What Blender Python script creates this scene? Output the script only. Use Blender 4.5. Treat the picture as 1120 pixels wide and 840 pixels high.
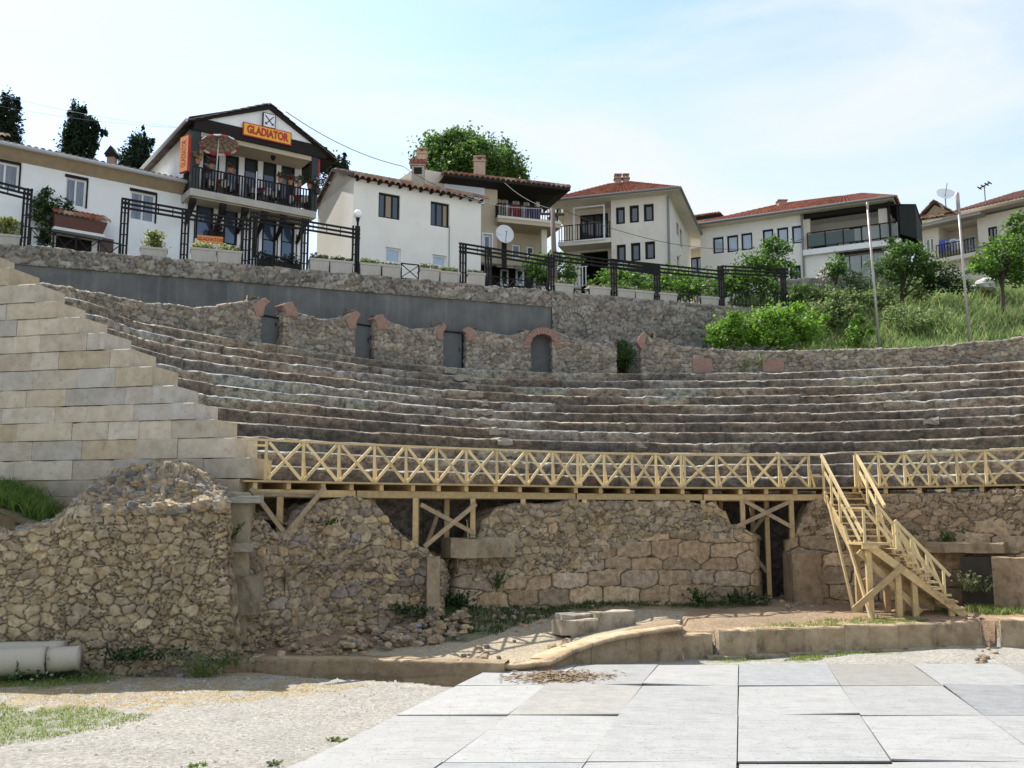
import bpy, math, random
import numpy as np
from mathutils import Vector, Matrix

for _o in list(bpy.data.objects):
    bpy.data.objects.remove(_o, do_unlink=True)
SC = bpy.context.scene
COL = SC.collection

# ------------------------------------------------------------------ camera
F = 1089.0            # focal length, in pixels of the 1120 wide photograph
CZ = 3.0              # eye height above the orchestra floor
TH = math.atan(155.0 / F)
cam_d = bpy.data.cameras.new("camera")
cam_d.sensor_width = 36.0
cam_d.lens = 36.0 * F / 1120.0
cam_d.clip_start = 0.1
cam_d.clip_end = 3000
cam = bpy.data.objects.new("camera", cam_d)
COL.objects.link(cam)
cam.location = (0, 0, CZ)
cam.rotation_euler = (math.pi / 2 + TH, 0, 0)
SC.camera = cam

# ------------------------------------------------------------------ light
SUN_EL = math.radians(52)
SUN_H = Vector((-0.66, 0.75)).normalized()          # horizontal direction towards the sun
SUN_AZ = math.atan2(SUN_H.x, SUN_H.y)               # clockwise from +Y
sun_vec = Vector((SUN_H.x * math.cos(SUN_EL), SUN_H.y * math.cos(SUN_EL), math.sin(SUN_EL)))
sd = bpy.data.lights.new("sun", 'SUN')
sd.energy = 4.0
sd.angle = math.radians(0.5)
sd.color = (1.0, 0.955, 0.88)
so = bpy.data.objects.new("sun", sd)
COL.objects.link(so)
so.location = (-40, 40, 80)
so.rotation_euler = sun_vec.to_track_quat('Z', 'Y').to_euler()

W = bpy.data.worlds.new("World")
SC.world = W
W.use_nodes = True
nt = W.node_tree
nt.nodes.clear()
N = nt.nodes.new
wo = N("ShaderNodeOutputWorld"); bg = N("ShaderNodeBackground")
sky = N("ShaderNodeTexSky"); sky.sky_type = 'NISHITA'; sky.sun_disc = False
sky.sun_elevation = SUN_EL; sky.sun_rotation = SUN_AZ
sky.air_density = 1.0; sky.dust_density = 0.6; sky.ozone_density = 1.0
tc = N("ShaderNodeTexCoord"); mp = N("ShaderNodeMapping")
mp.inputs['Scale'].default_value = (1.1, 1.7, 4.8)
mp.inputs['Rotation'].default_value = (0.0, 0.12, 0.35)
n1 = N("ShaderNodeTexNoise"); n1.inputs['Scale'].default_value = 1.9
n1.inputs['Detail'].default_value = 7; n1.inputs['Roughness'].default_value = 0.52
n1.inputs['Distortion'].default_value = 0.5
rp = N("ShaderNodeValToRGB")
rp.color_ramp.elements[0].position = 0.33; rp.color_ramp.elements[0].color = (0, 0, 0, 1)
rp.color_ramp.elements[1].position = 0.62; rp.color_ramp.elements[1].color = (1, 1, 1, 1)
mx = N("ShaderNodeMixRGB"); mx.inputs[2].default_value = (3.42, 3.62, 3.78, 1)
nt.links.new(tc.outputs['Generated'], mp.inputs[0]); nt.links.new(mp.outputs[0], n1.inputs[0])
nt.links.new(n1.outputs[0], rp.inputs[0]); nt.links.new(rp.outputs[0], mx.inputs[0])
nt.links.new(sky.outputs[0], mx.inputs[1]); nt.links.new(mx.outputs[0], bg.inputs[0])
bg.inputs['Strength'].default_value = 0.13
nt.links.new(bg.outputs[0], wo.inputs[0])

SC.render.engine = 'CYCLES'
SC.view_settings.view_transform = 'Standard'
SC.view_settings.look = 'None'
SC.view_settings.exposure = 1.05
SC.view_settings.gamma = 1.0
SC.view_settings.use_curve_mapping = False

# ------------------------------------------------------------------ picture -> place
CT, ST = math.cos(TH), math.sin(TH)
def ray(px, py):
    x = (px - 560.0) / F; v = (420.0 - py) / F
    return Vector((x, CT - v * ST, ST + v * CT))
def atY(px, py, Y):
    d = ray(px, py); t = Y / d.y
    return Vector((d.x * t, Y, CZ + d.z * t))
def atZ(px, py, z):
    d = ray(px, py); t = (z - CZ) / d.z
    return Vector((d.x * t, d.y * t, z))
def topix(P):
    X, Y, Z = P[0], P[1], P[2] - CZ
    fw = Y * CT + Z * ST; up = -Y * ST + Z * CT
    return 560 + F * X / fw, 420 - F * up / fw
def lv(px, py, Y):
    p = atY(px, py, Y); return Vector((p.x, p.y))
def lvl(px, Y):                       # ground XY under a pixel column near the horizon
    d = ray(px, 575); return Vector((d.x / d.y * Y, Y))

class Fac:
    """vertical plane through ground points A, B (left to right seen from the camera)"""
    def __init__(s, A, B):
        s.A = Vector((A[0], A[1])); s.B = Vector((B[0], B[1]))
        s.L = (s.B - s.A).length
        s.u = (s.B - s.A) / s.L
        s.n = Vector((s.u.y, -s.u.x))
    def uz(s, px, py, d=0.0):
        r = ray(px, py); r2 = Vector((r.x, r.y))
        t = (s.n.dot(s.A) + d) / s.n.dot(r2)
        P = r2 * t
        return (P - s.A).dot(s.u), CZ + r.z * t
    def P(s, u, z, d=0.0):
        q = s.A + s.u * u + s.n * d
        return Vector((q.x, q.y, z))
    def rect(s, x0, y0, x1, y1, d=0.0):
        xm, ym = (x0 + x1) / 2, (y0 + y1) / 2
        return (s.uz(x0, ym, d)[0], s.uz(x1, ym, d)[0], s.uz(xm, y1, d)[1], s.uz(xm, y0, d)[1])

# ------------------------------------------------------------------ noise
_rt = np.random.RandomState(7).rand(4096)
def _h(ix, iy, seed):
    return _rt[((ix * 73856093) ^ (iy * 19349663) ^ (seed * 83492791)) & 4095]
def vnoise(x, y, seed=0, oct=3):
    x = np.asarray(x, float); y = np.asarray(y, float)
    out = 0; a = 1.0; tot = 0
    for o in range(oct):
        xi = np.floor(x).astype(np.int64); yi = np.floor(y).astype(np.int64)
        fx = x - xi; fy = y - yi
        fx = fx * fx * (3 - 2 * fx); fy = fy * fy * (3 - 2 * fy)
        v = (_h(xi, yi, seed + o) * (1 - fx) + _h(xi + 1, yi, seed + o) * fx) * (1 - fy) + \
            (_h(xi, yi + 1, seed + o) * (1 - fx) + _h(xi + 1, yi + 1, seed + o) * fx) * fy
        out = out + a * v; tot += a; a *= 0.5; x = x * 2.03; y = y * 2.03
    return out / tot
def sst(a, b, x):
    t = np.clip((np.asarray(x, float) - a) / (b - a), 0, 1)
    return t * t * (3 - 2 * t)
def interp(x, pts):
    return np.interp(x, [p[0] for p in pts], [p[1] for p in pts])

# ------------------------------------------------------------------ materials
MATS = {}
def mat(name, col, rough=0.8, col2=None, scale=6.0, bump=0.0, bscale=None, attr=False, metal=0.0,
        detail=6.0, mixlo=0.35, mixhi=0.65, stretch=None, trans=0.0, spec=0.5, stain=None, rnd=0.0, specks=None):
    if name in MATS: return MATS[name]
    m = bpy.data.materials.new(name); m.use_nodes = True
    t = m.node_tree; b = t.nodes["Principled BSDF"]; L = t.links.new
    b.inputs['Roughness'].default_value = rough
    b.inputs['Metallic'].default_value = metal
    b.inputs['Specular IOR Level'].default_value = spec
    csock = None
    tcn = t.nodes.new("ShaderNodeTexCoord"); co = tcn.outputs['Object']
    if stretch:
        mpn = t.nodes.new("ShaderNodeMapping"); mpn.inputs['Scale'].default_value = stretch
        L(co, mpn.inputs[0]); co = mpn.outputs[0]
    if attr:
        a = t.nodes.new("ShaderNodeVertexColor"); a.layer_name = "Col"; csock = a.outputs[0]
    else:
        r = t.nodes.new("ShaderNodeRGB"); r.outputs[0].default_value = (*col, 1); csock = r.outputs[0]
    if col2 is not None:
        nz = t.nodes.new("ShaderNodeTexNoise"); nz.inputs['Scale'].default_value = scale
        nz.inputs['Detail'].default_value = detail; nz.inputs['Roughness'].default_value = 0.6
        L(co, nz.inputs[0])
        ra = t.nodes.new("ShaderNodeMapRange")
        ra.inputs[1].default_value = mixlo; ra.inputs[2].default_value = mixhi
        L(nz.outputs[0], ra.inputs[0])
        mxn = t.nodes.new("ShaderNodeMixRGB")
        if attr:
            mxn.blend_type = 'MULTIPLY'
        mxn.inputs[2].default_value = (*col2, 1)
        L(ra.outputs[0], mxn.inputs[0]); L(csock, mxn.inputs[1]); csock = mxn.outputs[0]
    if stain is not None:           # (colour, scale, lo, hi, stretch, amount)
        sc_, ss, lo, hi, st, am = stain
        mp2 = t.nodes.new("ShaderNodeMapping"); mp2.inputs['Scale'].default_value = st
        L(tcn.outputs['Object'], mp2.inputs[0])
        n2 = t.nodes.new("ShaderNodeTexNoise"); n2.inputs['Scale'].default_value = ss
        n2.inputs['Detail'].default_value = 8; n2.inputs['Roughness'].default_value = 0.65
        L(mp2.outputs[0], n2.inputs[0])
        r2 = t.nodes.new("ShaderNodeMapRange"); r2.inputs[1].default_value = lo; r2.inputs[2].default_value = hi
        r2.inputs[4].default_value = am
        L(n2.outputs[0], r2.inputs[0])
        m2 = t.nodes.new("ShaderNodeMixRGB"); m2.inputs[2].default_value = (*sc_, 1)
        L(r2.outputs[0], m2.inputs[0]); L(csock, m2.inputs[1]); csock = m2.outputs[0]
    if specks is not None:          # (colour, scale, lo, hi, amount): small dark marks
        n4 = t.nodes.new("ShaderNodeTexNoise"); n4.inputs['Scale'].default_value = specks[1]; n4.inputs['Detail'].default_value = 3
        L(tcn.outputs['Object'], n4.inputs[0]); r4 = t.nodes.new("ShaderNodeMapRange")
        r4.inputs[1].default_value = specks[2]; r4.inputs[2].default_value = specks[3]; r4.inputs[4].default_value = specks[4]
        L(n4.outputs[0], r4.inputs[0]); m4 = t.nodes.new("ShaderNodeMixRGB"); m4.inputs[2].default_value = (*specks[0], 1)
        L(r4.outputs[0], m4.inputs[0]); L(csock, m4.inputs[1]); csock = m4.outputs[0]
    if rnd:                         # every board its own tone
        oi = t.nodes.new("ShaderNodeObjectInfo"); r3 = t.nodes.new("ShaderNodeMapRange")
        r3.inputs[3].default_value = 1 - rnd; r3.inputs[4].default_value = 1 + rnd * .6
        L(oi.outputs['Random'], r3.inputs[0]); hs = t.nodes.new("ShaderNodeHueSaturation")
        L(r3.outputs[0], hs.inputs['Value']); L(csock, hs.inputs['Color']); csock = hs.outputs[0]
    L(csock, b.inputs['Base Color'])
    if bump:
        nb = t.nodes.new("ShaderNodeTexNoise"); nb.inputs['Scale'].default_value = bscale or scale * 4
        nb.inputs['Detail'].default_value = 8; nb.inputs['Roughness'].default_value = 0.65
        L(co, nb.inputs[0])
        bn = t.nodes.new("ShaderNodeBump"); bn.inputs['Strength'].default_value = bump
        bn.inputs['Distance'].default_value = 0.05
        L(nb.outputs[0], bn.inputs['Height']); L(bn.outputs[0], b.inputs['Normal'])
    if trans:
        tr = t.nodes.new("ShaderNodeBsdfTranslucent"); L(csock, tr.inputs[0])
        ms = t.nodes.new("ShaderNodeMixShader"); ms.inputs[0].default_value = trans
        L(b.outputs[0], ms.inputs[1]); L(tr.outputs[0], ms.inputs[2])
        L(ms.outputs[0], t.nodes["Material Output"].inputs[0])
    MATS[name] = m
    return m

M_masonry = mat("masonry", (0.3, 0.25, 0.2), 0.92, (0.55, 0.51, 0.47), 7.0, 0.9, 26, attr=True)
M_ashlar = mat("ashlar", (0.4, 0.36, 0.28), 0.85, (0.80, 0.77, 0.71), 3.5, 0.35, 25, attr=True,
               stain=((0.13, 0.10, 0.06), 8.0, 0.54, 0.76, (1, 1, 1), 0.5))
M_seat = mat("seat_stone", (0.2, 0.18, 0.16), 0.95, (0.55, 0.53, 0.51), 16.0, 0.6, 18, attr=True,
             stain=((0.022, 0.020, 0.018), 5.0, 0.38, 0.64, (0.8, 0.8, 1.1), 0.80))
M_poros = mat("poros_stone", (0.33, 0.24, 0.15), 0.9, (0.70, 0.64, 0.58), 3.0, 0.7, 16, attr=True,
              stain=((0.06, 0.045, 0.03), 4.0, 0.52, 0.72, (1, 1, 0.6), 0.75))
M_pave = mat("paving", (0.4, 0.33, 0.22), 0.9, (0.75, 0.70, 0.62), 2.0, 0.5, 14, attr=True)
M_conc = mat("concrete_dark", (0.095, 0.096, 0.094), 0.9, (0.145, 0.144, 0.138), 0.8, 0.35, 20,
             stain=((0.20, 0.20, 0.19), 2.0, 0.50, 0.74, (2.2, 2.2, 0.22), 0.75))
M_pine = mat("pine_timber", (0.55, 0.40, 0.19), 0.65, (0.44, 0.30, 0.135), 9.0, 0.2, 40, rnd=.28, stain=((0.22, 0.13, 0.06), 22.0, 0.62, 0.74, (1, 1, 1), 0.6))
M_pine2 = mat("pine_rail", (0.67, 0.53, 0.28), 0.65, (0.56, 0.42, 0.20), 9.0, 0.2, 40, rnd=.24, stain=((0.30, 0.19, 0.09), 22.0, 0.64, 0.76, (1, 1, 1), 0.5))
M_pine3 = mat("weathered_timber", (0.36, 0.26, 0.15), 0.75, (0.24, 0.18, 0.11), 6.0, 0.2, 30, rnd=.25)
M_black = mat("black_metal", (0.009, 0.009, 0.010), 0.7, (0.016, 0.015, 0.014), 12, spec=.2)
M_planter = mat("planter_concrete", (0.42, 0.40, 0.36), 0.9, (0.38, 0.36, 0.32), 3.0, 0.2, 25,
                stain=((0.22, 0.20, 0.17), 3.0, 0.58, 0.8, (1, 1, 0.3), 0.6))
M_leaf = mat("foliage", (0.06, 0.1, 0.03), 0.55, attr=True, trans=0.5, spec=0.3)
M_bark = mat("bark", (0.09, 0.07, 0.055), 0.95, (0.05, 0.04, 0.03), 8, 0.6, 30)
M_glass = mat("window_glass", (0.03, 0.04, 0.05), 0.06, spec=0.9)
M_glass_skytint = mat("window_glass_sky_tint", (0.42, 0.48, 0.56), 0.05, (0.36, 0.42, 0.50), 0.6, spec=1.0)  # sky reflection put into the base colour as pale blue
M_curtain = mat("curtain_glass", (0.22, 0.24, 0.26), 0.12, (0.10, 0.11, 0.13), 2.5, spec=0.8, stretch=(3, 3, .3))
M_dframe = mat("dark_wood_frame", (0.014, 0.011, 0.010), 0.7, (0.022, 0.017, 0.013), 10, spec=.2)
M_wframe = mat("white_frame", (0.72, 0.72, 0.72), 0.5)
M_dark = mat("dark_interior", (0.012, 0.011, 0.010), 0.95)
M_white = mat("white_plaster", (0.82, 0.82, 0.81), 0.9, (0.70, 0.695, 0.68), 0.9, 0.15, 12,
              stain=((0.45, 0.42, 0.37), 1.6, 0.60, 0.85, (1.5, 1.5, 0.35), 0.45))
M_cream = mat("cream_plaster", (0.66, 0.60, 0.50), 0.9, (0.58, 0.53, 0.44), 0.8, 0.15, 12,
              stain=((0.40, 0.36, 0.30), 1.6, 0.58, 0.85, (1.2, 1.2, 0.4), 0.5))
M_beige = mat("beige_plaster", (0.50, 0.42, 0.30), 0.9, (0.43, 0.36, 0.26), 0.9, 0.12, 12,
              stain=((0.32, 0.27, 0.2), 1.6, 0.60, 0.85, (1.2, 1.2, 0.4), 0.4))
M_grey_pl = mat("grey_plaster", (0.74, 0.685, 0.60), 0.92, (0.66, 0.61, 0.53), 0.7, 0.2, 10,
                stain=((0.30, 0.28, 0.25), 1.2, 0.55, 0.85, (1.2, 1.2, 0.5), 0.55))
M_soffit = mat("tan_soffit", (0.40, 0.31, 0.20), 0.85, (0.34, 0.26, 0.17), 4)
M_tile = mat("roof_tile", (0.35, 0.12, 0.07), 0.85, (0.66, 0.60, 0.55), 4.0, 0.3, 30, attr=True)
M_gutter = mat("gutter_metal", (0.20, 0.20, 0.20), 0.5, metal=0.3)
M_brick = mat("brick_red", (0.32, 0.20, 0.155), 0.9, (0.26, 0.15, 0.11), 7, 0.4, 30,
              stain=((0.42, 0.36, 0.30), 6.0, 0.55, 0.75, (1, 1, 4), 0.6))

# ------------------------------------------------------------------ mesh building
class MB:
    def __init__(s): s.v = []; s.f = []; s.c = None
    def quad(s, a, b, c, d):
        i = len(s.v); s.v += [tuple(a), tuple(b), tuple(c), tuple(d)]; s.f.append((i, i + 1, i + 2, i + 3)); return s
    def poly(s, pts):
        i = len(s.v); s.v += [tuple(p) for p in pts]; s.f.append(tuple(range(i, i + len(pts)))); return s
    def hexa(s, p):            # 8 points: bottom 4 (ccw), top 4
        i = len(s.v); s.v += [tuple(q) for q in p]
        for f in ((3, 2, 1, 0), (4, 5, 6, 7), (0, 1, 5, 4), (1, 2, 6, 5), (2, 3, 7, 6), (3, 0, 4, 7)):
            s.f.append(tuple(i + k for k in f))
        return s
    def box(s, x0, x1, y0, y1, z0, z1):
        return s.hexa([(x0, y0, z0), (x1, y0, z0), (x1, y1, z0), (x0, y1, z0), (x0, y0, z1), (x1, y0, z1), (x1, y1, z1), (x0, y1, z1)])
    def fbox(s, fc, u0, u1, z0, z1, d0, d1):
        P = fc.P
        return s.hexa([P(u0, z0, d1), P(u1, z0, d1), P(u1, z0, d0), P(u0, z0, d0), P(u0, z1, d1), P(u1, z1, d1), P(u1, z1, d0), P(u0, z1, d0)])
    def beam(s, p, q, w, h, up=(0, 0, 1)):
        p = Vector(p); q = Vector(q); d = (q - p).normalized(); up = Vector(up)
        if abs(d.dot(up)) > 0.98: up = Vector((0, 1, 0))
        r = d.cross(up).normalized(); t = r.cross(d).normalized()
        a = r * (w / 2); b = t * (h / 2)
        return s.hexa([p - a - b, p + a - b, q + a - b, q - a - b, p - a + b, p + a + b, q + a + b, q - a + b])
    def tube(s, pts, r, n=8, cap=True):
        pts = [Vector(p) for p in pts]
        rs = r if isinstance(r, (list, tuple)) else [r] * len(pts)
        base = len(s.v)
        for k, p in enumerate(pts):
            d = (pts[min(k + 1, len(pts) - 1)] - pts[max(k - 1, 0)]).normalized()
            up = Vector((0, 0, 1)) if abs(d.z) < 0.9 else Vector((0, 1, 0))
            a = d.cross(up).normalized(); b = d.cross(a)
            for j in range(n):
                an = 2 * math.pi * j / n
                s.v.append(tuple(p + (a * math.cos(an) + b * math.sin(an)) * rs[k]))
        for k in range(len(pts) - 1):
            for j in range(n):
                s.f.append((base + k * n + j, base + k * n + (j + 1) % n, base + (k + 1) * n + (j + 1) % n, base + (k + 1) * n + j))
        if cap:
            s.f.append(tuple(base + j for j in range(n))[::-1])
            s.f.append(tuple(base + (len(pts) - 1) * n + j for j in range(n)))
        return s
    def prism(s, pts, ext):
        pts = [Vector(p) for p in pts]; ext = Vector(ext); n = len(pts); i = len(s.v)
        s.v += [tuple(p) for p in pts] + [tuple(p + ext) for p in pts]
        s.f.append(tuple(range(i, i + n))); s.f.append(tuple(range(i + 2 * n - 1, i + n - 1, -1)))
        for k in range(n):
            j = (k + 1) % n; s.f.append((i + j, i + k, i + n + k, i + n + j))
        return s
    def ball(s, c, r, seg=10, ring=7):
        c = Vector(c); rr = (r, r, r) if not isinstance(r, (tuple, list)) else r
        b = len(s.v)
        for i in range(ring + 1):
            t = math.pi * i / ring
            for j in range(seg):
                p = 2 * math.pi * j / seg
                s.v.append((c.x + rr[0] * math.sin(t) * math.cos(p), c.y + rr[1] * math.sin(t) * math.sin(p), c.z + rr[2] * math.cos(t)))
        for i in range(ring):
            for j in range(seg):
                s.f.append((b + i * seg + j, b + (i + 1) * seg + j, b + (i + 1) * seg + (j + 1) % seg, b + i * seg + (j + 1) % seg))
        return s

ROOTLOC = {}
def rootloc(o):
    while o is not None and o.parent is not None: o = o.parent
    return Vector(o.location) if o is not None else Vector((0, 0, 0))
def obj(name, mb, m, parent=None, smooth=False, bevel=0.0):
    me = bpy.data.meshes.new(name)
    off = rootloc(parent) if parent is not None else Vector((0, 0, 0))
    if parent is None and len(mb.v):
        a = np.array(mb.v); off = Vector(((a[:, 0].min() + a[:, 0].max()) / 2, (a[:, 1].min() + a[:, 1].max()) / 2, a[:, 2].min()))
    me.from_pydata([(v[0] - off.x, v[1] - off.y, v[2] - off.z) for v in mb.v], [], mb.f)
    me.materials.append(m)
    if mb.c is not None:
        a = me.color_attributes.new("Col", 'FLOAT_COLOR', 'POINT')
        c = np.ones((len(mb.v), 4)); c[:, :3] = np.asarray(mb.c); a.data.foreach_set("color", c.ravel())
    if smooth: me.polygons.foreach_set("use_smooth", [True] * len(me.polygons))
    me.update()
    o = bpy.data.objects.new(name, me); COL.objects.link(o)
    if parent is not None: o.parent = parent
    else: o.location = off
    if bevel:
        b = o.modifiers.new("bevel", 'BEVEL'); b.width = bevel; b.segments = 1; b.limit_method = 'ANGLE'
    return o
def npobj(name, V, Q, m, parent=None, C=None, smooth=False):
    """mesh from numpy arrays: V (n,3), Q (m,k) faces, C (n,3) colours"""
    V = np.asarray(V, np.float32); Q = np.asarray(Q, np.int32); k = Q.shape[1]
    off = rootloc(parent) if parent is not None else Vector(((V[:, 0].min() + V[:, 0].max()) / 2, (V[:, 1].min() + V[:, 1].max()) / 2, V[:, 2].min()))
    V = V - np.array(off, np.float32)
    me = bpy.data.meshes.new(name)
    me.vertices.add(len(V)); me.vertices.foreach_set("co", V.ravel())
    me.loops.add(Q.size); me.loops.foreach_set("vertex_index", Q.ravel())
    me.polygons.add(len(Q))
    me.polygons.foreach_set("loop_start", np.arange(0, Q.size, k, dtype=np.int32))
    me.polygons.foreach_set("loop_total", np.full(len(Q), k, np.int32))
    if smooth: me.polygons.foreach_set("use_smooth", np.ones(len(Q), bool))
    me.materials.append(m)
    me.update(calc_edges=True)
    if C is not None:
        a = me.color_attributes.new("Col", 'FLOAT_COLOR', 'POINT')
        c = np.ones((len(V), 4), np.float32); c[:, :3] = C; a.data.foreach_set("color", c.ravel())
    me.validate()
    o = bpy.data.objects.new(name, me); COL.objects.link(o)
    if parent is not None: o.parent = parent
    else: o.location = off
    return o
def gridfaces(nu, nv):
    i = np.arange(nu - 1)[:, None] * nv + np.arange(nv - 1)[None, :]
    return np.stack([i, i + nv, i + nv + 1, i + 1], -1).reshape(-1, 4)
def thing(name, label, cat, loc, group=None):
    o = bpy.data.objects.new(name, None); COL.objects.link(o)
    o.empty_display_size = 0.3; o.location = Vector(loc)
    o["label"] = label; o["category"] = cat
    if group: o["group"] = group
    return o
def tag(o, label, cat, group=None, kind=None):
    o["label"] = label; o["category"] = cat
    if group: o["group"] = group
    if kind: o["kind"] = kind
    return o
def struct(o):
    o["kind"] = "structure"; return o

# ------------------------------------------------------------------ masonry
def vor(s, t, cw, ch, seed, jit=0.8, pw=2.6):
    """jittered cells: returns edge distance, cell hash a, b, local coords"""
    gx = s / cw; gy = t / ch
    iy0 = np.floor(gy).astype(np.int64)
    f1 = np.full(s.shape, 9.0); f2 = np.full(s.shape, 9.0)
    ca = np.zeros(s.shape); cb = np.zeros(s.shape); lx = np.zeros(s.shape); ly = np.zeros(s.shape)
    for dy in (-1, 0, 1):
        iy = iy0 + dy
        off = (iy % 2) * 0.5
        ix0 = np.floor(gx - off).astype(np.int64)
        for dx in (-1, 0, 1):
            ix = ix0 + dx
            cx = ix + 0.5 + off + (_h(ix, iy, seed) - 0.5) * jit
            cy = iy + 0.5 + (_h(ix, iy, seed + 11) - 0.5) * jit * 0.85
            wgt = 0.78 + 0.5 * _h(ix, iy, seed + 23)
            ex = np.abs(gx - cx); ey = np.abs(gy - cy)
            d = ((ex ** pw + ey ** pw) ** (1 / pw)) / wgt
            nearer = d < f1
            f2 = np.where(nearer, f1, np.minimum(f2, d))
            ca = np.where(nearer, _h(ix, iy, seed + 31), ca); cb = np.where(nearer, _h(ix, iy, seed + 47), cb)
            lx = np.where(nearer, gx - cx, lx); ly = np.where(nearer, gy - cy, ly)
            f1 = np.where(nearer, d, f1)
    return f2 - f1, ca, cb, lx, ly

def resample(pts, step, closed=False, smooth=0):
    p = np.array([(q[0], q[1]) for q in pts], float)
    d = np.r_[0, np.cumsum(np.hypot(*np.diff(p, axis=0).T))]
    n = max(3, int(d[-1] / step) + 1)
    s = np.linspace(0, d[-1], n)
    q = np.stack([np.interp(s, d, p[:, 0]), np.interp(s, d, p[:, 1])], 1)
    for _ in range(smooth):
        q[1:-1] = (q[:-2] + 2 * q[1:-1] + q[2:]) / 4
    s = np.r_[0, np.cumsum(np.hypot(*np.diff(q, axis=0).T))]
    return q, s
def spline(pts, n):
    p = np.array(pts, float); k = len(p)
    P = np.vstack([2 * p[0] - p[1], p, 2 * p[-1] - p[-2]])
    out = []
    per = max(4, n // (k - 1))
    for i in range(k - 1):
        a, b, c, d = P[i], P[i + 1], P[i + 2], P[i + 3]
        t = np.linspace(0, 1, per, endpoint=False)[:, None]
        out.append(0.5 * ((2 * b) + (-a + c) * t + (2 * a - 5 * b + 4 * c - d) * t ** 2 + (-a + 3 * b - 3 * c + d) * t ** 3))
    out.append(p[-1:])
    q = np.vstack(out)
    r, s = resample(q, np.hypot(*np.diff(q, axis=0).T).sum() / n)
    return r, s
def normals(q):
    t = np.gradient(q, axis=0); t /= np.linalg.norm(t, axis=1)[:, None] + 1e-9
    return np.stack([t[:, 1], -t[:, 0]], 1)

PAL_RUB = [(0.45, 0.345, 0.21), (0.39, 0.30, 0.19), (0.48, 0.38, 0.245), (0.33, 0.265, 0.185), (0.42, 0.335, 0.235), (0.46, 0.34, 0.19)]
PAL_GREY = [(0.30, 0.28, 0.25), (0.24, 0.22, 0.20), (0.36, 0.34, 0.30), (0.29, 0.25, 0.20), (0.20, 0.19, 0.175), (0.33, 0.29, 0.23)]
PAL_PORO = [(0.45, 0.32, 0.195), (0.40, 0.285, 0.175), (0.49, 0.36, 0.225), (0.35, 0.26, 0.17), (0.43, 0.33, 0.235)]
def palette(pal, r):
    a = np.array(pal); return a[np.minimum((r * len(a)).astype(int), len(a) - 1)]

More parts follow.
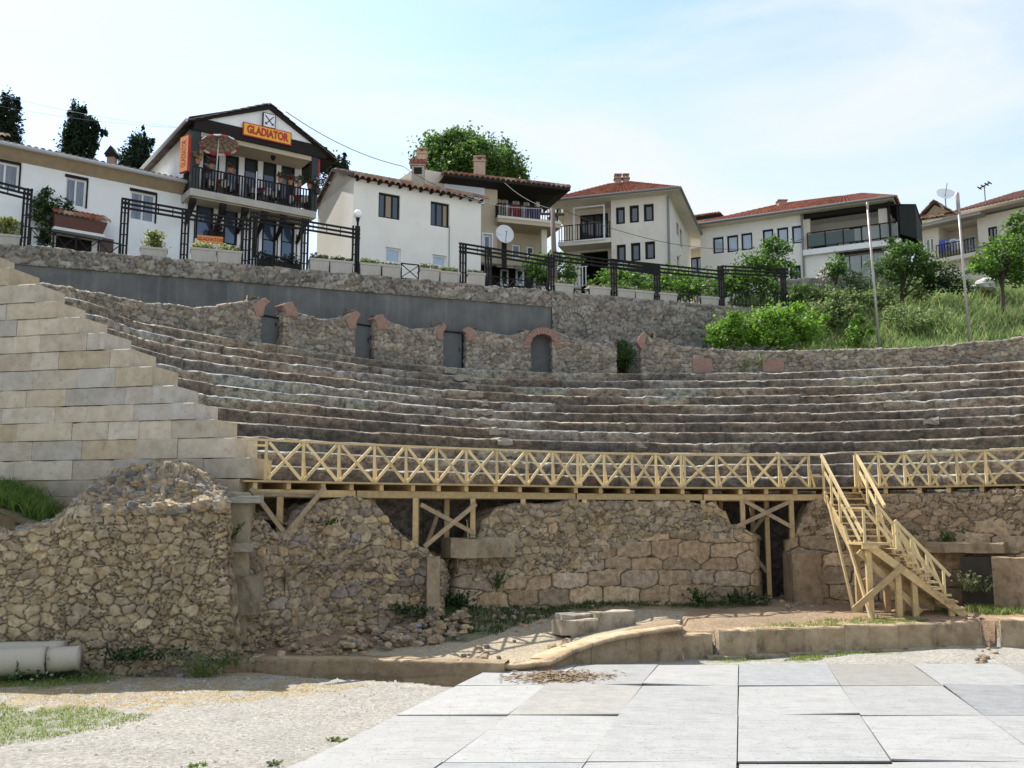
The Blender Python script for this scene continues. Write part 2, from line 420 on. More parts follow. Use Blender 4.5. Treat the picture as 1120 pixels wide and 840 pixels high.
def rubble(name, parent, path, topf, z0, inward=0.8, cw=0.32, ch=0.20, seed=1, res=0.05, amp=0.07, pal=PAL_RUB,
           mortar=(0.17, 0.135, 0.095), big=None, rough=0.0, bigpal=None, m=None, smooth=2, topnoise=0.06, zoff=None, gap=0.0, topband=0.0, warp=1.0, jit=0.8, split=0.42):
    """a masonry wall: real stones pushed out of a mortar bed, front face plus top.
    path: plan polyline, seen face on its right; topf(s, q) -> top z; big: (zlimit, cw, ch) bigger blocks low down"""
    q, s = resample(path, res, smooth=smooth)
    n = normals(q); ns = len(s)
    h = np.maximum(np.asarray(topf(s, q), float) - z0, 0.12)
    h = h + (vnoise(s * 3.1, s * 0 + seed, seed, 3) - 0.5) * 2 * topnoise
    nv = max(4, int(np.max(h) / res)); nt_ = max(3, int(inward / (res * 1.6)))
    v = np.linspace(0, 1, nv)
    tf = h[:, None] * v[None, :]
    ti = np.linspace(0, 1, nt_ + 1)[1:] * inward
    S = np.repeat(s[:, None], nv + nt_, 1)
    T = np.concatenate([tf, h[:, None] + ti[None, :]], 1)
    Z = z0 + np.concatenate([tf, np.repeat(h[:, None], nt_, 1)], 1)
    back = np.concatenate([np.zeros((ns, nv)), np.repeat(ti[None, :], ns, 0)], 1)
    wx = ((vnoise(S * 1.7, T * 1.7, seed + 3, 2) - 0.5) * cw * 0.9 + (vnoise(S * 9, T * 9, seed + 13, 3) - 0.5) * cw * 0.34) * warp
    wy = ((vnoise(S * 1.7 + 40, T * 1.7, seed + 4, 2) - 0.5) * ch * 1.1 + (vnoise(S * 9 + 7, T * 9, seed + 14, 3) - 0.5) * ch * 0.40) * warp
    e, ca, cb, lx, ly = vor(S + wx, T + wy, cw, ch, seed, jit)
    if split:
        e3, a3, b3, lx3, ly3 = vor(S + wx * .7, T + wy * .6, cw * .52, ch * .5, seed + 60, .85)
        sm = cb < split
        e = np.where(sm, np.minimum(e * 1.3, e3), e); ca = np.where(sm, a3, ca); cb = np.where(sm, b3, cb); lx = np.where(sm, lx3, lx); ly = np.where(sm, ly3, ly)
    hgt = sst(-0.02, gap + 0.11, e); colr = ca; tilt = (cb - 0.5) * lx * 0.6 + (ca - 0.5) * ly * 0.6
    C = palette(pal, ca) * (0.75 + 0.5 * cb)[..., None]
    if big is not None:
        zl, bw, bh = big
        e2, a2, b2, lx2, ly2 = vor(S + wx * 0.35, T + wy * 0.3, bw, bh, seed + 90, 0.5, 9.0)
        zl = zl(px_of(q, 2.0))[:, None] if callable(zl) else zl
        sel = (Z + (np.floor(vnoise(S * 0.8, S * 0 + 3.3, seed + 8, 1) * 5) / 5 - 0.4) * 1.3) < zl
        hgt = np.where(sel, sst(0.0, 0.05, e2) * 1.3, hgt); tilt = np.where(sel, (b2 - 0.5) * lx2 * 0.3, tilt)
        C = np.where(sel[..., None], palette(bigpal or pal, a2) * (0.8 + 0.4 * b2)[..., None], C)
        ca = np.where(sel, a2, ca)
    C = C * hgt[..., None] + np.array(mortar) * (1 - hgt[..., None])
    C = C * (0.86 + 0.28 * vnoise(S * 0.6, T * 0.6, seed + 77, 3))[..., None]
    if topband:
        C = np.where(((Z > z0 + h[:, None] - topband))[..., None], C * 0.72 + 0.02, C)
    disp = amp * (hgt * (0.62 + 0.75 * (ca - 0.5)) + tilt * hgt)
    disp = disp + (vnoise(S * 9, T * 9, seed + 5, 3) - 0.5) * amp * 0.45
    if rough:
        disp = disp + (vnoise(S * 1.1, T * 1.3, seed + 6, 4) - 0.5) * rough
    isf = np.concatenate([np.ones((ns, nv)), np.zeros((ns, nt_))], 1)
    isf[:, nv - 1] = 0.6
    V = np.zeros((ns, nv + nt_, 3))
    V[..., 0] = q[:, 0][:, None] - n[:, 0][:, None] * back + n[:, 0][:, None] * disp * isf
    V[..., 1] = q[:, 1][:, None] - n[:, 1][:, None] * back + n[:, 1][:, None] * disp * isf
    V[..., 2] = Z + disp * (1 - isf) * 1.1
    if zoff is not None: V[..., 2] += zoff(V[..., 0], V[..., 1], back) * (1 - isf)
    # back skirt so that the wall is closed from behind
    bk = V[:, -1:, :].copy(); bk[..., 2] = z0
    V = np.concatenate([V, bk], 1); C = np.concatenate([C, C[:, -1:]], 1)
    nn = nv + nt_ + 1
    return npobj(name, V.reshape(-1, 3), gridfaces(ns, nn), m or M_masonry, parent, C.reshape(-1, 3))

def block_mesh(mb_cols, fc, u0, u1, z0, z1, d0, d1, col, rng, jit=0.012, nu=6, nz=3, chip=0.03):
    """one dressed stone block with worn edges, appended to lists (V, F, C)"""
    V, Fc, C = mb_cols
    def grid(pts):
        b = sum(len(a) for a in V)
        a = np.array(pts).reshape(-1, 3); V.append(a); return b
    us = np.linspace(u0, u1, nu); zs = np.linspace(z0, z1, nz)
    pts = []
    rows = []
    prof = [(z0, d0), (z0, d1)] + [(z, d1) for z in zs[1:-1]] + [(z1 - chip * 0.7, d1), (z1, d1 - chip * 0.7), (z1, d0)]
    # profile runs: back bottom, front bottom ... front top, back top
    for k, u in enumerate(us):
        edge = 1.0 if k in (0, len(us) - 1) else 0.0
        for (z, d) in prof:
            dz = (rng.rand() - 0.5) * jit * 2; dd = (rng.rand() - 0.5) * jit * 2
            dd -= edge * 0.012 if d > d0 + 1e-6 else 0
            if z > z1 - 0.001 and rng.rand() < 0.18: dz -= rng.rand() * chip
            pts.append(fc.P(u, z + dz, d + dd))
    b = grid([tuple(p) for p in pts]); m = len(prof)
    for k in range(len(us) - 1):
        for j in range(m):
            j2 = (j + 1) % m
            Fc.append((b + k * m + j, b + k * m + j2, b + (k + 1) * m + j2, b + (k + 1) * m + j))
    Fc.append(tuple(b + j for j in range(m))[::-1]); Fc.append(tuple(b + (len(us) - 1) * m + j for j in range(m)))
    C.append(np.repeat(np.array(col)[None, :], len(pts), 0))
def blocks_obj(name, lists, m, parent=None):
    V, Fc, C = lists
    mb = MB(); mb.v = [tuple(p) for p in np.vstack(V)]; mb.f = [tuple(f[::-1]) for f in Fc]; mb.c = np.vstack(C)
    return obj(name, mb, m, parent)

# ------------------------------------------------------------------ plants
def leaf_quads(P, size, rng, flat=0.3, asp=0.55):
    n = len(P)
    a = rng.normal(size=(n, 3)); a[:, 2] *= (1 - flat); a /= np.linalg.norm(a, axis=1)[:, None]
    b = rng.normal(size=(n, 3)); b -= a * (a * b).sum(1)[:, None]; b /= np.linalg.norm(b, axis=1)[:, None] + 1e-9
    L = size * (0.6 + 0.8 * rng.rand(n))[:, None]
    V = np.stack([P - a * L * 0.5, P + b * L * asp * 0.5, P + a * L * 0.5, P - b * L * asp * 0.5], 1).reshape(-1, 3)
    return V, np.arange(4 * n).reshape(-1, 4)
def leaf_cols(n, cols, rng):
    c = np.array(cols); k = rng.randint(len(c), size=n)
    v = c[k] * (0.75 + 0.5 * rng.rand(n))[:, None]
    return np.repeat(v, 4, 0)
def crown_pts(blobs, n, rng, ncl=40, spread=0.28, shell=0.5, zs=0.75):
    w = np.array([r[0] * r[1] * r[2] for _, r in blobs]) ** 0.75; w /= w.sum()
    k = rng.choice(len(blobs), size=ncl, p=w)
    d = rng.normal(size=(ncl, 3)); d /= np.linalg.norm(d, axis=1)[:, None]
    rad = (shell + (1 - shell) * rng.rand(ncl)) ** 0.8
    c = np.array([blobs[i][0] for i in k]); R = np.array([blobs[i][1] for i in k])
    cl = c + d * R * rad[:, None]
    j = rng.randint(ncl, size=n)
    g = rng.normal(size=(n, 3)); g *= (spread * R[j].mean(1) * (0.6 + 0.7 * rng.rand(ncl)[j]))[:, None]
    g[:, 2] *= zs
    return cl[j] + g
GREEN_MID = [(0.065, 0.130, 0.028), (0.085, 0.16, 0.035), (0.05, 0.105, 0.025), (0.105, 0.18, 0.042)]
GREEN_DARK = [(0.018, 0.040, 0.020), (0.024, 0.050, 0.024), (0.014, 0.032, 0.017), (0.03, 0.055, 0.028)]
GREEN_LIGHT = [(0.14, 0.29, 0.028), (0.18, 0.32, 0.04), (0.115, 0.24, 0.027), (0.21, 0.34, 0.06)]
GREEN_GRASS = [(0.15, 0.24, 0.07), (0.19, 0.27, 0.095), (0.125, 0.21, 0.06), (0.24, 0.29, 0.12), (0.28, 0.28, 0.14)]
def foliage(name, parent, blobs, n, size, cols, seed, ncl=40, spread=0.28, shell=0.5, asp=0.55, zs=0.75):
    rng = np.random.RandomState(seed)
    P = crown_pts(blobs, n, rng, ncl, spread, shell, zs)
    V, Q = leaf_quads(P, size, rng, asp=asp)
    return npobj(name, V, Q, M_leaf, parent, leaf_cols(n, cols, rng))
def trunk_mesh(base, top, r0, limbs, seed):
    rng = random.Random(seed); mb = MB()
    base = Vector(base); top = Vector(top)
    pts = [base + (top - base) * k / 4 + Vector((rng.uniform(-.06, .06), rng.uniform(-.06, .06), 0)) * (k > 0) for k in range(5)]
    mb.tube(pts, [r0 * (1 - 0.15 * k) for k in range(5)], 8)
    for e in limbs:
        e = Vector(e); st = base + (top - base) * rng.uniform(0.45, 0.9)
        mid = (st + e) / 2 + Vector((rng.uniform(-.2, .2), rng.uniform(-.2, .2), rng.uniform(0, .3)))
        mb.tube([st, mid, e], [r0 * 0.5, r0 * 0.3, r0 * 0.12], 6)
    return mb
def tree(label, base, h, r, blobs, n, size, cols, seed, r0=0.12, group=None, ncl=40, spread=0.28, shell=0.5, name="tree", cat="tree"):
    t = thing(name, label, cat, base, group)
    b = Vector(base); bl = np.array([c for c, _ in blobs]); top = bl.mean(0)
    b.z = min(float(hill_z(np.array([b.x]), np.array([b.y]))[0]), top[2] - 1.0); t.location.z = b.z
    lim = [c for c, r_ in blobs]
    obj("trunk", trunk_mesh(b - Vector((0, 0, 0.3)), (top[0] * .6 + b.x * .4, top[1], top[2] - .2), r0, lim, seed), M_bark, t, True)
    foliage("crown", t, blobs, n, size, cols, seed, ncl * 2 if name == 'cypress_tree' else ncl, spread * (.62 if name == 'cypress_tree' else 1), shell, .55, 1.9 if name == 'cypress_tree' else .75)
    return t
def blades(P, h, w, rng, cols, lean=0.35):
    n = len(P)
    an = rng.rand(n) * 2 * math.pi
    d = np.stack([np.cos(an), np.sin(an), np.zeros(n)], 1)
    ln = rng.normal(size=(n, 3)) * lean; ln[:, 2] = 0
    H = (h * (0.5 + 0.8 * rng.rand(n)))[:, None]
    tip = P + (np.array([0, 0, 1.0]) + ln) * H
    mid = P + (np.array([0, 0, 0.55]) + ln * 0.3) * H
    ww = (w * (0.6 + 0.8 * rng.rand(n)))[:, None]
    V = np.stack([P - d * ww, P + d * ww, mid + d * ww * 0.8, tip, mid - d * ww * 0.8], 1).reshape(-1, 3)
    i = np.arange(n)[:, None] * 5
    Q = np.concatenate([i + np.array([[0, 1, 2, 4]]), i + np.array([[4, 2, 3, 3]])], 1)
    # degenerate quads avoided: use triangles
    T = np.concatenate([i + np.array([[0, 1, 2]]), i + np.array([[0, 2, 4]]), i + np.array([[4, 2, 3]])], 1).reshape(-1, 3)
    c = np.array(cols); v = c[rng.randint(len(c), size=n)] * (0.75 + 0.5 * rng.rand(n))[:, None]
    return V, T, np.repeat(v, 5, 0)
# ================================================================== plan of the place
ZT = 13.0                                        # street level above the theatre
TA = atZ(30, 270, ZT); TB = atZ(800, 336, ZT)    # edge of the street: one straight wall
TF = Fac((TA.x, TA.y), (TB.x, TB.y))
def Yt(X): return TA.y + (TB.y - TA.y) / (TB.x - TA.x) * (X - TA.x)

def px_of(q, z): return 560 + F * q[:, 0] / (q[:, 1] * CT + (z - CZ) * ST)
def topfun(pts, zguess):
    def f(s, q):
        px = px_of(q, zguess)
        py = interp(px, pts)
        v = (420.0 - py) / F
        dy = CT - v * ST; dz = ST + v * CT
        return CZ + dz / dy * q[:, 1]
    return f

# deck front edge, seats and upper wall in plan
DECK = [(-6.55, 22.3), (-5.7, 22.85), (-3.3, 24.65), (-0.85, 26.3), (1.6, 27.6), (4.8, 28.5), (7.6, 28.75), (10.2, 28.35), (13.2, 26.7), (16, 24.2), (18, 21)]
deck_q, deck_s = spline(DECK, 700)
deck_n = normals(deck_q)
def deck_z(x): return interp(x, [(-6.5, 4.02), (0, 4.09), (30, 4.10)])
inner_q = deck_q - deck_n * 1.9
inner_q = inner_q[(inner_q[:, 1] > 23.4) | (inner_q[:, 0] > 0)]
inner_q[0] = inner_q[0] + (inner_q[0] - inner_q[1]) * 3
OUT_PX = [(100, 330), (155, 351), (250, 369), (300, 376), (400, 391), (495, 402), (592, 406.5), (690, 408), (800, 407.5), (900, 405), (1000, 401), (1120, 395)]
Z0S, RISE, NR = 4.13, 0.42, 12
ZTOP = Z0S + RISE * NR
outer_pts = [(-12.5, 25.4), (-12.45, 26.0)] + [tuple(atZ(a, b, ZTOP)[:2]) for a, b in OUT_PX] + [(22.5, 34.6), (25.5, 30.5), (27, 26)]
outer_q, outer_s = spline(outer_pts, 700)
def resn(q, n):
    d = np.r_[0, np.cumsum(np.hypot(*np.diff(q, axis=0).T))]
    s = np.linspace(0, d[-1], n)
    return np.stack([np.interp(s, d, q[:, 0]), np.interp(s, d, q[:, 1])], 1)
for _ in range(12):
    outer_q[1:-1] = (outer_q[:-2] + 2 * outer_q[1:-1] + outer_q[2:]) / 4
NS = 760
inn = resn(inner_q, NS); out = resn(outer_q, NS)
ring_q = out - normals(out) * 1.0
# ring wall path in plan
def ring_idx(px, z=ZTOP + 1):
    p = px_of(ring_q, z)
    ok = ring_q[:, 1] > 15
    return int(np.argmin(np.where(ok, np.abs(p - px), 1e9)))

def pip(X, Y, poly):
    ins = np.zeros(np.shape(X), bool); n = len(poly); j = n - 1
    for i in range(n):
        xi, yi = poly[i]; xj, yj = poly[j]
        c = ((yi > Y) != (yj > Y)) & (X < (xj - xi) * (Y - yi) / (yj - yi + 1e-12) + xi)
        ins ^= c; j = i
    return ins
def pxpoly(pts, z=0.0): return [tuple(atZ(a, b, z)[:2]) for a, b in pts]

# ------------------------------------------------------------------ ground
LOWF = Fac(atZ(787, 719, 0)[:2], lvl(1066, 24.1))          # low orchestra wall
LOWF2 = Fac(lvl(1087, 24.0), lvl(1190, 23.6))
CURVE = [(540, 726.5, 0.22), (572, 726, 0.22), (602, 722, 0.27), (620, 713, 0.36), (640, 705, 0.46), (660, 699, 0.54), (680, 694.5, 0.60), (705, 690, 0.66), (728, 686.5, 0.72), (746, 684, 0.76)]
curve_pts = [atZ(a, b, z) for a, b, z in CURVE]
CHAN = [(-250, 722, 0.25), (150, 720, 0.25), (283, 721, 0.25), (375, 721, 0.25), (488, 724.5, 0.25), (552, 726, 0.25)]
chan_pts = [atZ(a, b, z) for a, b, z in CHAN]
fb_pts = sorted([(p.x, p.y) for p in chan_pts + curve_pts] + [(lvl(744, LOWF.A.y + .12).x, LOWF.A.y + .12), (lvl(777, LOWF.A.y + .2).x, LOWF.A.y + .2), tuple(LOWF.A), tuple(LOWF.B), (LOWF2.A.x, LOWF2.A.y), (LOWF2.B.x, LOWF2.B.y), (40, 30)])
bz_pts = [(-30, .2), (-1, .2), (-.2, .2)] + [(p.x, p.z - .004) for p in curve_pts[2:]] + [(curve_pts[-1].x + .12, .72), (curve_pts[-1].x + .2, .53), (LOWF.A.x - .1, .54), (LOWF.A.x, .58), (LOWF.B.x, .76), (25, .82)]
ge_px = [(-300, 736), (60, 738), (135, 737), (160, 740), (205, 740), (245, 737), (280, 735.5), (332, 740), (405, 744), (461, 748), (490, 751), (520, 753)]
ge_pts = [tuple(atZ(a, b, 0)[:2]) for a, b in ge_px]
TCP = [(285, 700, .5), (285, 722, .25), (375, 722, .25), (488, 725, .25), (420, 700, .42), (560, 692, .5), (620, 700, .5), (650, 682, .62), (700, 690, .67), (745, 685, .76), (300, 690, .6), (380, 690, .6), (470, 666, .9),
       (500, 660, .95), (650, 657, .92), (825, 655, .9), (900, 654, .9), (1000, 650, .88), (1110, 642, .98), (787, 690, .6), (870, 684, .65), (950, 680, .70), (1063, 675, .77), (1120, 671, .82),
       (870, 668, .78), (760, 672, .74), (1180, 668, .84), (930, 668, .78), (1050, 668, .84)]
tcp = np.array([tuple(atZ(a, b, z)) for a, b, z in TCP] + [(-6, 30, .9), (5, 34, .9), (14, 33, .9), (20, 30, .9), (-12, 24, .4)])
def ground_z(X, Y):
    X = np.asarray(X, float); Y = np.asarray(Y, float)
    fb = interp(X, fb_pts); ge = interp(X, ge_pts)
    num = 0; den = 0
    for p in tcp:
        w = 1.0 / (((X - p[0]) ** 2 + (Y - p[1]) ** 2) + 0.05) ** 1.7
        num = num + w * p[2]; den = den + w
    zt = num / den + (vnoise(X * 1.3, Y * 1.3, 5, 4) - 0.5) * 0.16 * sst(.6, 3.0, Y - fb)
    bz = interp(X, bz_pts); rng_ = np.where(X < 4.3, 3.2, 1.8); zt = bz + (zt - bz) * sst(.25, 1.0, (Y - fb) / rng_)
    zf = (vnoise(X * 0.9, Y * 0.9, 9, 3) - 0.5) * 0.05 - 0.02 + 0.02 * sst(17, 20, Y) * (X < 0) + 0.2 * sst(4.5, 11, X) * sst(20.8, 23.6, Y)
    dit = (Y > ge + 0.02) & (X < 0.2)
    zf = np.where(dit, -0.55 + 0.1 * vnoise(X * 3, Y * 3, 3), zf)
    z = np.where(Y > fb + 0.16, zt, zf)
    z = np.where((X < -6.0) & (Y > ge), -0.42 + .85 * sst(ge + .0, ge + .7, Y) * (.75 + .5 * vnoise(X * 1.2, Y * 0, 14, 3)) + .4 * (vnoise(X * 3.5, Y * 3.5, 4, 4) - .5), z)
    far = sst(25, 45, np.abs(X)) + sst(4, -20, Y)
    return z * (1 - np.clip(far, 0, 1)) - 0.02 * np.clip(far, 0, 1)
xs = np.r_[np.array([-400, -200, -100, -60, -40, -28, -20]), np.arange(-14, 17, 0.11), np.array([18, 20, 24, 30, 40, 60, 100, 200, 400])]
ys = np.r_[np.array([-300, -100, -40, -15, -5, 0, 4, 7]), np.arange(9, 30.5, 0.11), np.array([32, 36, 45, 80, 200, 600])]
GX, GY = np.meshgrid(xs, ys, indexing='ij')
GZ = ground_z(GX, GY)
gr = np.array((0.42, 0.40, 0.36)); straw = np.array((0.43, 0.335, 0.185)); earth = np.array((0.36, 0.26, 0.165)); redd = np.array((0.40, 0.255, 0.165))
grs = np.array((0.17, 0.21, 0.065)); pav = np.array((0.47, 0.40, 0.285)); dk = np.array((0.16, 0.13, 0.09))
def zone(poly, soft, seed, thin=0):
    nx = GX + (vnoise(GX * 1.5, GY * 1.5, seed, 4) - 0.5) * soft * 2; ny = GY + (vnoise(GX * 1.5 + 9, GY * 1.5, seed + 1, 4) - 0.5) * soft * 2
    m_ = pip(nx, ny, poly)[..., None].astype(float)
    if thin: m_ = m_ * sst(thin - .12, thin + .14, vnoise(GX * 4, GY * 4, seed + 2, 4))[..., None]
    return m_
def blend(c, m, col, k=1.0): return c * (1 - m * k) + np.array(col) * m * k
GC = np.repeat(np.repeat(gr[None, None], len(xs), 0), len(ys), 1)
GC = GC * (0.82 + 0.36 * vnoise(GX * 2, GY * 2, 21, 5))[..., None]
STRAW_P = pxpoly([(-200, 730), (60, 742), (290, 735), (420, 750), (330, 760), (220, 772), (150, 775), (-200, 775)])
GRASS_P1 = pxpoly([(-200, 745), (20, 770), (60, 775), (150, 778), (165, 782), (120, 795), (60, 806), (0, 815), (-200, 830)])
GRASS_P2 = pxpoly([(-200, 725), (100, 733), (135, 741), (100, 748), (20, 752), (-200, 760)])
GRASS_P3 = pxpoly([(848, 725), (880, 717), (935, 714), (985, 711), (1024, 712), (1000, 716), (960, 720), (900, 723)])
GRASS_P4 = pxpoly([(770, 722), (800, 718), (840, 713), (900, 710), (975, 706), (1060, 703), (1060, 706), (970, 710), (880, 717), (800, 723)])
GRASS_P5 = pxpoly([(1058, 707), (1070, 696), (1130, 700), (1130, 708), (1090, 709)])
GRASS_SHADE_P6 = pxpoly([(470, 672), (520, 662), (640, 660), (830, 657), (835, 664), (720, 664), (610, 668), (530, 680), (470, 682), (420, 680)], .8)
GC = blend(GC, zone(STRAW_P, .9, 31, .42), straw, .9)
for k, gp in enumerate((GRASS_P1, GRASS_P2, GRASS_P3, GRASS_P4, GRASS_P5)): GC = blend(GC, zone(gp, .6, 41 + k, .42), grs, .7)
terr = (GY > interp(GX, fb_pts) + 0.1)[..., None].astype(float)
ec = earth * (0.7 + 0.6 * vnoise(GX * 1.1, GY * 1.1, 51, 5))[..., None]
ec = blend(ec, sst(7, 9, GX)[..., None] * vnoise(GX * .8, GY * .8, 53, 3)[..., None], redd)
GC = GC * (1 - terr) + ec * terr
PAVZ = pxpoly([(283, 726), (330, 712), (440, 699), (560, 690), (640, 684), (700, 683), (752, 683), (748, 688), (700, 696), (604, 726), (555, 731)], .4)
GC = blend(GC, zone(PAVZ, .2, 61) * terr, pav)
GC = blend(GC, zone(GRASS_SHADE_P6, .4, 65) * terr, (0.09, 0.115, 0.04), .7)  # grass tint, darkened to put the terrace's shade into the ground colour
GC = blend(GC, ((GZ < -0.3) & (GX < 0))[..., None].astype(float), dk)
GC = blend(GC, ((GX < -5.9) & (GY > interp(GX, ge_pts) + .05))[..., None].astype(float), (0.24, 0.195, 0.135))
M_ground = mat("ground_soil", (0.5, 0.5, 0.5), 0.95, (0.55, 0.52, 0.48), 14.0, 0.9, 30, attr=True, detail=10)
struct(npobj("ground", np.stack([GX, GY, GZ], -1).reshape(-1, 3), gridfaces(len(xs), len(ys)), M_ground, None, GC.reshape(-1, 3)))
def gz1(x, y): return float(ground_z(np.array([x]), np.array([y]))[0])

# ------------------------------------------------------------------ hillside behind and beside the theatre
hx = np.r_[np.array([-300, -150, -80, -50]), np.arange(-36, 50, 0.5), np.array([55, 70, 100, 160, 300])]
hy = np.r_[np.arange(24, 75, 0.5), np.array([80, 90, 110, 140, 200, 320])]
HX, HY = np.meshgrid(hx, hy, indexing='ij')
def hill_z(X, Y):
    d = Y - Yt(X)
    zl = np.where(d < 0.7, 9.1, 13 + 0.27 * np.clip(d - 6, 0, 22) + 0.06 * np.clip(d - 28, 0, 100))
    zr = 9.5 + 0.44 * np.clip(Y - 41.6 + 0.25 * np.clip(X - 16, 0, 8), 0, 15) + 0.06 * np.clip(Y - 57, 0, 100) + (vnoise(X * .5, Y * .5, 71, 3) - .5) * 0.9
    w = sst(11.5, 14.0, X)
    return zl * (1 - w) + zr * w
HZ_ = hill_z(HX, HY)
rp_ = [tuple(p) for p in ring_q[20:-5:6]] + [(60, 26), (60, 0), (-40, 0), (-40, 23), (-12.6, 24)]
ins = pip(HX, HY, rp_)
Qh = gridfaces(len(hx), len(hy)); keep = ~(ins.reshape(-1)[Qh].any(1))
hc = np.array((0.16, 0.14, 0.08))[None, None] * (0.6 + 0.8 * vnoise(HX * .7, HY * .7, 73, 4))[..., None]
hc = blend(hc, sst(.35, .65, vnoise(HX * .5, HY * .5, 75, 3))[..., None], (0.10, 0.13, 0.05))
struct(npobj("hillside", np.stack([HX, HY, HZ_], -1).reshape(-1, 3), Qh[keep], M_ground, None, hc.reshape(-1, 3)))
M_asph = mat("asphalt", (0.11, 0.105, 0.10), 0.95, (0.15, 0.145, 0.135), 5, 0.3, 40)
st = MB()
st.hexa([TF.P(-30, ZT - .3, -.45), TF.P(32, ZT - .3, -.45), TF.P(32, ZT - .3, -6.4), TF.P(-30, ZT - .3, -6.4),
         TF.P(-30, ZT - .02, -.45), TF.P(32, ZT - .02, -.45), TF.P(32, ZT - .02, -6.4), TF.P(-30, ZT - .02, -6.4)])
struct(obj("street", st, M_asph))

# ------------------------------------------------------------------ the seating
seats = thing("stone_seating", "tiers of dark weathered stone seats curving across the middle", "seating", (5, 34, 4.0))
rs = np.random.RandomState(5)
SEATPAL = [(0.30, 0.275, 0.24), (0.26, 0.24, 0.215), (0.34, 0.305, 0.26), (0.30, 0.255, 0.21), (0.27, 0.26, 0.245), (0.37, 0.33, 0.28)]
for k in range(NR + 1):
    f = k / NR
    q = resn(inn * (1 - f) + out * f, NS); n_ = normals(q)
    s = np.r_[0, np.cumsum(np.hypot(*np.diff(q, axis=0).T))]
    zb = Z0S + RISE * (k - 1); zt_ = zb + RISE
    # blocks along the row
    cuts = [0.0]
    while cuts[-1] < s[-1]: cuts.append(cuts[-1] + rs.uniform(1.2, 3.4))
    cuts = np.array(cuts); bi = np.searchsorted(cuts, s, side='right') - 1
    bo = rs.normal(size=len(cuts)) * 0.018; bz = rs.normal(size=len(cuts)) * 0.012; bc = rs.rand(len(cuts)); bb = rs.rand(len(cuts))
    dist = np.minimum(np.abs(s - cuts[np.clip(bi, 0, len(cuts) - 1)]), np.abs(cuts[np.clip(bi + 1, 0, len(cuts) - 1)] - s))
    joint = 1 - sst(0.0, 0.05, dist)
    wear = sst(0.56, 0.78, vnoise(s * 0.9, s * 0 + k * 7.7, 81, 4))
    chip = sst(0.60, 0.72, vnoise(s * 2.6, s * 0 + k * 3.1, 83, 3))
    if k == 0:            # the dark foundation under the walkway
        prof = [(0.02, 0.0, 0), (0.01, 1.6, 0), (0.0, 3.0, 0), (0.0, 3.28, 1), (-2.2, 3.28, 1)]
        zb = 0.85
    else:
        prof = [(-0.02, -0.1, 0), (-0.01, 0.03, 0), (0.0, 0.10, 0), (0.01, 0.26, 0), (0.015, 0.355, .3), (0.015, RISE - .048, .9), (-0.085, RISE, 1), (-0.25, RISE + .0, 1), (-1.3 if k == NR else -1.15, RISE - .01, 1)]
    V = np.zeros((NS, len(prof), 3)); C = np.zeros((NS, len(prof), 3))
    base = palette(SEATPAL, bc[bi]) * (0.86 + 0.28 * bb[bi])[:, None]
    red = sst(-2, -9, q[:, 0]) * sst(3, 9, k)      # warmer, paler stone at the upper left
    base = base * (1 + 0.35 * red[:, None]) * np.array((1.10, 0.985, 0.855)) * (0.92 if k < 8 else 1.05)
    pat = sst(.45, .62, vnoise(s * .35, s * 0 + k * 1.3, 87, 3))[:, None]; base = base * (.68 + .65 * pat)
    for j, (d, z, e) in enumerate(prof):
        nd = (vnoise(s * 3.5, s * 0 + k * 5 + z * 9, 85, 3) - 0.5) * 0.022
        dd = d + bo[bi] + nd - joint * 0.022 - e * (chip * 0.04 + wear * 0.045) * (0.3 if d < -0.1 else 1)
        zz = zb + z + e * (bz[bi] - chip * 0.022 - wear * 0.022 + nd * 0.2)
        V[:, j, 0] = q[:, 0] + n_[:, 0] * dd; V[:, j, 1] = q[:, 1] + n_[:, 1] * dd; V[:, j, 2] = zz
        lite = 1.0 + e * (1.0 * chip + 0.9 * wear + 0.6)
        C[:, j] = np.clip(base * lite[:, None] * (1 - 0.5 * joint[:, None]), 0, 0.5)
    npobj("seat_row" if k else "foundation_wall", V.reshape(-1, 3), gridfaces(NS, len(prof)), M_seat, seats, C.reshape(-1, 3))
# worn block steps that break the rows (narrow stairways)
def onrow(px, k):
    f = k / NR; q = resn(inn * (1 - f) + out * f, NS); p = px_of(q, Z0S + RISE * k)
    i = int(np.argmin(np.where(q[:, 1] > 18, np.abs(p - px), 1e9))); return q[i], normals(q)[i]
stair_px = [(572, 2), (561, 3), (553, 4), (547, 5), (538, 6), (531, 7), (527, 8), (521, 9), (513, 10), (507, 11), (494, 12), (1000, 11), (992, 9), (1060, 10), (1020, 6), (975, 8), (1030, 3), (700, 4), (860, 3)]
for i, (px, k) in enumerate(stair_px):
    qq, nn_ = onrow(px, k - 0.0)
    fc = Fac(qq - np.array((nn_[1], -nn_[0])) * -0.0, qq + np.array((-nn_[1], nn_[0])) * 1.0)
    L = ([], [], []); rg = np.random.RandomState(200 + i)
    block_mesh(L, fc, -.28 - .15 * rg.rand(), .15 + .2 * rg.rand(), Z0S + RISE * (k - 1) + .2, Z0S + RISE * k + .02, -.55, .03 + .06 * rg.rand(), (0.30, 0.27, 0.225), rg, 0.04, 5, 3, .12)
    blocks_obj("step_block", L, M_ashlar, seats)

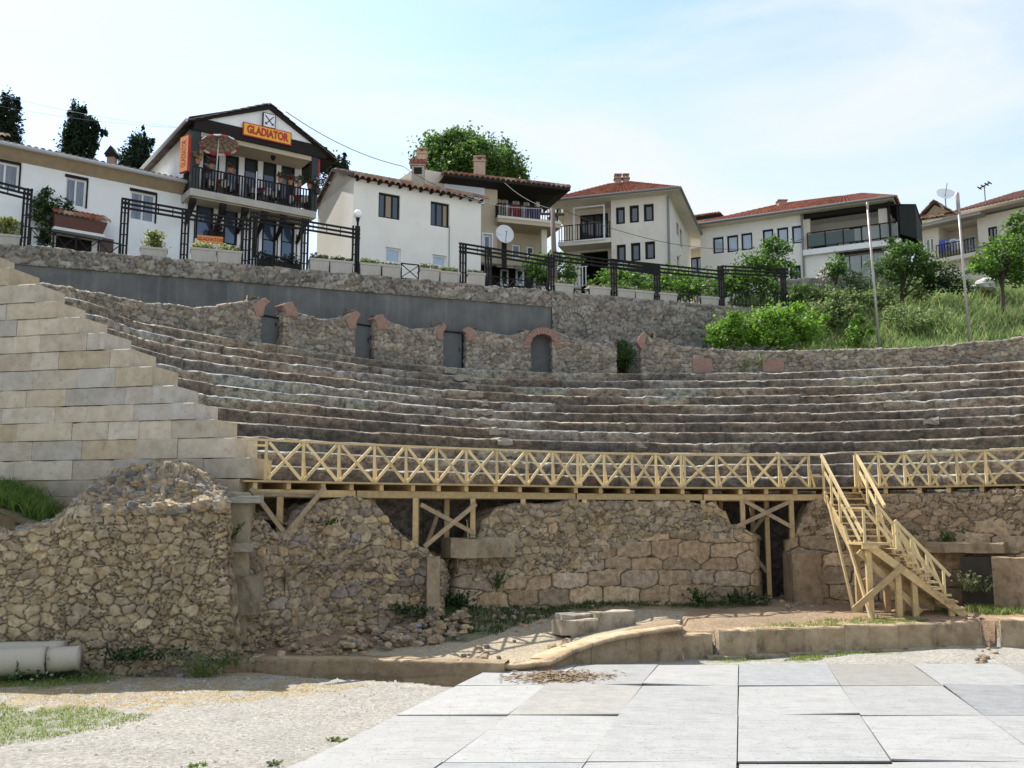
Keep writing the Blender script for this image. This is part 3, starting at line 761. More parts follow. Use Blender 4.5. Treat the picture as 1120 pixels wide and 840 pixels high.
# ------------------------------------------------------------------ stepped end wall of dressed blocks
WF = Fac(lvl(0, 24.0), lvl(275, 22.55))
steps = [(-18, 274), (10, 292), (39, 310), (62, 329), (87, 346), (114, 363), (142, 381), (167, 400), (190, 421), (212, 440), (234, 458), (257, 478), (273, 500), (262, 523), (252, 542), (250, 580), (248, 620)]
rg = np.random.RandomState(11); L = ([], [], [])
ASH = [(0.53, 0.465, 0.365), (0.51, 0.45, 0.355), (0.485, 0.445, 0.385), (0.54, 0.465, 0.35), (0.46, 0.43, 0.38), (0.52, 0.43, 0.30), (0.55, 0.49, 0.40)]
tops = [WF.uz(px, py) for px, py in steps]
tops.append((tops[-1][0], 1.0))
for i in range(len(tops) - 1):
    u1, z1 = tops[i]; z0_ = tops[i + 1][1]
    u1 = u1; a = WF.uz(-90, 400)[0]
    u = u1
    first = True
    while u > a:
        ln = rg.uniform(0.45, 0.6) if (first and i < 12 and rg.rand() < .5) else rg.uniform(0.7, 1.6)
        ua = max(u - ln, a)
        c = np.array(ASH[rg.randint(len(ASH))]) * rg.uniform(0.82, 1.12)
        if i > 12: c = c * np.array((0.8, 0.74, 0.64))
        block_mesh(L, WF, ua, u - 0.008, z0_ + 0.004, z1 - 0.004, -1.12, rg.uniform(-.012, .012), c, rg, 0.006, 5, 3, .03)
        u = ua; first = False
ew = blocks_obj("stepped_wall", L, M_ashlar)
tag(ew, "tall stepped wall of pale dressed stone blocks at the left end of the seats", "wall")

# ------------------------------------------------------------------ upper ring wall of rubble with doorways
RW = [
 ("rubble wall section left of all the metal doors, with a wavy top", [(-30, 300), (38, 311), (100, 320), (160, 331), (212, 337), (247, 334), (272, 330), (286, 327)], 20, 285.5),
 ("rubble wall section between the leftmost and the second metal door", [(311, 331), (318, 333), (326, 343), (349, 350), (373, 349), (380, 343), (388, 340)], 311, 388),
 ("rubble wall section between the second and the third metal door", [(411, 346), (416, 347), (424, 352), (429, 354), (450, 361), (469, 360), (484, 354)], 411, 483.5),
 ("rubble wall section between the third metal door and the brick arch", [(509, 358), (515, 360), (528, 363.5), (558, 367.5), (572, 364), (580, 362)], 509.5, 579.5),
 ("short flat topped rubble wall section just right of the brick arch", [(605, 361), (617, 367), (630, 371), (646, 375), (674, 376)], 605.5, 674),
 ("long low rubble wall along the top of the seats at right", [(701, 364), (706, 366), (713, 370), (748, 380), (780, 382), (829, 385), (916, 383), (1018, 380), (1065, 375), (1120, 370), (1200, 362)], 701.5, 1290),
]
def endlow(f):
    def g(s, q):
        e_ = np.minimum(s, s[-1] - s)
        return f(s, q) - .45 * (1 - sst(.1, .55, e_))
    return g
for i, (lab, tp, a, b) in enumerate(RW):
    ia, ib = ring_idx(a), ring_idx(b)
    p = ring_q[ia:ib + 1]; nn_ = normals(ring_q)
    path = [p[0] - nn_[ia] * 0.55] + list(p) + [p[-1] - nn_[ib] * 0.55]
    w_ = rubble("rubble_wall", None, path, endlow(topfun(tp, ZTOP + 1.2)), ZTOP - 0.15, 0.5, 0.32, 0.18, 300 + i * 17, 0.034, 0.075,
                [(0.38, 0.335, 0.265), (0.32, 0.29, 0.24), (0.42, 0.37, 0.29), (0.27, 0.245, 0.21), (0.34, 0.285, 0.21)], (0.135, 0.12, 0.10), smooth=0, topnoise=0.05, split=.25)
    tag(w_, lab, "wall", "rubble walls round the top of the seats")
ringn = normals(ring_q)
def ringP(px, py, d=0.0):
    i = ring_idx(px); q = ring_q[i] + ringn[i] * d
    v = (420.0 - py) / F
    return Vector((q[0], q[1], CZ + (ST + v * CT) / (CT - v * ST) * q[1]))
# metal doors
M_door = mat("door_sheet", (0.075, 0.08, 0.082), 0.6, (0.10, 0.105, 0.105), 3, 0.1, 20)
for i, (x0, x1, yt, yb, nm) in enumerate([(286.5, 310, 345, 377, "leftmost"), (389, 410.5, 354.5, 391, "second"), (484.5, 508.5, 362.5, 401, "third")]):
    a = ringP(x0, yb, -.3); b = ringP(x1, yb, -.3)
    zt_ = ringP((x0 + x1) / 2, yt, -.3).z
    fc = Fac(a[:2], b[:2])
    t = thing("metal_door", "dark grey sheet metal door, %s of the three below the street wall" % {"leftmost": "leftmost", "second": "middle one", "third": "rightmost"}[nm], "door", (a + b) / 2 - Vector((0, 0, .1)), "metal doors in the ring wall")
    obj("door_leaf", MB().fbox(fc, .03, fc.L - .03, ZTOP - .05, zt_ - .06, -.04, 0), M_door, t)
    fr = MB().fbox(fc, -.04, .03, ZTOP - .05, zt_, -.08, .04).fbox(fc, fc.L - .03, fc.L + .04, ZTOP - .05, zt_, -.08, .04).fbox(fc, -.04, fc.L + .04, zt_ - .06, zt_, -.08, .05)
    obj("door_frame", fr, M_black, t)
    obj("handle", MB().beam(fc.P(fc.L - .15, ZTOP + .9, .05), fc.P(fc.L - .15, ZTOP + 1.05, .05), .03, .03), M_black, t)
# brick stubs of the fallen arches, and the whole arch
def stub(label, pts_px, depth=.5):
    pts = [ringP(a, b, .08) for a, b in pts_px]
    i = ring_idx(pts_px[0][0]); e = Vector((-ringn[i][0], -ringn[i][1], 0)) * depth
    o = obj("brick_arch_stub", MB().prism(pts, e), M_brick, bevel=.02)
    tag(o, label, "brick stub", "brick stubs of fallen arches")
stub("broken brick arch stub above the left jamb of the leftmost metal door", [(274, 334), (281, 328.5), (289, 325.5), (293.5, 330), (289, 335), (286.5, 346), (280, 346)])
stub("broken brick arch stub above the right jamb of the leftmost metal door", [(307, 333), (313, 330.5), (318, 330), (322, 337), (325, 346), (312, 346), (311, 339)])
stub("broken stone arch stub above the left jamb of the middle metal door", [(377, 350), (383, 342), (390, 340), (393, 344), (389.5, 350), (388, 360), (380, 360)])
stub("broken brick arch stub above the right jamb of the middle metal door", [(406.5, 348), (413, 344), (418, 343.5), (422, 351), (425, 360), (411.5, 361), (411, 352)])
stub("broken brick arch stub above the left jamb of the rightmost metal door", [(477, 362), (482, 356), (486, 354), (489, 357), (485, 364), (484, 372), (478, 371)])
stub("broken brick arch stub above the right jamb of the rightmost metal door", [(504.5, 361), (510, 358), (515, 357.5), (519, 364), (521, 372), (510.5, 373), (509.5, 365)])
stub("brick corner stub at the left end of the long low ring wall", [(696, 374), (700, 367), (705, 363), (708, 367), (705, 374), (703, 382), (701, 382)])
arch = MB()
ai = [ringP(593 + 13.2 * math.cos(t), 378.5 - 13.5 * math.sin(t), .1) for t in np.linspace(math.pi + .12, -.12, 19)]
ao = [ringP(593.5 + 20.5 * math.cos(t), 378.5 - 20.5 * math.sin(t), .1) for t in np.linspace(math.pi + .12, -.12, 19)]
e = Vector((-ringn[ring_idx(593)][0], -ringn[ring_idx(593)][1], 0)) * .7
for k in range(18):
    g = 0.06
    A, B_, C_, D_ = ai[k], ai[k + 1], ao[k + 1], ao[k]
    arch.hexa([A.lerp(B_, g), A.lerp(B_, 1 - g), A.lerp(B_, 1 - g) + e, A.lerp(B_, g) + e, D_.lerp(C_, g), D_.lerp(C_, 1 - g), D_.lerp(C_, 1 - g) + e, D_.lerp(C_, g) + e])
ab = obj("brick_arch", arch, M_brick)
tag(ab, "complete red brick arch over the round headed doorway in the ring wall", "arch")
a = ringP(580, 405, -.45); b = ringP(606, 405, -.45); fc = Fac(a[:2], b[:2])
zc = ringP(593, 379, -.45).z; hw = fc.L / 2
pts = [fc.P(0, ZTOP - .05), fc.P(fc.L, ZTOP - .05)] + [fc.P(hw + hw * math.cos(t), zc + hw * math.sin(t)) for t in np.linspace(0, math.pi, 15)]
o = obj("arched_door", MB().prism(pts, fc.P(0, 0, -.05) - fc.P(0, 0, 0)), M_door)
tag(o, "dark round headed sheet metal door under the complete brick arch", "door")
for lab, x0, y0, x1, y1 in [("left hand pinkish brick slab set in the long low ring wall", 757, 392, 778, 408), ("right hand pinkish brick slab set in the long low ring wall", 834, 393, 856, 407)]:
    A, B_, C_, D_ = ringP(x0, y1, .10), ringP(x1, y1, .10), ringP(x1, y0, .10), ringP(x0, y0, .10)
    i = ring_idx((x0 + x1) / 2); e = Vector((-ringn[i][0], -ringn[i][1], 0)) * .3
    tag(obj("brick_slab", MB().prism([A, B_, C_, D_], e), M_brick, bevel=.015), lab, "slab", "brick slabs in the ring wall")

# ------------------------------------------------------------------ street retaining wall
rw = thing("retaining_wall", "high retaining wall below the street, dark concrete with a stone coping", "wall", TF.P(16, 9, 0))
uS = TF.uz(603.5, 335)[0]; uE = TF.uz(880, 320)[0]
def line(u0, u1): return [TF.P(u, 0)[:2] for u in np.linspace(u0, u1, 40)]
tW = lambda s, q: np.full(len(s), ZT)
GREYS = [(0.34, 0.315, 0.27), (0.28, 0.26, 0.23), (0.40, 0.37, 0.32), (0.31, 0.265, 0.21), (0.24, 0.225, 0.2)]
rubble("stone_coping", rw, line(-26, uS), tW, ZT - .68, .45, .36, .21, 401, .042, .09, GREYS, (0.10, 0.09, 0.078), smooth=0, topnoise=.04, split=.3)
rubble("stone_face", rw, line(uS, uE), tW, 8.9, .45, .36, .20, 402, .045, .08, GREYS, (0.10, 0.092, 0.08), smooth=0, topnoise=.03, split=.3)
obj("concrete_band", MB().fbox(TF, -26, uS, 8.9, ZT - .66, -.4, -.02), M_conc, rw)
# blind arch outline
A = [TF.uz(627.5 + 14 * math.cos(t), 366 - 24 * math.sin(t)) for t in np.linspace(math.pi, 0, 17)]
am = MB()
for k in range(16):
    g = .1; p, q = Vector(A[k]), Vector(A[k + 1]); cu, czz = TF.uz(627.5, 366)
    c = Vector((cu, czz)); po = p + (p - c).normalized() * .22; qo = q + (q - c).normalized() * .22
    P2 = lambda w, d: TF.P(w.x, w.y, d)
    am.hexa([P2(p.lerp(q, g), .11), P2(p.lerp(q, 1 - g), .11), P2(p.lerp(q, 1 - g), -.1), P2(p.lerp(q, g), -.1),
             P2(po.lerp(qo, g), .11), P2(po.lerp(qo, 1 - g), .11), P2(po.lerp(qo, 1 - g), -.1), P2(po.lerp(qo, g), -.1)])
obj("blind_arch", am, mat("arch_stone", (0.30, 0.28, 0.24), .9, (0.22, 0.2, 0.18), 6, .5, 25), rw)

# ------------------------------------------------------------------ lower masonry
lw_top = [(-80, 600), (0, 584), (35, 580), (62, 578), (80, 570), (88, 563), (110, 559), (150, 557), (200, 556), (232, 552), (242, 548), (248, 556), (253, 585), (258, 640), (264, 700), (275, 720)]
def lw_z(X, Y, back):
    px = 560 + F * X / (Y * CT + .7 * ST)
    H = interp(px, [(-80, .1), (20, .05), (60, .1), (85, .45), (120, .75), (150, .88), (205, .85), (235, .45), (250, .0)])
    return H * sst(0.0, 0.8, back) + (vnoise(X * 5, Y * 5, 8, 3) - .5) * .22 * sst(0, .3, back)
pa = [tuple(lvl(-75, 20.6)), tuple(lvl(0, 20.75)), tuple(lvl(100, 21.0)), tuple(lvl(200, 21.2)), tuple(lvl(245, 21.3)), tuple(lvl(262, 21.7)), tuple(lvl(258, 22.4))]
w_ = rubble("rubble_wall", None, pa, topfun(lw_top, 3.4), -.65, 1.5, 0.27, 0.185, 501, 0.022, 0.105,
            [(0.47, 0.37, 0.225), (0.42, 0.33, 0.205), (0.50, 0.41, 0.26), (0.37, 0.30, 0.205), (0.45, 0.36, 0.24)], (0.105, 0.08, 0.055), rough=.34, zoff=lw_z, topband=.0)
tag(w_, "big ruined rubble wall of ochre stones with a crumbled top, front left", "wall")
# loose rubble stones
def stone_mesh(p, r, seed):
    rg = np.random.RandomState(seed); mb = MB().ball((0, 0, 0), 1, 8, 6)
    v = np.array(mb.v); nn = 1 + (vnoise(v[:, 0] * 1.6 + seed, v[:, 1] * 1.6 + v[:, 2] * 2.1, seed, 2) - .5) * .9
    s3 = r * np.array((rg.uniform(.8, 1.4), rg.uniform(.7, 1.1), rg.uniform(.5, .85)))
    v = np.sign(v) * np.abs(v) ** .8
    v = v * nn[:, None] * s3; a = rg.rand() * 6.28
    v = np.stack([v[:, 0] * math.cos(a) - v[:, 1] * math.sin(a), v[:, 0] * math.sin(a) + v[:, 1] * math.cos(a), v[:, 2]], 1)
    return v + np.array(p), mb.f
def rubble_heap(name, pts, rr, seed, pal, label, cat, kind="stuff"):
    rg = np.random.RandomState(seed); mb = MB(); cs = []
    for i, p in enumerate(pts):
        v, f = stone_mesh(p, rg.uniform(*rr), seed * 100 + i); b = len(mb.v)
        mb.v += [tuple(x) for x in v]; mb.f += [tuple(b + j for j in q) for q in f]
        cs.append(np.repeat((np.array(pal[rg.randint(len(pal))]) * rg.uniform(.75, 1.25))[None], len(v), 0))
    mb.c = np.vstack(cs)
    o = obj(name, mb, M_masonry); tag(o, label, cat, None, kind); return o
rg = np.random.RandomState(61); pts = []
tfw = topfun(lw_top, 3.4)
for i in range(1300):
    px = rg.uniform(20, 246); Y = rg.uniform(21.0, 22.4)
    x = lvl(px, Y).x; fy = interp(px, [(0, 20.75), (100, 21.0), (245, 21.3)]); bk = max(0, Y - fy)
    H = interp(px, [(20, .05), (60, .1), (85, .45), (120, .75), (150, .88), (205, .85), (235, .45), (250, .0)])
    zt_ = float(tfw(np.array([0.]), np.array([[x, fy]]))[0]) + H * float(sst(0, .8, bk))
    pts.append((x, Y, zt_ + rg.uniform(-.06, .06)))
rubble_heap("rubble_stones", pts, (.045, .16), 62, PAL_GREY + PAL_RUB, "loose grey rubble heaped on the crumbled top of the big ochre wall", "rubble")

P1T = [(262, 566), (285, 566), (295, 577), (303, 590), (312, 584), (325, 562), (340, 552), (360, 548), (376, 543), (402, 546), (415, 556), (425, 567), (431, 578), (452, 596), (470, 603), (481, 609), (490, 620)]
p1 = [tuple(lvl(268, 23.6)), tuple(lvl(270, 22.75)), tuple(lvl(300, 23.0)), tuple(lvl(350, 23.75)), tuple(lvl(400, 24.35)), tuple(lvl(440, 24.8)), tuple(lvl(478, 25.25)), tuple(lvl(484, 25.6)), tuple(lvl(484, 27.6))]
w_ = rubble("podium_wall", None, p1, topfun(P1T, 3.4), .2, .9, .30, .19, 511, .025, .085, PAL_RUB + [(0.30, 0.25, 0.2)], (0.075, 0.058, 0.042), rough=.5)
tag(w_, "broken rubble podium wall under the left end of the wooden walkway", "wall", "podium walls under the walkway")
P2T = [(484, 612), (505, 605), (522, 590), (527, 571), (545, 558), (570, 552), (655, 550), (700, 549), (760, 551), (780, 552), (794, 562), (799, 576), (812, 578), (826, 587), (840, 592)]
p2 = [tuple(lvl(497, 29.0)), tuple(lvl(492, 26.6)), tuple(lvl(500, 26.25)), tuple(lvl(540, 26.7)), tuple(lvl(650, 27.9)), tuple(lvl(760, 28.55)), tuple(lvl(822, 28.6)), tuple(lvl(827, 28.8)), tuple(lvl(829, 31.2))]
w_ = rubble("podium_wall", None, p2, topfun(P2T, 3.5), .45, 1.0, .34, .20, 521, .025, .07, PAL_RUB, (0.075, 0.058, 0.042), big=(lambda px: np.interp(px, [490, 640, 720, 830], [1.75, 2.1, 2.75, 3.0]), .95, .42), rough=.16, bigpal=PAL_PORO)
tag(w_, "long middle podium wall, rubble above big worn blocks, below the walkway", "wall", "podium walls under the walkway")
P3T = [(845, 594), (861, 591), (868, 585), (878, 567), (885, 553), (896, 549), (915, 546), (950, 546), (1000, 543), (1060, 540), (1120, 536), (1260, 530)]
p3 = [tuple(lvl(856, 31.0)), tuple(lvl(860, 29.0)), tuple(lvl(866, 28.75)), tuple(lvl(900, 28.7)), tuple(lvl(960, 28.35)), tuple(lvl(1020, 27.75)), tuple(lvl(1096, 26.75)), tuple(lvl(1180, 25.2)), tuple(lvl(1260, 23.5))]
w_ = rubble("podium_wall", None, p3, topfun(P3T, 3.6), .45, 1.0, .34, .20, 531, .025, .07, PAL_PORO + PAL_RUB[:2], (0.08, 0.058, 0.042), big=(2.6, 1.25, .46), rough=.14, bigpal=PAL_PORO)
tag(w_, "podium wall of brown blocks and rubble behind the wooden staircase, right", "wall", "podium walls under the walkway")

def stone_block(label, fc, u0, u1, z0, z1, d0, d1, col, seed, m=M_poros, name="stone_block", cat="stone block", group=None, jit=.015, chip=.05):
    L = ([], [], []); rg = np.random.RandomState(seed)
    block_mesh(L, fc, u0, u1, z0, z1, d0, d1, col, rg, jit, max(4, int((u1 - u0) / .22)), max(3, int((z1 - z0) / .15)), chip)
    o = blocks_obj(name, L, m); tag(o, label, cat, group); return o
fb2 = Fac(lvl(492, 25.75), lvl(566, 26.5)); r = fb2.rect(493, 588.5, 563, 610)
stone_block("long dressed block carrying walkway posts above the left dark passage", fb2, r[0], r[1], r[2], r[3], -.75, .02, (0.34, 0.28, 0.19), 71)
fb3 = Fac(lvl(466, 25.0), lvl(482, 25.1)); r = fb3.rect(466.5, 609, 480.5, 665)
stone_block("tall upright stone slab at the right end of the broken podium wall", fb3, r[0], r[1], .6, r[3], -.35, .08, (0.37, 0.29, 0.19), 72)
fb4 = Fac(lvl(828, 28.5), lvl(890, 28.55))
r = fb4.rect(866, 605, 897, 652); stone_block("large square block at the foot of the podium wall beside the right passage", fb4, r[0], r[1], .6, r[3], -.8, .12, (0.36, 0.26, 0.16), 73)
fb5 = Fac(lvl(1040, 27.1), lvl(1130, 25.9)); r = fb5.rect(1087, 609, 1140, 642)
stone_block("big block at the foot of the podium wall at the right edge", fb5, r[0], r[1], .6, r[3], -.8, .22, (0.37, 0.27, 0.17), 74)
r = fb5.rect(1046, 602, 1096, 611)
o = obj("niche_shade_box", MB().fbox(fb5, fb5.uz(1052, 620)[0], fb5.uz(1086, 620)[0], .8, fb5.uz(1075, 609)[1], -.6, .16), mat("hollow_shade", (.03, .024, .018), .95, (.05, .04, .03), 3))  # solid box, coloured dark for the shade inside the hollow
o["label"] = "dark box painted as the shaded hollow at the foot of the right podium wall"; o["category"] = "hollow"
stone_block("long lintel block over the dark hollow in the right podium wall", fb5, fb5.uz(1012, 598)[0], fb5.uz(1099, 598)[0], fb5.uz(1070, 605)[1], fb5.uz(1070, 593)[1], -.5, .12, (0.36, 0.265, 0.17), 75)
# pier below the end wall with two projecting stone brackets and a standing block
pf = Fac(lvl(243, 22.35), lvl(275, 22.4))
r = pf.rect(244, 538, 270, 700); stone_block("narrow stone pier between the big ochre wall and the walkway's left end", pf, r[0], r[1], -.5, r[3], -.8, .0, (0.38, 0.32, 0.22), 76, M_ashlar, "stone_pier", "pier")
r = pf.rect(238, 542, 286, 550.5); stone_block("upper long stone bracket sticking out below the walkway's left end", pf, r[0], r[1], r[2], r[3], -.3, .3, (0.40, 0.38, 0.33), 77, M_ashlar, "stone_bracket", "bracket")
r = pf.rect(252, 594, 275, 603); stone_block("lower short stone bracket sticking out of the narrow pier", pf, r[0], r[1], r[2], r[3], -.3, .25, (0.38, 0.34, 0.27), 78, M_ashlar, "stone_bracket", "bracket")
r = pf.rect(258, 629, 284, 662); stone_block("square standing block at the foot of the narrow pier", pf, r[0], r[1], r[2] - .2, r[3], -.5, .15, (0.33, 0.28, 0.20), 79)

# low orchestra wall, curved kerb wall, channel wall
def wallblocks(name, label, fc, cuts, z0, z1, d0, d1, seed, cat="wall", pal=PAL_PORO):
    L = ([], [], []); rg = np.random.RandomState(seed)
    for a, b in zip(cuts[:-1], cuts[1:]):
        c = np.array(pal[rg.randint(len(pal))]) * rg.uniform(.95, 1.15)
        block_mesh(L, fc, a, b - .004, z0, (z1(a) if callable(z1) else z1) + rg.uniform(-.012, .012), d0, d1 + rg.uniform(-.01, .01), c, rg, .008, 7, 4, .05)
    o = blocks_obj(name, L, M_poros); tag(o, label, cat); return o
PORL = [(0.42, 0.32, 0.20), (0.38, 0.285, 0.175), (0.40, 0.30, 0.19), (0.44, 0.345, 0.225)]
zl = atY(900, 682, LOWF.P(LOWF.L * .4, 0).y).z
wallblocks("low_wall", "long low wall of squared brown blocks in front of the wooden staircase", LOWF, [0, .9, 2.05, 3.0, 4.3, 5.6, 6.3, LOWF.L], -.1, lambda u: .6 + .185 * (u + .4) / LOWF.L, -.55, 0, 81, pal=PORL)
wallblocks("low_wall", "short low brown block wall at the right edge beyond the gap", LOWF2, [0, 1.4, 2.6], -.1, .83, -.55, 0, 82, pal=PORL)
q_ = LOWF.P(0, 0); sb = Fac(lvl(744, q_.y - .12), lvl(776, q_.y + .02))
stone_block("short low block stepping down beside the curved kerb wall", sb, .0, sb.L, -.1, .52, -.5, .0, (0.40, 0.31, 0.2), 83)
cm = Fac((LOWF.A.x - .3, LOWF.A.y - .22), (LOWF.B.x, LOWF.B.y - .22)); L = ([], [], []); rg = np.random.RandomState(84)
for k in range(7): block_mesh(L, cm, cm.L * k / 7, cm.L * (k + 1) / 7 - .01, -.1, .05 + .19 * k / 7, -.4, .0, np.array((0.40, 0.34, 0.25)), rg, .01, 5, 3, .02)
tag(blocks_obj("stone_kerb", L, M_poros), "thin stone kerb along the foot of the long low wall", "kerb")
cq, cs_ = spline([(p.x, p.y) for p in curve_pts], 160); cz_k = np.interp(cq[:, 0], [p.x for p in curve_pts], [p.z for p in curve_pts])
cn_ = normals(cq); cz_k = cz_k + (vnoise(cs_ * 2.5, cs_ * 0, 91, 3) - .5) * .03
kp = [(0, None, -.12), (.0, .35, 0), (.005, .7, 0), (0, None, -.10001), (.045, None, -.10), (.055, None, -.03), (.03, None, 0), (-.2, None, .004), (-.6, None, -.03), (-.6, 0.0, 0)]
V = np.zeros((len(cs_), len(kp), 3)); C = np.zeros((len(cs_), len(kp), 3))
slab = np.floor(cs_ / 1.35); sj = sst(0, .03, np.minimum(cs_ % 1.35, 1.35 - cs_ % 1.35))
for j, (d, fz, dz) in enumerate(kp):
    dd = d + (vnoise(cs_ * 4, cs_ * 0 + j * 3.3, 92, 3) - .5) * .03 - (1 - sj) * .02
    zz = (-.15 + (cz_k + .05) * fz) if fz is not None else cz_k + dz
    if j == 0: zz = np.full(len(cs_), -.15)
    V[:, j] = np.column_stack([cq + cn_ * dd[:, None], zz])
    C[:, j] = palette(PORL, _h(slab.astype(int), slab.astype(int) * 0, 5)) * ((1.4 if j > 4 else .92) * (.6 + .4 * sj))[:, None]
w_ = npobj("kerb_wall", V.reshape(-1, 3), gridfaces(len(cs_), len(kp)), M_poros, None, C.reshape(-1, 3))
tag(w_, "curved stone kerb wall rising to the right beside the stage floor", "wall")
ch = [(p.x, p.y) for p in chan_pts[1:]]
w_ = rubble("channel_wall", None, ch, lambda s, q: np.full(len(s), .25), -.7, .55, 1.7, .32, 92, .03, .03, [(0.33, 0.25, 0.15), (0.37, 0.28, 0.17), (0.30, 0.225, 0.14)], (0.15, 0.11, 0.07), m=M_poros, topnoise=.015, smooth=0, gap=-.12, warp=.2, jit=.3, split=0)
tag(w_, "long straight stone wall of the sunken channel beside the gravel", "wall")
# broken slab pair and rubble row on the earth terrace
sf = Fac(atZ(622, 690, .6)[:2], atZ(696, 683, .66)[:2])
stone_block("right hand long slab lying on the earth behind the kerb wall", sf, sf.L * .42, sf.L, .5, .98, -.5, .0, (0.40, 0.35, 0.27), 93)
stone_block("left hand broken slab lying on the earth behind the kerb wall", sf, -.2, sf.L * .42, .5, .84, -.45, .05, (0.38, 0.33, 0.25), 94)
stone_block("thin broken slab leaning on top of the left hand slab", sf, -.05, sf.L * .44, .8, .95, -.55, -.2, (0.40, 0.36, 0.29), 95)
rg = np.random.RandomState(63); pts = []
for i in range(150):
    px = rg.uniform(375, 515); p = atZ(px, 686 + (px - 440) * -.04 + rg.uniform(-4, 4), .68); pts.append((p.x, p.y, gz1(p.x, p.y) + rg.uniform(0, .22)))
rubble_heap("rubble_stones", pts, (.05, .14), 64, PAL_RUB + PAL_PORO + PAL_GREY[:1], "row of loose grey rubble on the shaded earth left of the slabs", "rubble")
pts = []
for i in range(420):
    px = rg.uniform(262, 400); py = rg.uniform(655, 720); k = (px - 262) / 138
    if rg.rand() < k * .6: continue
    p = atZ(px, max(py, 668 + 10 * rg.rand()), .55)
    if p.y < interp(p.x, fb_pts) + .35: continue
    pts.append((p.x, p.y, gz1(p.x, p.y) + rg.uniform(-.02, .16) + .5 * max(0, .5 - k) * sst(21.2, 22.6, p.y)))
rubble_heap("rubble_stones", pts, (.035, .11), 65, PAL_RUB + PAL_PORO, "slope of fallen rubble at the foot of the broken podium wall", "rubble")
pts = []
for (px, py, n, sp) in [(560, 675, 40, 30), (620, 686, 18, 16), (880, 664, 40, 28), (1000, 662, 40, 40), (845, 650, 30, 8), (600, 668, 30, 30), (1075, 690, 26, 9), (1100, 655, 30, 22), (520, 695, 25, 20)]:
    for i in range(n):
        p = atZ(px + rg.normal() * sp * .6, py + rg.normal() * 4, .7); pts.append((p.x, p.y, gz1(p.x, p.y) + rg.uniform(-.03, .03)))
rubble_heap("loose_stones", pts, (.03, .11), 66, PAL_RUB + PAL_PORO + PAL_GREY[:2], "small loose stones scattered over the earth terrace", "stones")
pts = []
for i in range(420):
    px = rg.uniform(95, 285); x = lvl(px, 20.6).x; y = interp(x, ge_pts) + rg.uniform(.05, .75); pts.append((x, y, gz1(x, y) + rg.uniform(-.03, .04)))
rubble_heap("rubble_stones", pts, (.025, .10), 67, PAL_RUB + PAL_GREY[:2], "small fallen stones on the soil bank at the foot of the ochre wall", "rubble")
# earth bank between the ochre wall and the stepped wall
bx = np.linspace(-15, -7.6, 40); by = np.linspace(21.2, 24.6, 24); BX, BY = np.meshgrid(bx, by, indexing='ij')
BZ = interp(BX, [(-15, 3.7), (-12, 3.55), (-11, 3.35), (-10, 3.0), (-9, 2.8), (-7.6, 2.4)]) + (BY - 21.2) * .12 + (vnoise(BX * 2, BY * 2, 6, 3) - .5) * .25
bcv = np.array((0.17, 0.15, 0.07))[None, None] * (.6 + .8 * vnoise(BX * 2, BY * 2, 7, 3))[..., None]
struct(npobj("earth_bank", np.stack([BX, BY, BZ], -1).reshape(-1, 3), gridfaces(40, 24), M_ground, None, bcv.reshape(-1, 3)))

# ------------------------------------------------------------------ stage floor of painted boards
M_pan = [mat("floor_paint_%s" % n, c, .65, c2, 3.0, .12, 30, stain=((0.15, 0.145, 0.135), 9.0, .54, .72, (.10, 1.6, 1), .8), rnd=.10, specks=((0.09, 0.085, 0.075), 22.0, .62, .70, .8))
         for n, c, c2 in [("pale", (0.305, 0.305, 0.30), (0.26, 0.26, 0.255)), ("white", (0.32, 0.318, 0.31), (0.28, 0.278, 0.27)), ("cream", (0.315, 0.305, 0.275), (0.265, 0.255, 0.235)), ("grey", (0.215, 0.225, 0.23), (0.27, 0.275, 0.275)), ("tan", (0.265, 0.255, 0.23), (0.225, 0.22, 0.20))]]
colsX = [(547, 327), (632, 485), (720, 641), (808, 806), (904, 975), (998, 1148), (1097, 1320), (1200, 1500)]
rowsY = [727, 750.5, 782.5, 834, 922]
def colline(c, y): return c[0] + (c[1] - c[0]) * (y - 727) / (834 - 727)
rg = np.random.RandomState(44)
coln = ["first column from the left", "second column from the left", "third column from the left", "fourth column from the left", "fifth column from the left", "sixth column from the left", "seventh column from the left"]
rown = ["farthest row", "second row from the far edge", "third row from the far edge", "nearest row"]
special = {(0, 3): 3, (0, 4): 4, (0, 5): 0, (1, 6): 3, (1, 5): 3, (3, 1): 3, (1, 1): 2, (0, 6): 4, (1, 2): 0}
cname = ["pale grey", "white", "cream", "dark grey scuffed", "tan grey"]
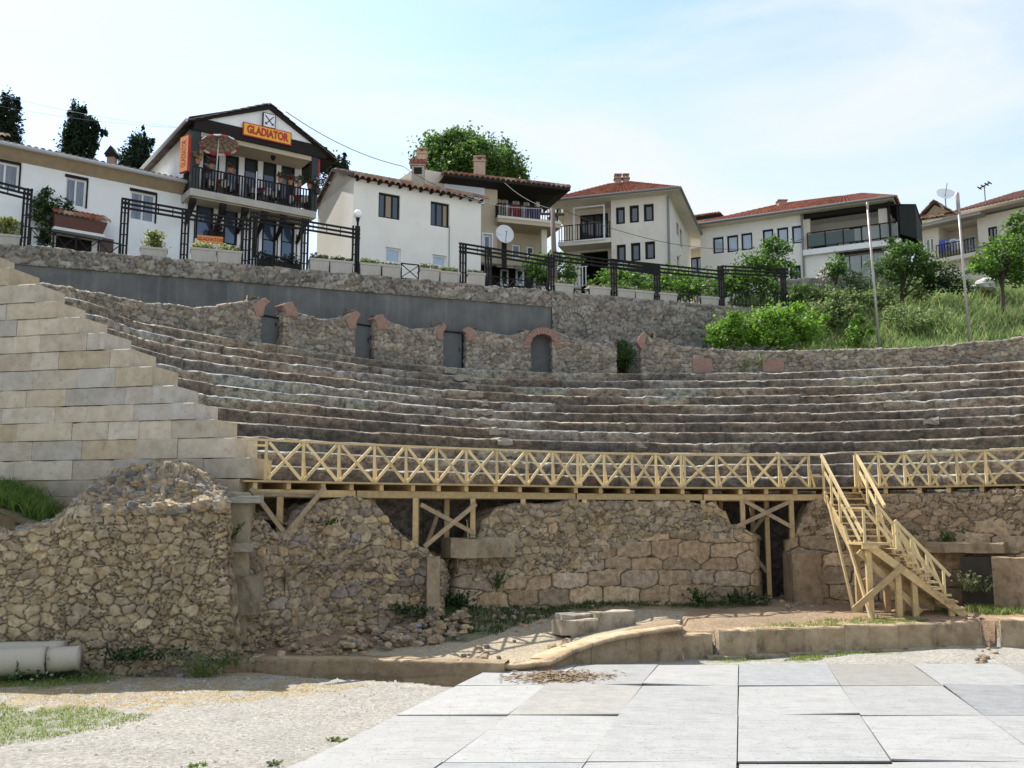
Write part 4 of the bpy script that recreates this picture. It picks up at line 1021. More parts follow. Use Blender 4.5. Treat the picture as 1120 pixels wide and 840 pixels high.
for r_ in range(4):
    for c_ in range(7):
        y0, y1 = rowsY[r_], rowsY[r_ + 1]
        if r_ == 3 and c_ > 4: continue
        if colline(colsX[c_], y1) > 1290: continue
        zt_ = .075 + rg.uniform(-.012, .012)
        pc = [atZ(colline(colsX[c_], y1), y1, .07), atZ(colline(colsX[c_ + 1], y1), y1, .07), atZ(colline(colsX[c_ + 1], y0), y0, .07), atZ(colline(colsX[c_], y0), y0, .07)]
        ctr = sum(pc, Vector()) / 4
        pc = [p + (ctr - p).normalized() * rg.uniform(.008, .026) for p in pc]
        if r_ == 3 and c_ == 3:
            for j in (2, 3): pc[j] = Vector((pc[j].x, pc[j].y - .11, pc[j].z))
        tl = [rg.uniform(-.008, .008) for _ in pc]
        if rg.rand() < .5: tl[rg.randint(4)] += rg.uniform(.03, .08)
        k = special.get((r_, c_), rg.randint(2))
        mb = MB().hexa([Vector((p.x, p.y, zt_ - .022 + t)) for p, t in zip(pc, tl)] + [Vector((p.x, p.y, zt_ + t)) for p, t in zip(pc, tl)])
        o = obj("floor_panel", mb, M_pan[k])
        tag(o, "%s painted stage floor board, %s, %s" % (cname[k], rown[r_], coln[c_]), "floor board", "stage floor boards")
und = MB(); a_ = [atZ(552, 728.5, 0), atZ(1180, 728, 0), atZ(1500, 925, 0), atZ(160, 925, 0)]
und.hexa([Vector((p.x, p.y, -.06)) for p in (a_[3], a_[2], a_[1], a_[0])] + [Vector((p.x, p.y, .028)) for p in (a_[3], a_[2], a_[1], a_[0])])
o = obj("stage_frame", und, mat("dark_timber", (0.05, 0.042, 0.035), .9, (0.09, 0.075, 0.06), 6)); tag(o, "dark timber underlay showing in the gaps between the stage floor boards", "stage frame")
# ================================================================== wooden walkway
wk = thing("wooden_walkway", "new pine walkway with crossed railing running along the foot of the seats", "walkway", (5, 27.5, 4.0))
dp = lambda s: (np.interp(s, deck_s, deck_q[:, 0]), np.interp(s, deck_s, deck_q[:, 1]))
def D(s, d=0.0, z=0.0):                       # point on the walkway: s along front edge, d outward (+ to the orchestra)
    x, y = dp(s); nx = np.interp(s, deck_s, deck_n[:, 0]); ny = np.interp(s, deck_s, deck_n[:, 1])
    return Vector((x + nx * d, y + ny * d, float(deck_z(x)) + z))
def s_at(px):
    p = px_of(deck_q, 4.1); i = int(np.argmin(np.abs(p[:660] - px))); return deck_s[i]
S0, S1 = s_at(266), deck_s[-1] - .2
ss = np.linspace(S0, S1, 120)
def strip(z0, z1, d0, d1, ss):
    mb = MB()
    for a, b in zip(ss[:-1], ss[1:]):
        g = (b - a) * .004
        mb.hexa([D(a + g, d1, z0), D(b, d1, z0), D(b, d0, z0), D(a + g, d0, z0), D(a + g, d1, z1), D(b, d1, z1), D(b, d0, z1), D(a + g, d0, z1)])
    return mb
bd = MB()
for j in range(10):
    m = strip(-.045, 0, -1.84 + j * .19, -1.84 + j * .19 + .18, np.linspace(S0, S1, 60)); b = len(bd.v)
    bd.v += m.v; bd.f += [tuple(b + i for i in f) for f in m.f]
obj("deck_boards", bd, M_pine, wk)
for (a, b) in [(S0 + .2, s_at(392)), (s_at(393), s_at(632)), (s_at(633), s_at(770)), (s_at(771), s_at(905)), (s_at(925), s_at(1020)), (s_at(1021), S1)]:
    obj("front_beam", strip(-.37, -.20, -.22, -.12, np.linspace(a, b, 16)), M_pine, wk)
    obj("rear_beam", strip(-.37, -.20, -1.5, -1.4, np.linspace(a, b, 16)), M_pine, wk)
s = S0 + .3; i = 0
while s < S1:
    obj("joist", MB().beam(D(s, -.03, -.12), D(s, -1.8, -.12), .11, .15), M_pine, wk); s += .82 + .08 * math.sin(i * 2.1); i += 1
# posts that stand on the walls / ground
def post(px, ytop, ybot, d, w=.13, m=M_pine):
    s = s_at(px); x = D(s, d).xy
    zt_ = float(deck_z(x[0])) - .37; v = (420.0 - ybot) / F
    zb = CZ + (ST + v * CT) / (CT - v * ST) * x[1]
    obj("support_post", MB().beam((x[0], x[1], zb), (x[0], x[1], zt_), w, w * .9, (0, 1, 0)), m, wk)
for a in [(308, 541, 600, -.05), (358, 545, 552, -.5), (412, 545, 560, -.4), (434, 545, 600, -1.2), (455.5, 545, 602, -.05), (463, 545, 604, -.3), (501, 545, 600, -.6), (518.5, 545, 588, -.05), (574, 548, 552, -.1), (632, 548, 553, -.1), (640, 548, 553, -.1), (696, 549, 552, -.1), (752, 549, 553, -.1), (769, 548, 552, -.1),
          (786, 548, 560, -.5), (800, 549, 600, -1.2), (812, 545, 578, -.05), (846, 545, 655, -.9), (836, 545, 640, -1.5), (865, 545, 588, -.05), (896, 545, 552, -.1), (983, 540, 546, -.1), (1060, 538, 542, -.1), (1108, 538, 541, -.1)]: post(*a)
def brace(p, q, d0, d1, m=M_pine3, w=.05, h=.11):
    sa, sb_ = s_at(p[0]), s_at(q[0]); out_ = []
    for (px, py), s, d in ((p, sa, d0), (q, sb_, d1)):
        x = D(s, d).xy; v = (420.0 - py) / F
        out_.append(Vector((x[0], x[1], CZ + (ST + v * CT) / (CT - v * ST) * x[1])))
    obj("brace", MB().beam(out_[0], out_[1], w, h), m, wk)
for p, q, d0, d1 in [((274, 534), (311, 581), .06, .06), ((353, 533), (312, 585), .09, .09), ((459, 552), (519, 584), .07, .07), ((519, 551), (462, 598), .11, .11), ((417, 548), (453, 597), -.5, -.5), ((497, 558), (481, 604), -.8, -.8),
                     ((814, 548), (864, 577), .06, .06), ((861, 549), (800, 577), .10, .10), ((849, 556), (826, 585), -.8, -.8), ((829, 606), (846, 628), -.9, -.9)]: brace(p, q, d0, d1)
# ledger timbers under the left end
obj("ledger", MB().beam(D(S0 + .1, -.1, -.30), D(s_at(345), -.08, -.34), .16, .09), M_pine3, wk)
obj("ledger", MB().beam(D(S0 + .3, -.9, -.30), D(s_at(345), -.9, -.34), .16, .09), M_pine3, wk)
rail = obj("railing", strip(.905, .955, -.085, -.015, np.linspace(s_at(264), s_at(897), 60)), M_pine2, wk)
obj("top_rail", strip(.905, .955, -.085, -.015, np.linspace(s_at(936), S1, 40)), M_pine2, rail)
sp = [s_at(p) for p in (291, 332, 371, 411, 445, 478, 511, 545, 577, 606, 633, 662, 692, 719, 747, 785, 819, 853, 886)]
sp2 = [s_at(p) for p in (937, 963, 990, 1017, 1048, 1080)]; sp2 += [sp2[-1] + 1.05 * k for k in range(1, 6) if sp2[-1] + 1.05 * k < S1]
for seq in (sp, sp2):
    for k, s in enumerate(seq):
        obj("rail_post", MB().beam(D(s, -.05, -.02), D(s, -.05, .905), .065, .055, (0, 1, 0)), M_pine2, rail)
        obj("strut", MB().beam(D(s + .02, -.05, .5), D(s + .19, -.28, .0), .045, .045), M_pine2, rail)
        if k + 1 < len(seq):
            a, b = s + .05, seq[k + 1] - .05
            obj("cross_brace", MB().beam(D(a, -.025, .88), D(b, -.025, .03), .03, .07), M_pine2, rail)
            obj("cross_brace", MB().beam(D(a, -.075, .03), D(b, -.075, .88), .03, .07), M_pine2, rail)
        if k in (10, 14): obj("rail_post", MB().beam(D(s + .1, -.05, -.02), D(s + .1, -.05, .905), .06, .055, (0, 1, 0)), M_pine2, rail)
obj("top_rail", MB().beam(D(s_at(278), -.05, .80), D(sp[0], -.05, .80), .05, .05), M_pine2, rail)
obj("top_rail", MB().beam(D(sp[-1], -.05, .35), D(s_at(897), -.05, .35), .04, .06), M_pine2, rail)

# ================================================================== staircase
stc = thing("wooden_staircase", "pine staircase turning at a landing, from the walkway down to the earth", "staircase", (9.6, 26, .7))
XL, XR, YT_, YB_, ZTp, ZLd = 8.86, 9.86, 28.45, 26.45, 4.10, 2.58
nst = 9
for k in range(1, nst):
    f = k / nst; y = YT_ + (YB_ - YT_) * f; z = ZTp + (ZLd - ZTp) * f
    obj("tread", MB().box(XL + .02, XR - .02, y - .14, y + .12, z - .04, z), M_pine, stc)
for x in (XL, XR):
    obj("stringer", MB().beam((x, YT_ + .05, ZTp - .16), (x, YB_ - .05, ZLd - .14), .05, .22), M_pine, stc)
Y0, Y1 = 25.35, 26.4                       # landing and lower flight run in this band
obj("landing", MB().box(XL - .06, XR - .35, Y0, Y1, ZLd - .06, ZLd), M_pine, stc)
obj("landing_beam", MB().box(XL - .06, XL + .35, Y0 - .03, Y0 + .05, ZLd - .16, ZLd - .065), M_pine, stc)
gA = gz1(11.3, 25.6)
XA, XB, ZB = XR - .3, 11.22, .90
nl = 10
for k in range(1, nl + 1):
    f = k / (nl + .6); x = XA + (XB - XA) * f; z = ZLd + (ZB - ZLd) * f
    obj("tread", MB().box(x - .17, x + .13, Y0 - .08, Y1, z - .05, z), M_pine, stc)
for y in (Y0 + .03, Y1 - .06):
    obj("stringer", MB().beam((XA - .75, y, ZLd + .24 - .1), (XB + .05, y, ZB - .13), .055, .24), M_pine, stc) if False else \
        obj("stringer", MB().beam((XL + .05, y, ZLd - .02), (XB + .08, y, ZB - .12), .055, .19), M_pine, stc)
def P_(px, py, Y): return atY(px, py, Y)
# handrails of the upper flight
for x, ztop in ((XL, 5.0), (XR, 5.02)):
    zb = ZLd + .22 if x == XL else ZLd + .93; yb = Y0 + .1 if x == XL else YB_ + .1
    obj("handrail", MB().beam((x, YT_ + .1, ztop), (x, yb, zb), .06, .09), M_pine2, stc)
    obj("handrail", MB().beam((x + .03, YT_ + .05, ztop - .42), (x + .03, yb + .3, zb - .30 + (0.12 if x == XL else 0)), .05, .06), M_pine2, stc)
    for f in (0.0, .33, .66):
        y = YT_ + (YB_ - YT_) * f; zz = ZTp + (ZLd - ZTp) * f
        zr = ztop + (zb - ztop) * ((YT_ + .1 - y) / (YT_ + .1 - yb))
        obj("rail_post", MB().beam((x + .01, y, zz - .1), (x + .01, y, zr), .06, .06, (0, 1, 0)), M_pine2, stc)
# long slanting legs left of the flight
obj("leg", MB().beam((XL - .05, YT_ - .6, ZTp - .5), (XL - .02, Y0 + .9, gz1(XL, Y0 + .9) - .1), .06, .09), M_pine2, stc)
obj("leg", MB().beam((XL - .04, YB_ + .3, ZLd + .4), (XL + .06, Y0 - .12, gz1(XL, Y0) - .1), .06, .09), M_pine2, stc)
for x, y in ((XL + .12, Y0 + .12), (XL + .12, Y1 - .1), (XR - .15, Y0 + .16), (XR - .15, Y1 - .1)):
    zt_ = ZLd - .06 if x < 9.3 else ZLd - .35
    obj("leg", MB().beam((x, y, gz1(x, y) - .1), (x, y, zt_), .14, .12, (0, 1, 0)), M_pine, stc)
for px, yt in ((999, 626), (1040, 655)):
    p = P_(px, yt, Y0 + .1); obj("leg", MB().beam((p.x, Y0 + .1, gz1(p.x, Y0) - .1), (p.x, Y0 + .1, p.z), .13, .10, (0, 1, 0)), M_pine, stc)
    obj("leg", MB().beam((p.x, Y1 - .1, gz1(p.x, Y1) - .1), (p.x, Y1 - .1, p.z), .13, .10, (0, 1, 0)), M_pine, stc)
for (a, b, Y) in (((934, 667), (988, 619), Y0 - .05), ((939, 603), (1007, 670), Y0 + .2), ((938, 642), (957, 629), Y1 - .1), ((960, 620), (1020, 665), Y1 - .2)):
    obj("brace", MB().beam(P_(*a, Y), P_(*b, Y), .05, .15), M_pine, stc)
# landing guard and lower handrails
obj("rail_post", MB().beam((XL + .03, Y0 + .05, ZLd), (XL + .03, Y0 + .05, ZLd + .86), .06, .06, (0, 1, 0)), M_pine2, stc)
obj("handrail", MB().beam((XL - .22, Y0 + .9, ZLd + .88), (XL + .05, Y0 + .05, ZLd + .86), .05, .06), M_pine2, stc)
for y, za in ((Y0 + .02, .78), (Y1 - .05, 1.0)):
    a = Vector((XA - .35 if y < 26 else XA + .0, y, ZLd + za)); b = Vector((XB - .25, y, ZB + .86))
    if y < 26: a = Vector((XL + .03, y, ZLd + .86)); obj("brace", MB().beam(a, (XA, y, ZLd + .02), .04, .07), M_pine2, stc); a = Vector((XA + .1, y, ZLd + .55))
    obj("handrail", MB().beam(a, b, .05, .08), M_pine2, stc)
    obj("handrail", MB().beam(a - Vector((0, 0, .30)), b - Vector((.3, 0, .12)), .04, .06), M_pine2, stc)
    for f in (.02, .3, .58, .88):
        p = a.lerp(b, f); zz = ZLd + (ZB - ZLd) * (p.x - XA) / (XB - XA)
        obj("rail_post", MB().beam((p.x, y, zz - .1), p, .06, .055, (0, 1, 0)), M_pine2, stc)
        if f < .8:
            q = a.lerp(b, f + .28); z2 = ZLd + (ZB - ZLd) * (q.x - XA) / (XB - XA)
            obj("brace", MB().beam(p, (q.x, y, z2 + .02), .03, .06), M_pine2, stc)

# ================================================================== street edge: planters, metal frames, railings
def TP(px, py, d=0.0): return TF.uz(px, py, d)
# black double-bar frames
def frame(label, posts, beams, d=-.12):
    t = thing("street_trellis", label, "trellis", TF.P(TP(posts[0][0], 270)[0], ZT, d), "black metal frames along the street wall")
    for (px, yt, yb) in posts:
        u, zt_ = TP(px, yt, d); zb = TP(px, yb, d)[1]; w = .24; mb = MB()
        for du in (-w / 2, 0.0, w / 2): mb.fbox(TF, u + du - .038, u + du + .038, zb, zt_ - .003, d - .035, d + .035)
        for z in np.arange(zb + .1, zt_ - .05, .42): mb.fbox(TF, u - w / 2 + .038, u + w / 2 - .038, z, z + .04, d - .012, d + .012)
        mb.fbox(TF, u - .2, u + .2, zb - .12, zb - .002, d - .1, d + .14)
        obj("post", mb, M_black, t)
    for (xa, ya, xb, yb) in beams:
        ua, za = TP(xa, ya, d); ub, zb = TP(xb, yb, d); mb = MB()
        for k in (0, .17, .34): mb.beam(TF.P(ua, za - k, d), TF.P(ub, zb - k, d), .075, .07)
        for f in np.linspace(.06, .94, max(3, int((ub - ua) / .5))):
            mb.beam(TF.P(ua + (ub - ua) * f, za + (zb - za) * f, d), TF.P(ua + (ub - ua) * f, za + (zb - za) * f - .34, d), .03, .03)
        obj("beam", mb, M_black, t)
frame("black metal frame at the far left edge in front of the long white house", [(31, 206, 276), (-60, 185, 268)], [(-62, 184, 36, 209)])
frame("black metal frame left of and in front of the restaurant, over the paired planters", [(137.5, 218, 284), (203.5, 229, 294), (270, 237, 300)], [(133, 217, 274, 242)])
frame("black metal frame between the restaurant and the cream cottage corner", [(278, 231, 299), (334, 239, 303), (389.5, 247, 304)], [(274, 232, 394, 252)])
frame("black metal frame in front of the balcony house with the satellite dish", [(506.5, 266, 312), (534, 272, 318), (602.5, 278, 326)], [(502, 266, 607, 283)])
frame("black metal frame in front of the grey house, overgrown slope behind", [(671, 283, 333), (718, 290, 337)], [(605, 276, 722, 292)])
frame("black metal frame running down from the grey house to the last white planter", [(788, 291, 337)], [(668, 284, 792, 297)])
frame("rightmost black metal frame, in front of the leafy tree and the green bushes", [(856, 293, 333)], [(789, 291, 862, 295)])
def rail_panel(label, x0, yt0, x1, yt1, h, nx, d=-.10, diag=True, name="metal_railing"):
    ua, za = TP(x0, yt0, d); ub, zb = TP(x1, yt1, d); t = thing(name, label, "railing", TF.P(ua, ZT, d), "black railings along the street wall")
    mb = MB(); P0 = lambda f, k: TF.P(ua + (ub - ua) * f, (za + (zb - za) * f) - k, d)
    mb.beam(P0(0, 0), P0(1, 0), .045, .045).beam(P0(0, h), P0(1, h), .045, .045); obj("rails", mb, M_black, t)
    for k in range(nx + 1): obj("post", MB().beam(P0(k / nx, -.02), P0(k / nx, h + .08), .05, .05, (0, 1, 0)), M_black, t)
    b = MB()
    for k in range(nx):
        if diag: b.beam(P0(k / nx, .03), P0((k + 1) / nx, h - .03), .03, .03).beam(P0(k / nx, h - .03), P0((k + 1) / nx, .03), .03, .03)
        else:
            for j in range(1, 4): b.beam(P0((k + j / 4) / nx, 0), P0((k + j / 4) / nx, h), .025, .025)
    obj("bars", b, M_black, t)
rail_panel("low black railing below the tiled awning of the long white house", 34, 249, 132, 267, .85, 4)
rail_panel("low black railing outside the restaurant entrance", 283, 276, 328, 287, .75, 3)
rail_panel("small square black railing panel with one cross before the cream cottage", 439, 288, 458, 290, .62, 1)
rail_panel("long black railing in front of the balcony house's ground floor", 538, 302, 599, 311, .68, 5)
rail_panel("small black railing panel between two planters, right of the leaning pole", 628, 316, 644, 317, .58, 1)
rail_panel("low black railing in front of green shrubs near the end of the street wall", 741, 318, 766, 321, .62, 2, diag=False)
rail_panel("last low black railing behind the bright green bushes", 800, 319, 862, 321, .62, 4, diag=False)
# planters
PLN = [(153, 183, 270.5, "single planter by the white house wall, with a tall yellow green shrub", 2), (208.5, 237, 266, "left planter of the pair under the small orange sign", 1), (237.5, 264.5, 271.5, "right planter of the pair under the small orange sign", 1),
       (339, 360.5, 279, "left planter under the shadowed side of the cream cottage", 3), (361, 386, 283.5, "right planter beside the globe lamp, left of its post", 3), (394, 417, 283, "planter just right of the globe lamp", 3), (418, 438.5, 287, "planter left of the small crossed railing panel, without much growth", 4),
       (459.5, 481, 292, "planter just right of the small crossed railing panel", 3), (481.5, 503, 297, "planter between the cottage's lower window and the next metal frame", 3), (512, 531, 297, "planter between the two close frame posts", 4),
       (607, 627.5, 315, "planter to the right of the leaning wooden pole, with pale flowers", 3), (645, 668, 320, "planter with a bright white end, below the grey house's dark garage", 4), (676, 695, 319.5, "first planter of a row of three under the overgrown slope", 3), (695.5, 715.5, 321.5, "middle planter of a row of three under the overgrown slope", 4), (722, 741, 321.5, "last planter of a row of three under the overgrown slope", 4), (767, 786.5, 325, "last planter along the street wall, right of the low railing", 4), (-10, 22, 256, "planter at the far left edge with a rounded shrub", 2)]
for i, (x0, x1, yt, lab, kind) in enumerate(PLN):
    u0, u1, _, _ = TF.rect(x0, yt, x1, yt + 15, -.05); zt_ = TP((x0 + x1) / 2, yt, -.05)[1]
    zt_ = min(max(zt_, ZT + .42), ZT + .56) if kind != 2 or x0 > 0 else zt_
    t = thing("planter", "pale concrete " + lab, "planter", TF.P((u0 + u1) / 2, ZT, -.3), "concrete planters on the street wall")
    w = u1 - u0; z0 = ZT + .01; mb = MB()
    tp = .025
    P = TF.P; d1, d0 = -.03, -.58
    b8 = [P(u0 + tp, z0, d1 - tp), P(u1 - tp, z0, d1 - tp), P(u1 - tp, z0, d0 + tp), P(u0 + tp, z0, d0 + tp), P(u0, zt_, d1), P(u1, zt_, d1), P(u1, zt_, d0), P(u0, zt_, d0)]
    mb.hexa(b8)
    mb.fbox(TF, u0 - .02, u1 + .02, zt_ - .09, zt_ - .0, d0 - .02, d1 + .02)
    obj("trough", mb, M_planter, t, bevel=.01)
    for f in (.2, .8):
        obj("foot", MB().fbox(TF, u0 + w * f - .06, u0 + w * f + .06, z0 - .1, z0 - .003, d0 + .1, d1 - .06), M_planter, t)
    rg = np.random.RandomState(700 + i)
    hgt = {1: .3, 2: .65, 3: .22, 4: .12}[kind]; n = {1: 320, 2: 460, 3: 320, 4: 260}[kind]
    cen = np.array(P((u0 + u1) / 2, zt_, -.3)); uu = np.array((TF.u.x, TF.u.y, 0)); nn_ = np.array((TF.n.x, TF.n.y, 0))
    if kind == 2: Pp = cen + uu * (rg.normal(size=n) * .17)[:, None] + nn_ * (rg.normal(size=n) * .13)[:, None] + np.array((0, 0, 1)) * (rg.rand(n) ** .8 * hgt)[:, None]
    else: Pp = cen + uu * ((rg.rand(n) - .5) * w * .9)[:, None] + nn_ * ((rg.rand(n) - .5) * .45)[:, None] + np.array((0, 0, 1)) * (rg.rand(n) ** 1.4 * hgt * (.4 + .9 * vnoise(np.arange(n) * .0 + (Pp_u if False else rg.rand(n) * 6), np.zeros(n) + i, 3)))[:, None]
    V, Q = leaf_quads(Pp, .15 if kind != 2 else .16, rg, flat=.1, asp=.4)
    cs = {1: [(0.20, 0.26, 0.06), (0.14, 0.2, 0.05), (0.36, 0.34, 0.16)], 2: [(0.22, 0.24, 0.06), (0.15, 0.19, 0.05)], 3: [(0.10, 0.15, 0.05), (0.14, 0.18, 0.07), (0.2, 0.2, 0.09)], 4: [(0.12, 0.15, 0.06), (0.2, 0.19, 0.09)]}[kind]
    npobj("plant", V, Q, M_leaf, t, leaf_cols(n, cs, rg))
# globe lamp
u, z = TP(391.5, 235, -.25); zb = ZT
lp = thing("street_lamp", "black street lamp post with a white globe beside the cream cottage", "street lamp", TF.P(u, ZT, -.25))
obj("lamp_post", MB().tube([TF.P(u, ZT - .0, -.25), TF.P(u, z - .15, -.25)], .045, 8), M_black, lp)
obj("collar", MB().tube([TF.P(u, z - .28, -.25), TF.P(u, z - .12, -.25)], [.06, .09], 10), M_black, lp)
obj("globe", MB().ball(TF.P(u, z + .03, -.25), .18, 16, 10), mat("globe_glass", (0.85, 0.85, 0.82), .3), lp, True)
# wooden utility pole and cables
pb = TF.P(TP(608, 300, -1.0)[0], ZT, -1.0); up = thing("utility_pole", "grey wooden utility pole leaning slightly in front of the grey house", "utility pole", pb)
pt = Vector(atY(604, 228, pb.y)); pt = Vector((pt.x, pb.y, pt.z))
obj("pole", MB().tube([pb - Vector((0, 0, .3)), pt], [.14, .10], 10), mat("grey_wood", (0.20, 0.17, 0.14), .9, (0.12, 0.1, 0.085), 5, .3, 30, stretch=(3, 3, .4)), up, True)
obj("crossarm", MB().beam(pt + Vector((-.55, 0, -.25)), pt + Vector((.55, .1, -.25)), .09, .09), M_bark, up)
for k in (-.45, -.15, .15, .45): obj("insulator", MB().tube([pt + Vector((k, 0, -.2)), pt + Vector((k, 0, -.05))], .04, 6), M_wframe, up)
pole_top = pt
M_cable = mat("cable_rubber", (0.03, 0.03, 0.03), .6)
def cable(label, a, b, sag, r=.012, group="overhead cables"):
    pts = [Vector(a).lerp(Vector(b), t) - Vector((0, 0, sag * 4 * t * (1 - t))) for t in np.linspace(0, 1, 25)]
    tag(obj("cable", MB().tube(pts, r, 5), M_cable), label, "cable", group)
# ================================================================== house helpers
def wall(mb, fc, u0, u1, z0, top, ops=(), rev=.2, d=0.0):
    tp = top if callable(top) else (lambda u: top)
    br = sorted(set([u0, u1] + [x for o in ops for x in (o[0], o[1]) if u0 < x < u1] + ([x for x in getattr(tp, 'brk', []) if u0 < x < u1])))
    P = fc.P
    for a, b in zip(br[:-1], br[1:]):
        m = (a + b) / 2; z = z0
        for o in sorted([o for o in ops if o[0] <= m <= o[1]], key=lambda o: o[2]):
            if o[2] > z + 1e-4: mb.quad(P(a, z, d), P(b, z, d), P(b, o[2], d), P(a, o[2], d))
            z = o[3]
        mb.quad(P(a, z, d), P(b, z, d), P(b, tp(b), d), P(a, tp(a), d))
    for (a, b, c, e) in ops:
        mb.quad(P(a, c, d), P(b, c, d), P(b, c, d - rev), P(a, c, d - rev)); mb.quad(P(a, e, d), P(b, e, d), P(b, e, d - rev), P(a, e, d - rev))
        mb.quad(P(a, c, d), P(a, e, d), P(a, e, d - rev), P(a, c, d - rev)); mb.quad(P(b, c, d), P(b, e, d), P(b, e, d - rev), P(b, c, d - rev))
    return mb
def window(parent, fc, r, d=-.13, mull=1, trans=0, fm=None, gm=None, fw=.06, name="window", sill=None, surround=None):
    u0, u1, z0, z1 = r; fm = fm or M_wframe; gm = gm or M_glass; mb = MB()
    mb.fbox(fc, u0, u0 + fw, z0, z1, d - .05, d + .02).fbox(fc, u1 - fw, u1, z0, z1, d - .05, d + .02)
    mb.fbox(fc, u0 + fw, u1 - fw, z0, z0 + fw, d - .05, d + .018).fbox(fc, u0 + fw, u1 - fw, z1 - fw, z1, d - .05, d + .018)
    for k in range(1, mull + 1):
        c = u0 + (u1 - u0) * k / (mull + 1); mb.fbox(fc, c - fw * .5, c + fw * .5, z0 + fw, z1 - fw, d - .045, d + .012)
    for k in range(1, trans + 1):
        c = z0 + (z1 - z0) * k / (trans + 1); mb.fbox(fc, u0 + fw, u1 - fw, c - .02, c + .02, d - .04, d + .008)
    w = obj(name, mb, fm, parent)
    obj("pane", MB().fbox(fc, u0 + fw * .6, u1 - fw * .6, z0 + fw * .6, z1 - fw * .6, d - .035, d - .015), gm, w)
    if sill: obj("sill", MB().fbox(fc, u0 - .06, u1 + .06, z0 - .07, z0 - .003, -.1, .07), sill, w)
    if surround:
        s = MB(); k = .09
        s.fbox(fc, u0 - k, u0 - .003, z0 - k, z1 + k, -.02, .035).fbox(fc, u1 + .003, u1 + k, z0 - k, z1 + k, -.02, .035)
        s.fbox(fc, u0 - .003, u1 + .003, z1 + .003, z1 + k, -.02, .033).fbox(fc, u0 - .003, u1 + .003, z0 - k, z0 - .003, -.02, .033)
        obj("surround", s, surround, w)
    return w
def shell(mb, fc, u0, u1, z0, z1, dep, d=0.0, sides=True):
    P = fc.P
    mb.quad(P(u0, z0, d - dep), P(u1, z0, d - dep), P(u1, z1, d - dep), P(u0, z1, d - dep))
    if sides:
        mb.quad(P(u0, z0, d), P(u0, z0, d - dep), P(u0, z1, d - dep), P(u0, z1, d)); mb.quad(P(u1, z0, d), P(u1, z0, d - dep), P(u1, z1, d - dep), P(u1, z1, d))
    mb.quad(P(u0, z1, d), P(u1, z1, d), P(u1, z1, d - dep), P(u0, z1, d - dep))
    return mb
TILE_RED = [(0.40, 0.125, 0.07), (0.34, 0.105, 0.06), (0.45, 0.16, 0.09), (0.30, 0.10, 0.065)]
TILE_OLD = [(0.38, 0.22, 0.15), (0.46, 0.30, 0.21), (0.33, 0.18, 0.12), (0.52, 0.40, 0.31)]
TILE_GREY = [(0.20, 0.17, 0.15), (0.26, 0.21, 0.18), (0.16, 0.14, 0.13)]
def tiles(mb_name, parent, e0, e1, r1, r0, pal, seed=1, pitch=.24, amp=.045, rowl=.36, thick=.07):
    """one roof slope of curved tiles: eave e0-e1, ridge r0-r1"""
    e0, e1, r0, r1 = map(Vector, (e0, e1, r0, r1))
    L = max((e1 - e0).length, (r1 - r0).length); H = ((r0 + r1) / 2 - (e0 + e1) / 2).length
    nc = max(2, int(L / pitch)); nr = max(1, int(H / rowl)); per = 6
    n = (e1 - e0).cross(r0 - e0)
    if n.length < 1e-6: n = (e1 - e0).cross(r1 - e0)
    n.normalize()
    if n.z < 0: n = -n
    us = np.linspace(0, 1, nc * per + 1); prof = np.abs(np.sin(np.pi * us * nc)) ** .7 * 2 - 1
    vs = []
    for r in range(nr): vs += [(r / nr, 1.0), ((r + .999) / nr, 0.0)]
    rg = np.random.RandomState(seed); pc = np.array(pal)
    E0, E1, R0, R1 = map(np.array, (e0, e1, r0, r1)); nn_ = np.array(n)
    V = []; C = []
    ki = np.minimum((us * nc).astype(int), nc - 1)
    def line(v, lift):
        a = E0 + (R0 - E0) * v; b = E1 + (R1 - E1) * v
        return a[None] + (b - a)[None] * us[:, None] + nn_[None] * (prof * amp + lift)[:, None]
    colr = [pc[rg.randint(len(pc), size=nc)] * (.75 + .5 * rg.rand(nc))[:, None] for _ in range(nr)]
    V.append(line(0, -thick)); C.append(colr[0][ki] * .8)
    for i, (v, l) in enumerate(vs):
        V.append(line(v, .035 * l)); C.append(colr[i // 2][ki])
    V = np.stack(V, 0); C = np.stack(C, 0)
    return npobj(mb_name, V.reshape(-1, 3), gridfaces(V.shape[0], V.shape[1]), M_tile, parent, C.reshape(-1, 3), False)
def chimney(parent, base, w, h, m, cap=None, dep=None, pots=True):
    b = Vector(base); dep = dep or w; mb = MB().box(b.x - w / 2, b.x + w / 2, b.y - dep / 2, b.y + dep / 2, b.z - 1.2, b.z + h)
    c = obj("chimney", mb, m, parent, bevel=.01)
    k = MB().box(b.x - w / 2 - .06, b.x + w / 2 + .06, b.y - dep / 2 - .06, b.y + dep / 2 + .06, b.z + h + .002, b.z + h + .08)
    if pots:
        for s in (-.28, .28): k.box(b.x + w * s - .07, b.x + w * s + .07, b.y - dep * .3, b.y + dep * .3, b.z + h + .083, b.z + h + .27)
        k.box(b.x - w / 2 - .03, b.x + w / 2 + .03, b.y - dep / 2 - .03, b.y + dep / 2 + .03, b.z + h + .272, b.z + h + .33)
    obj("chimney_cap", k, cap or m, c); return c
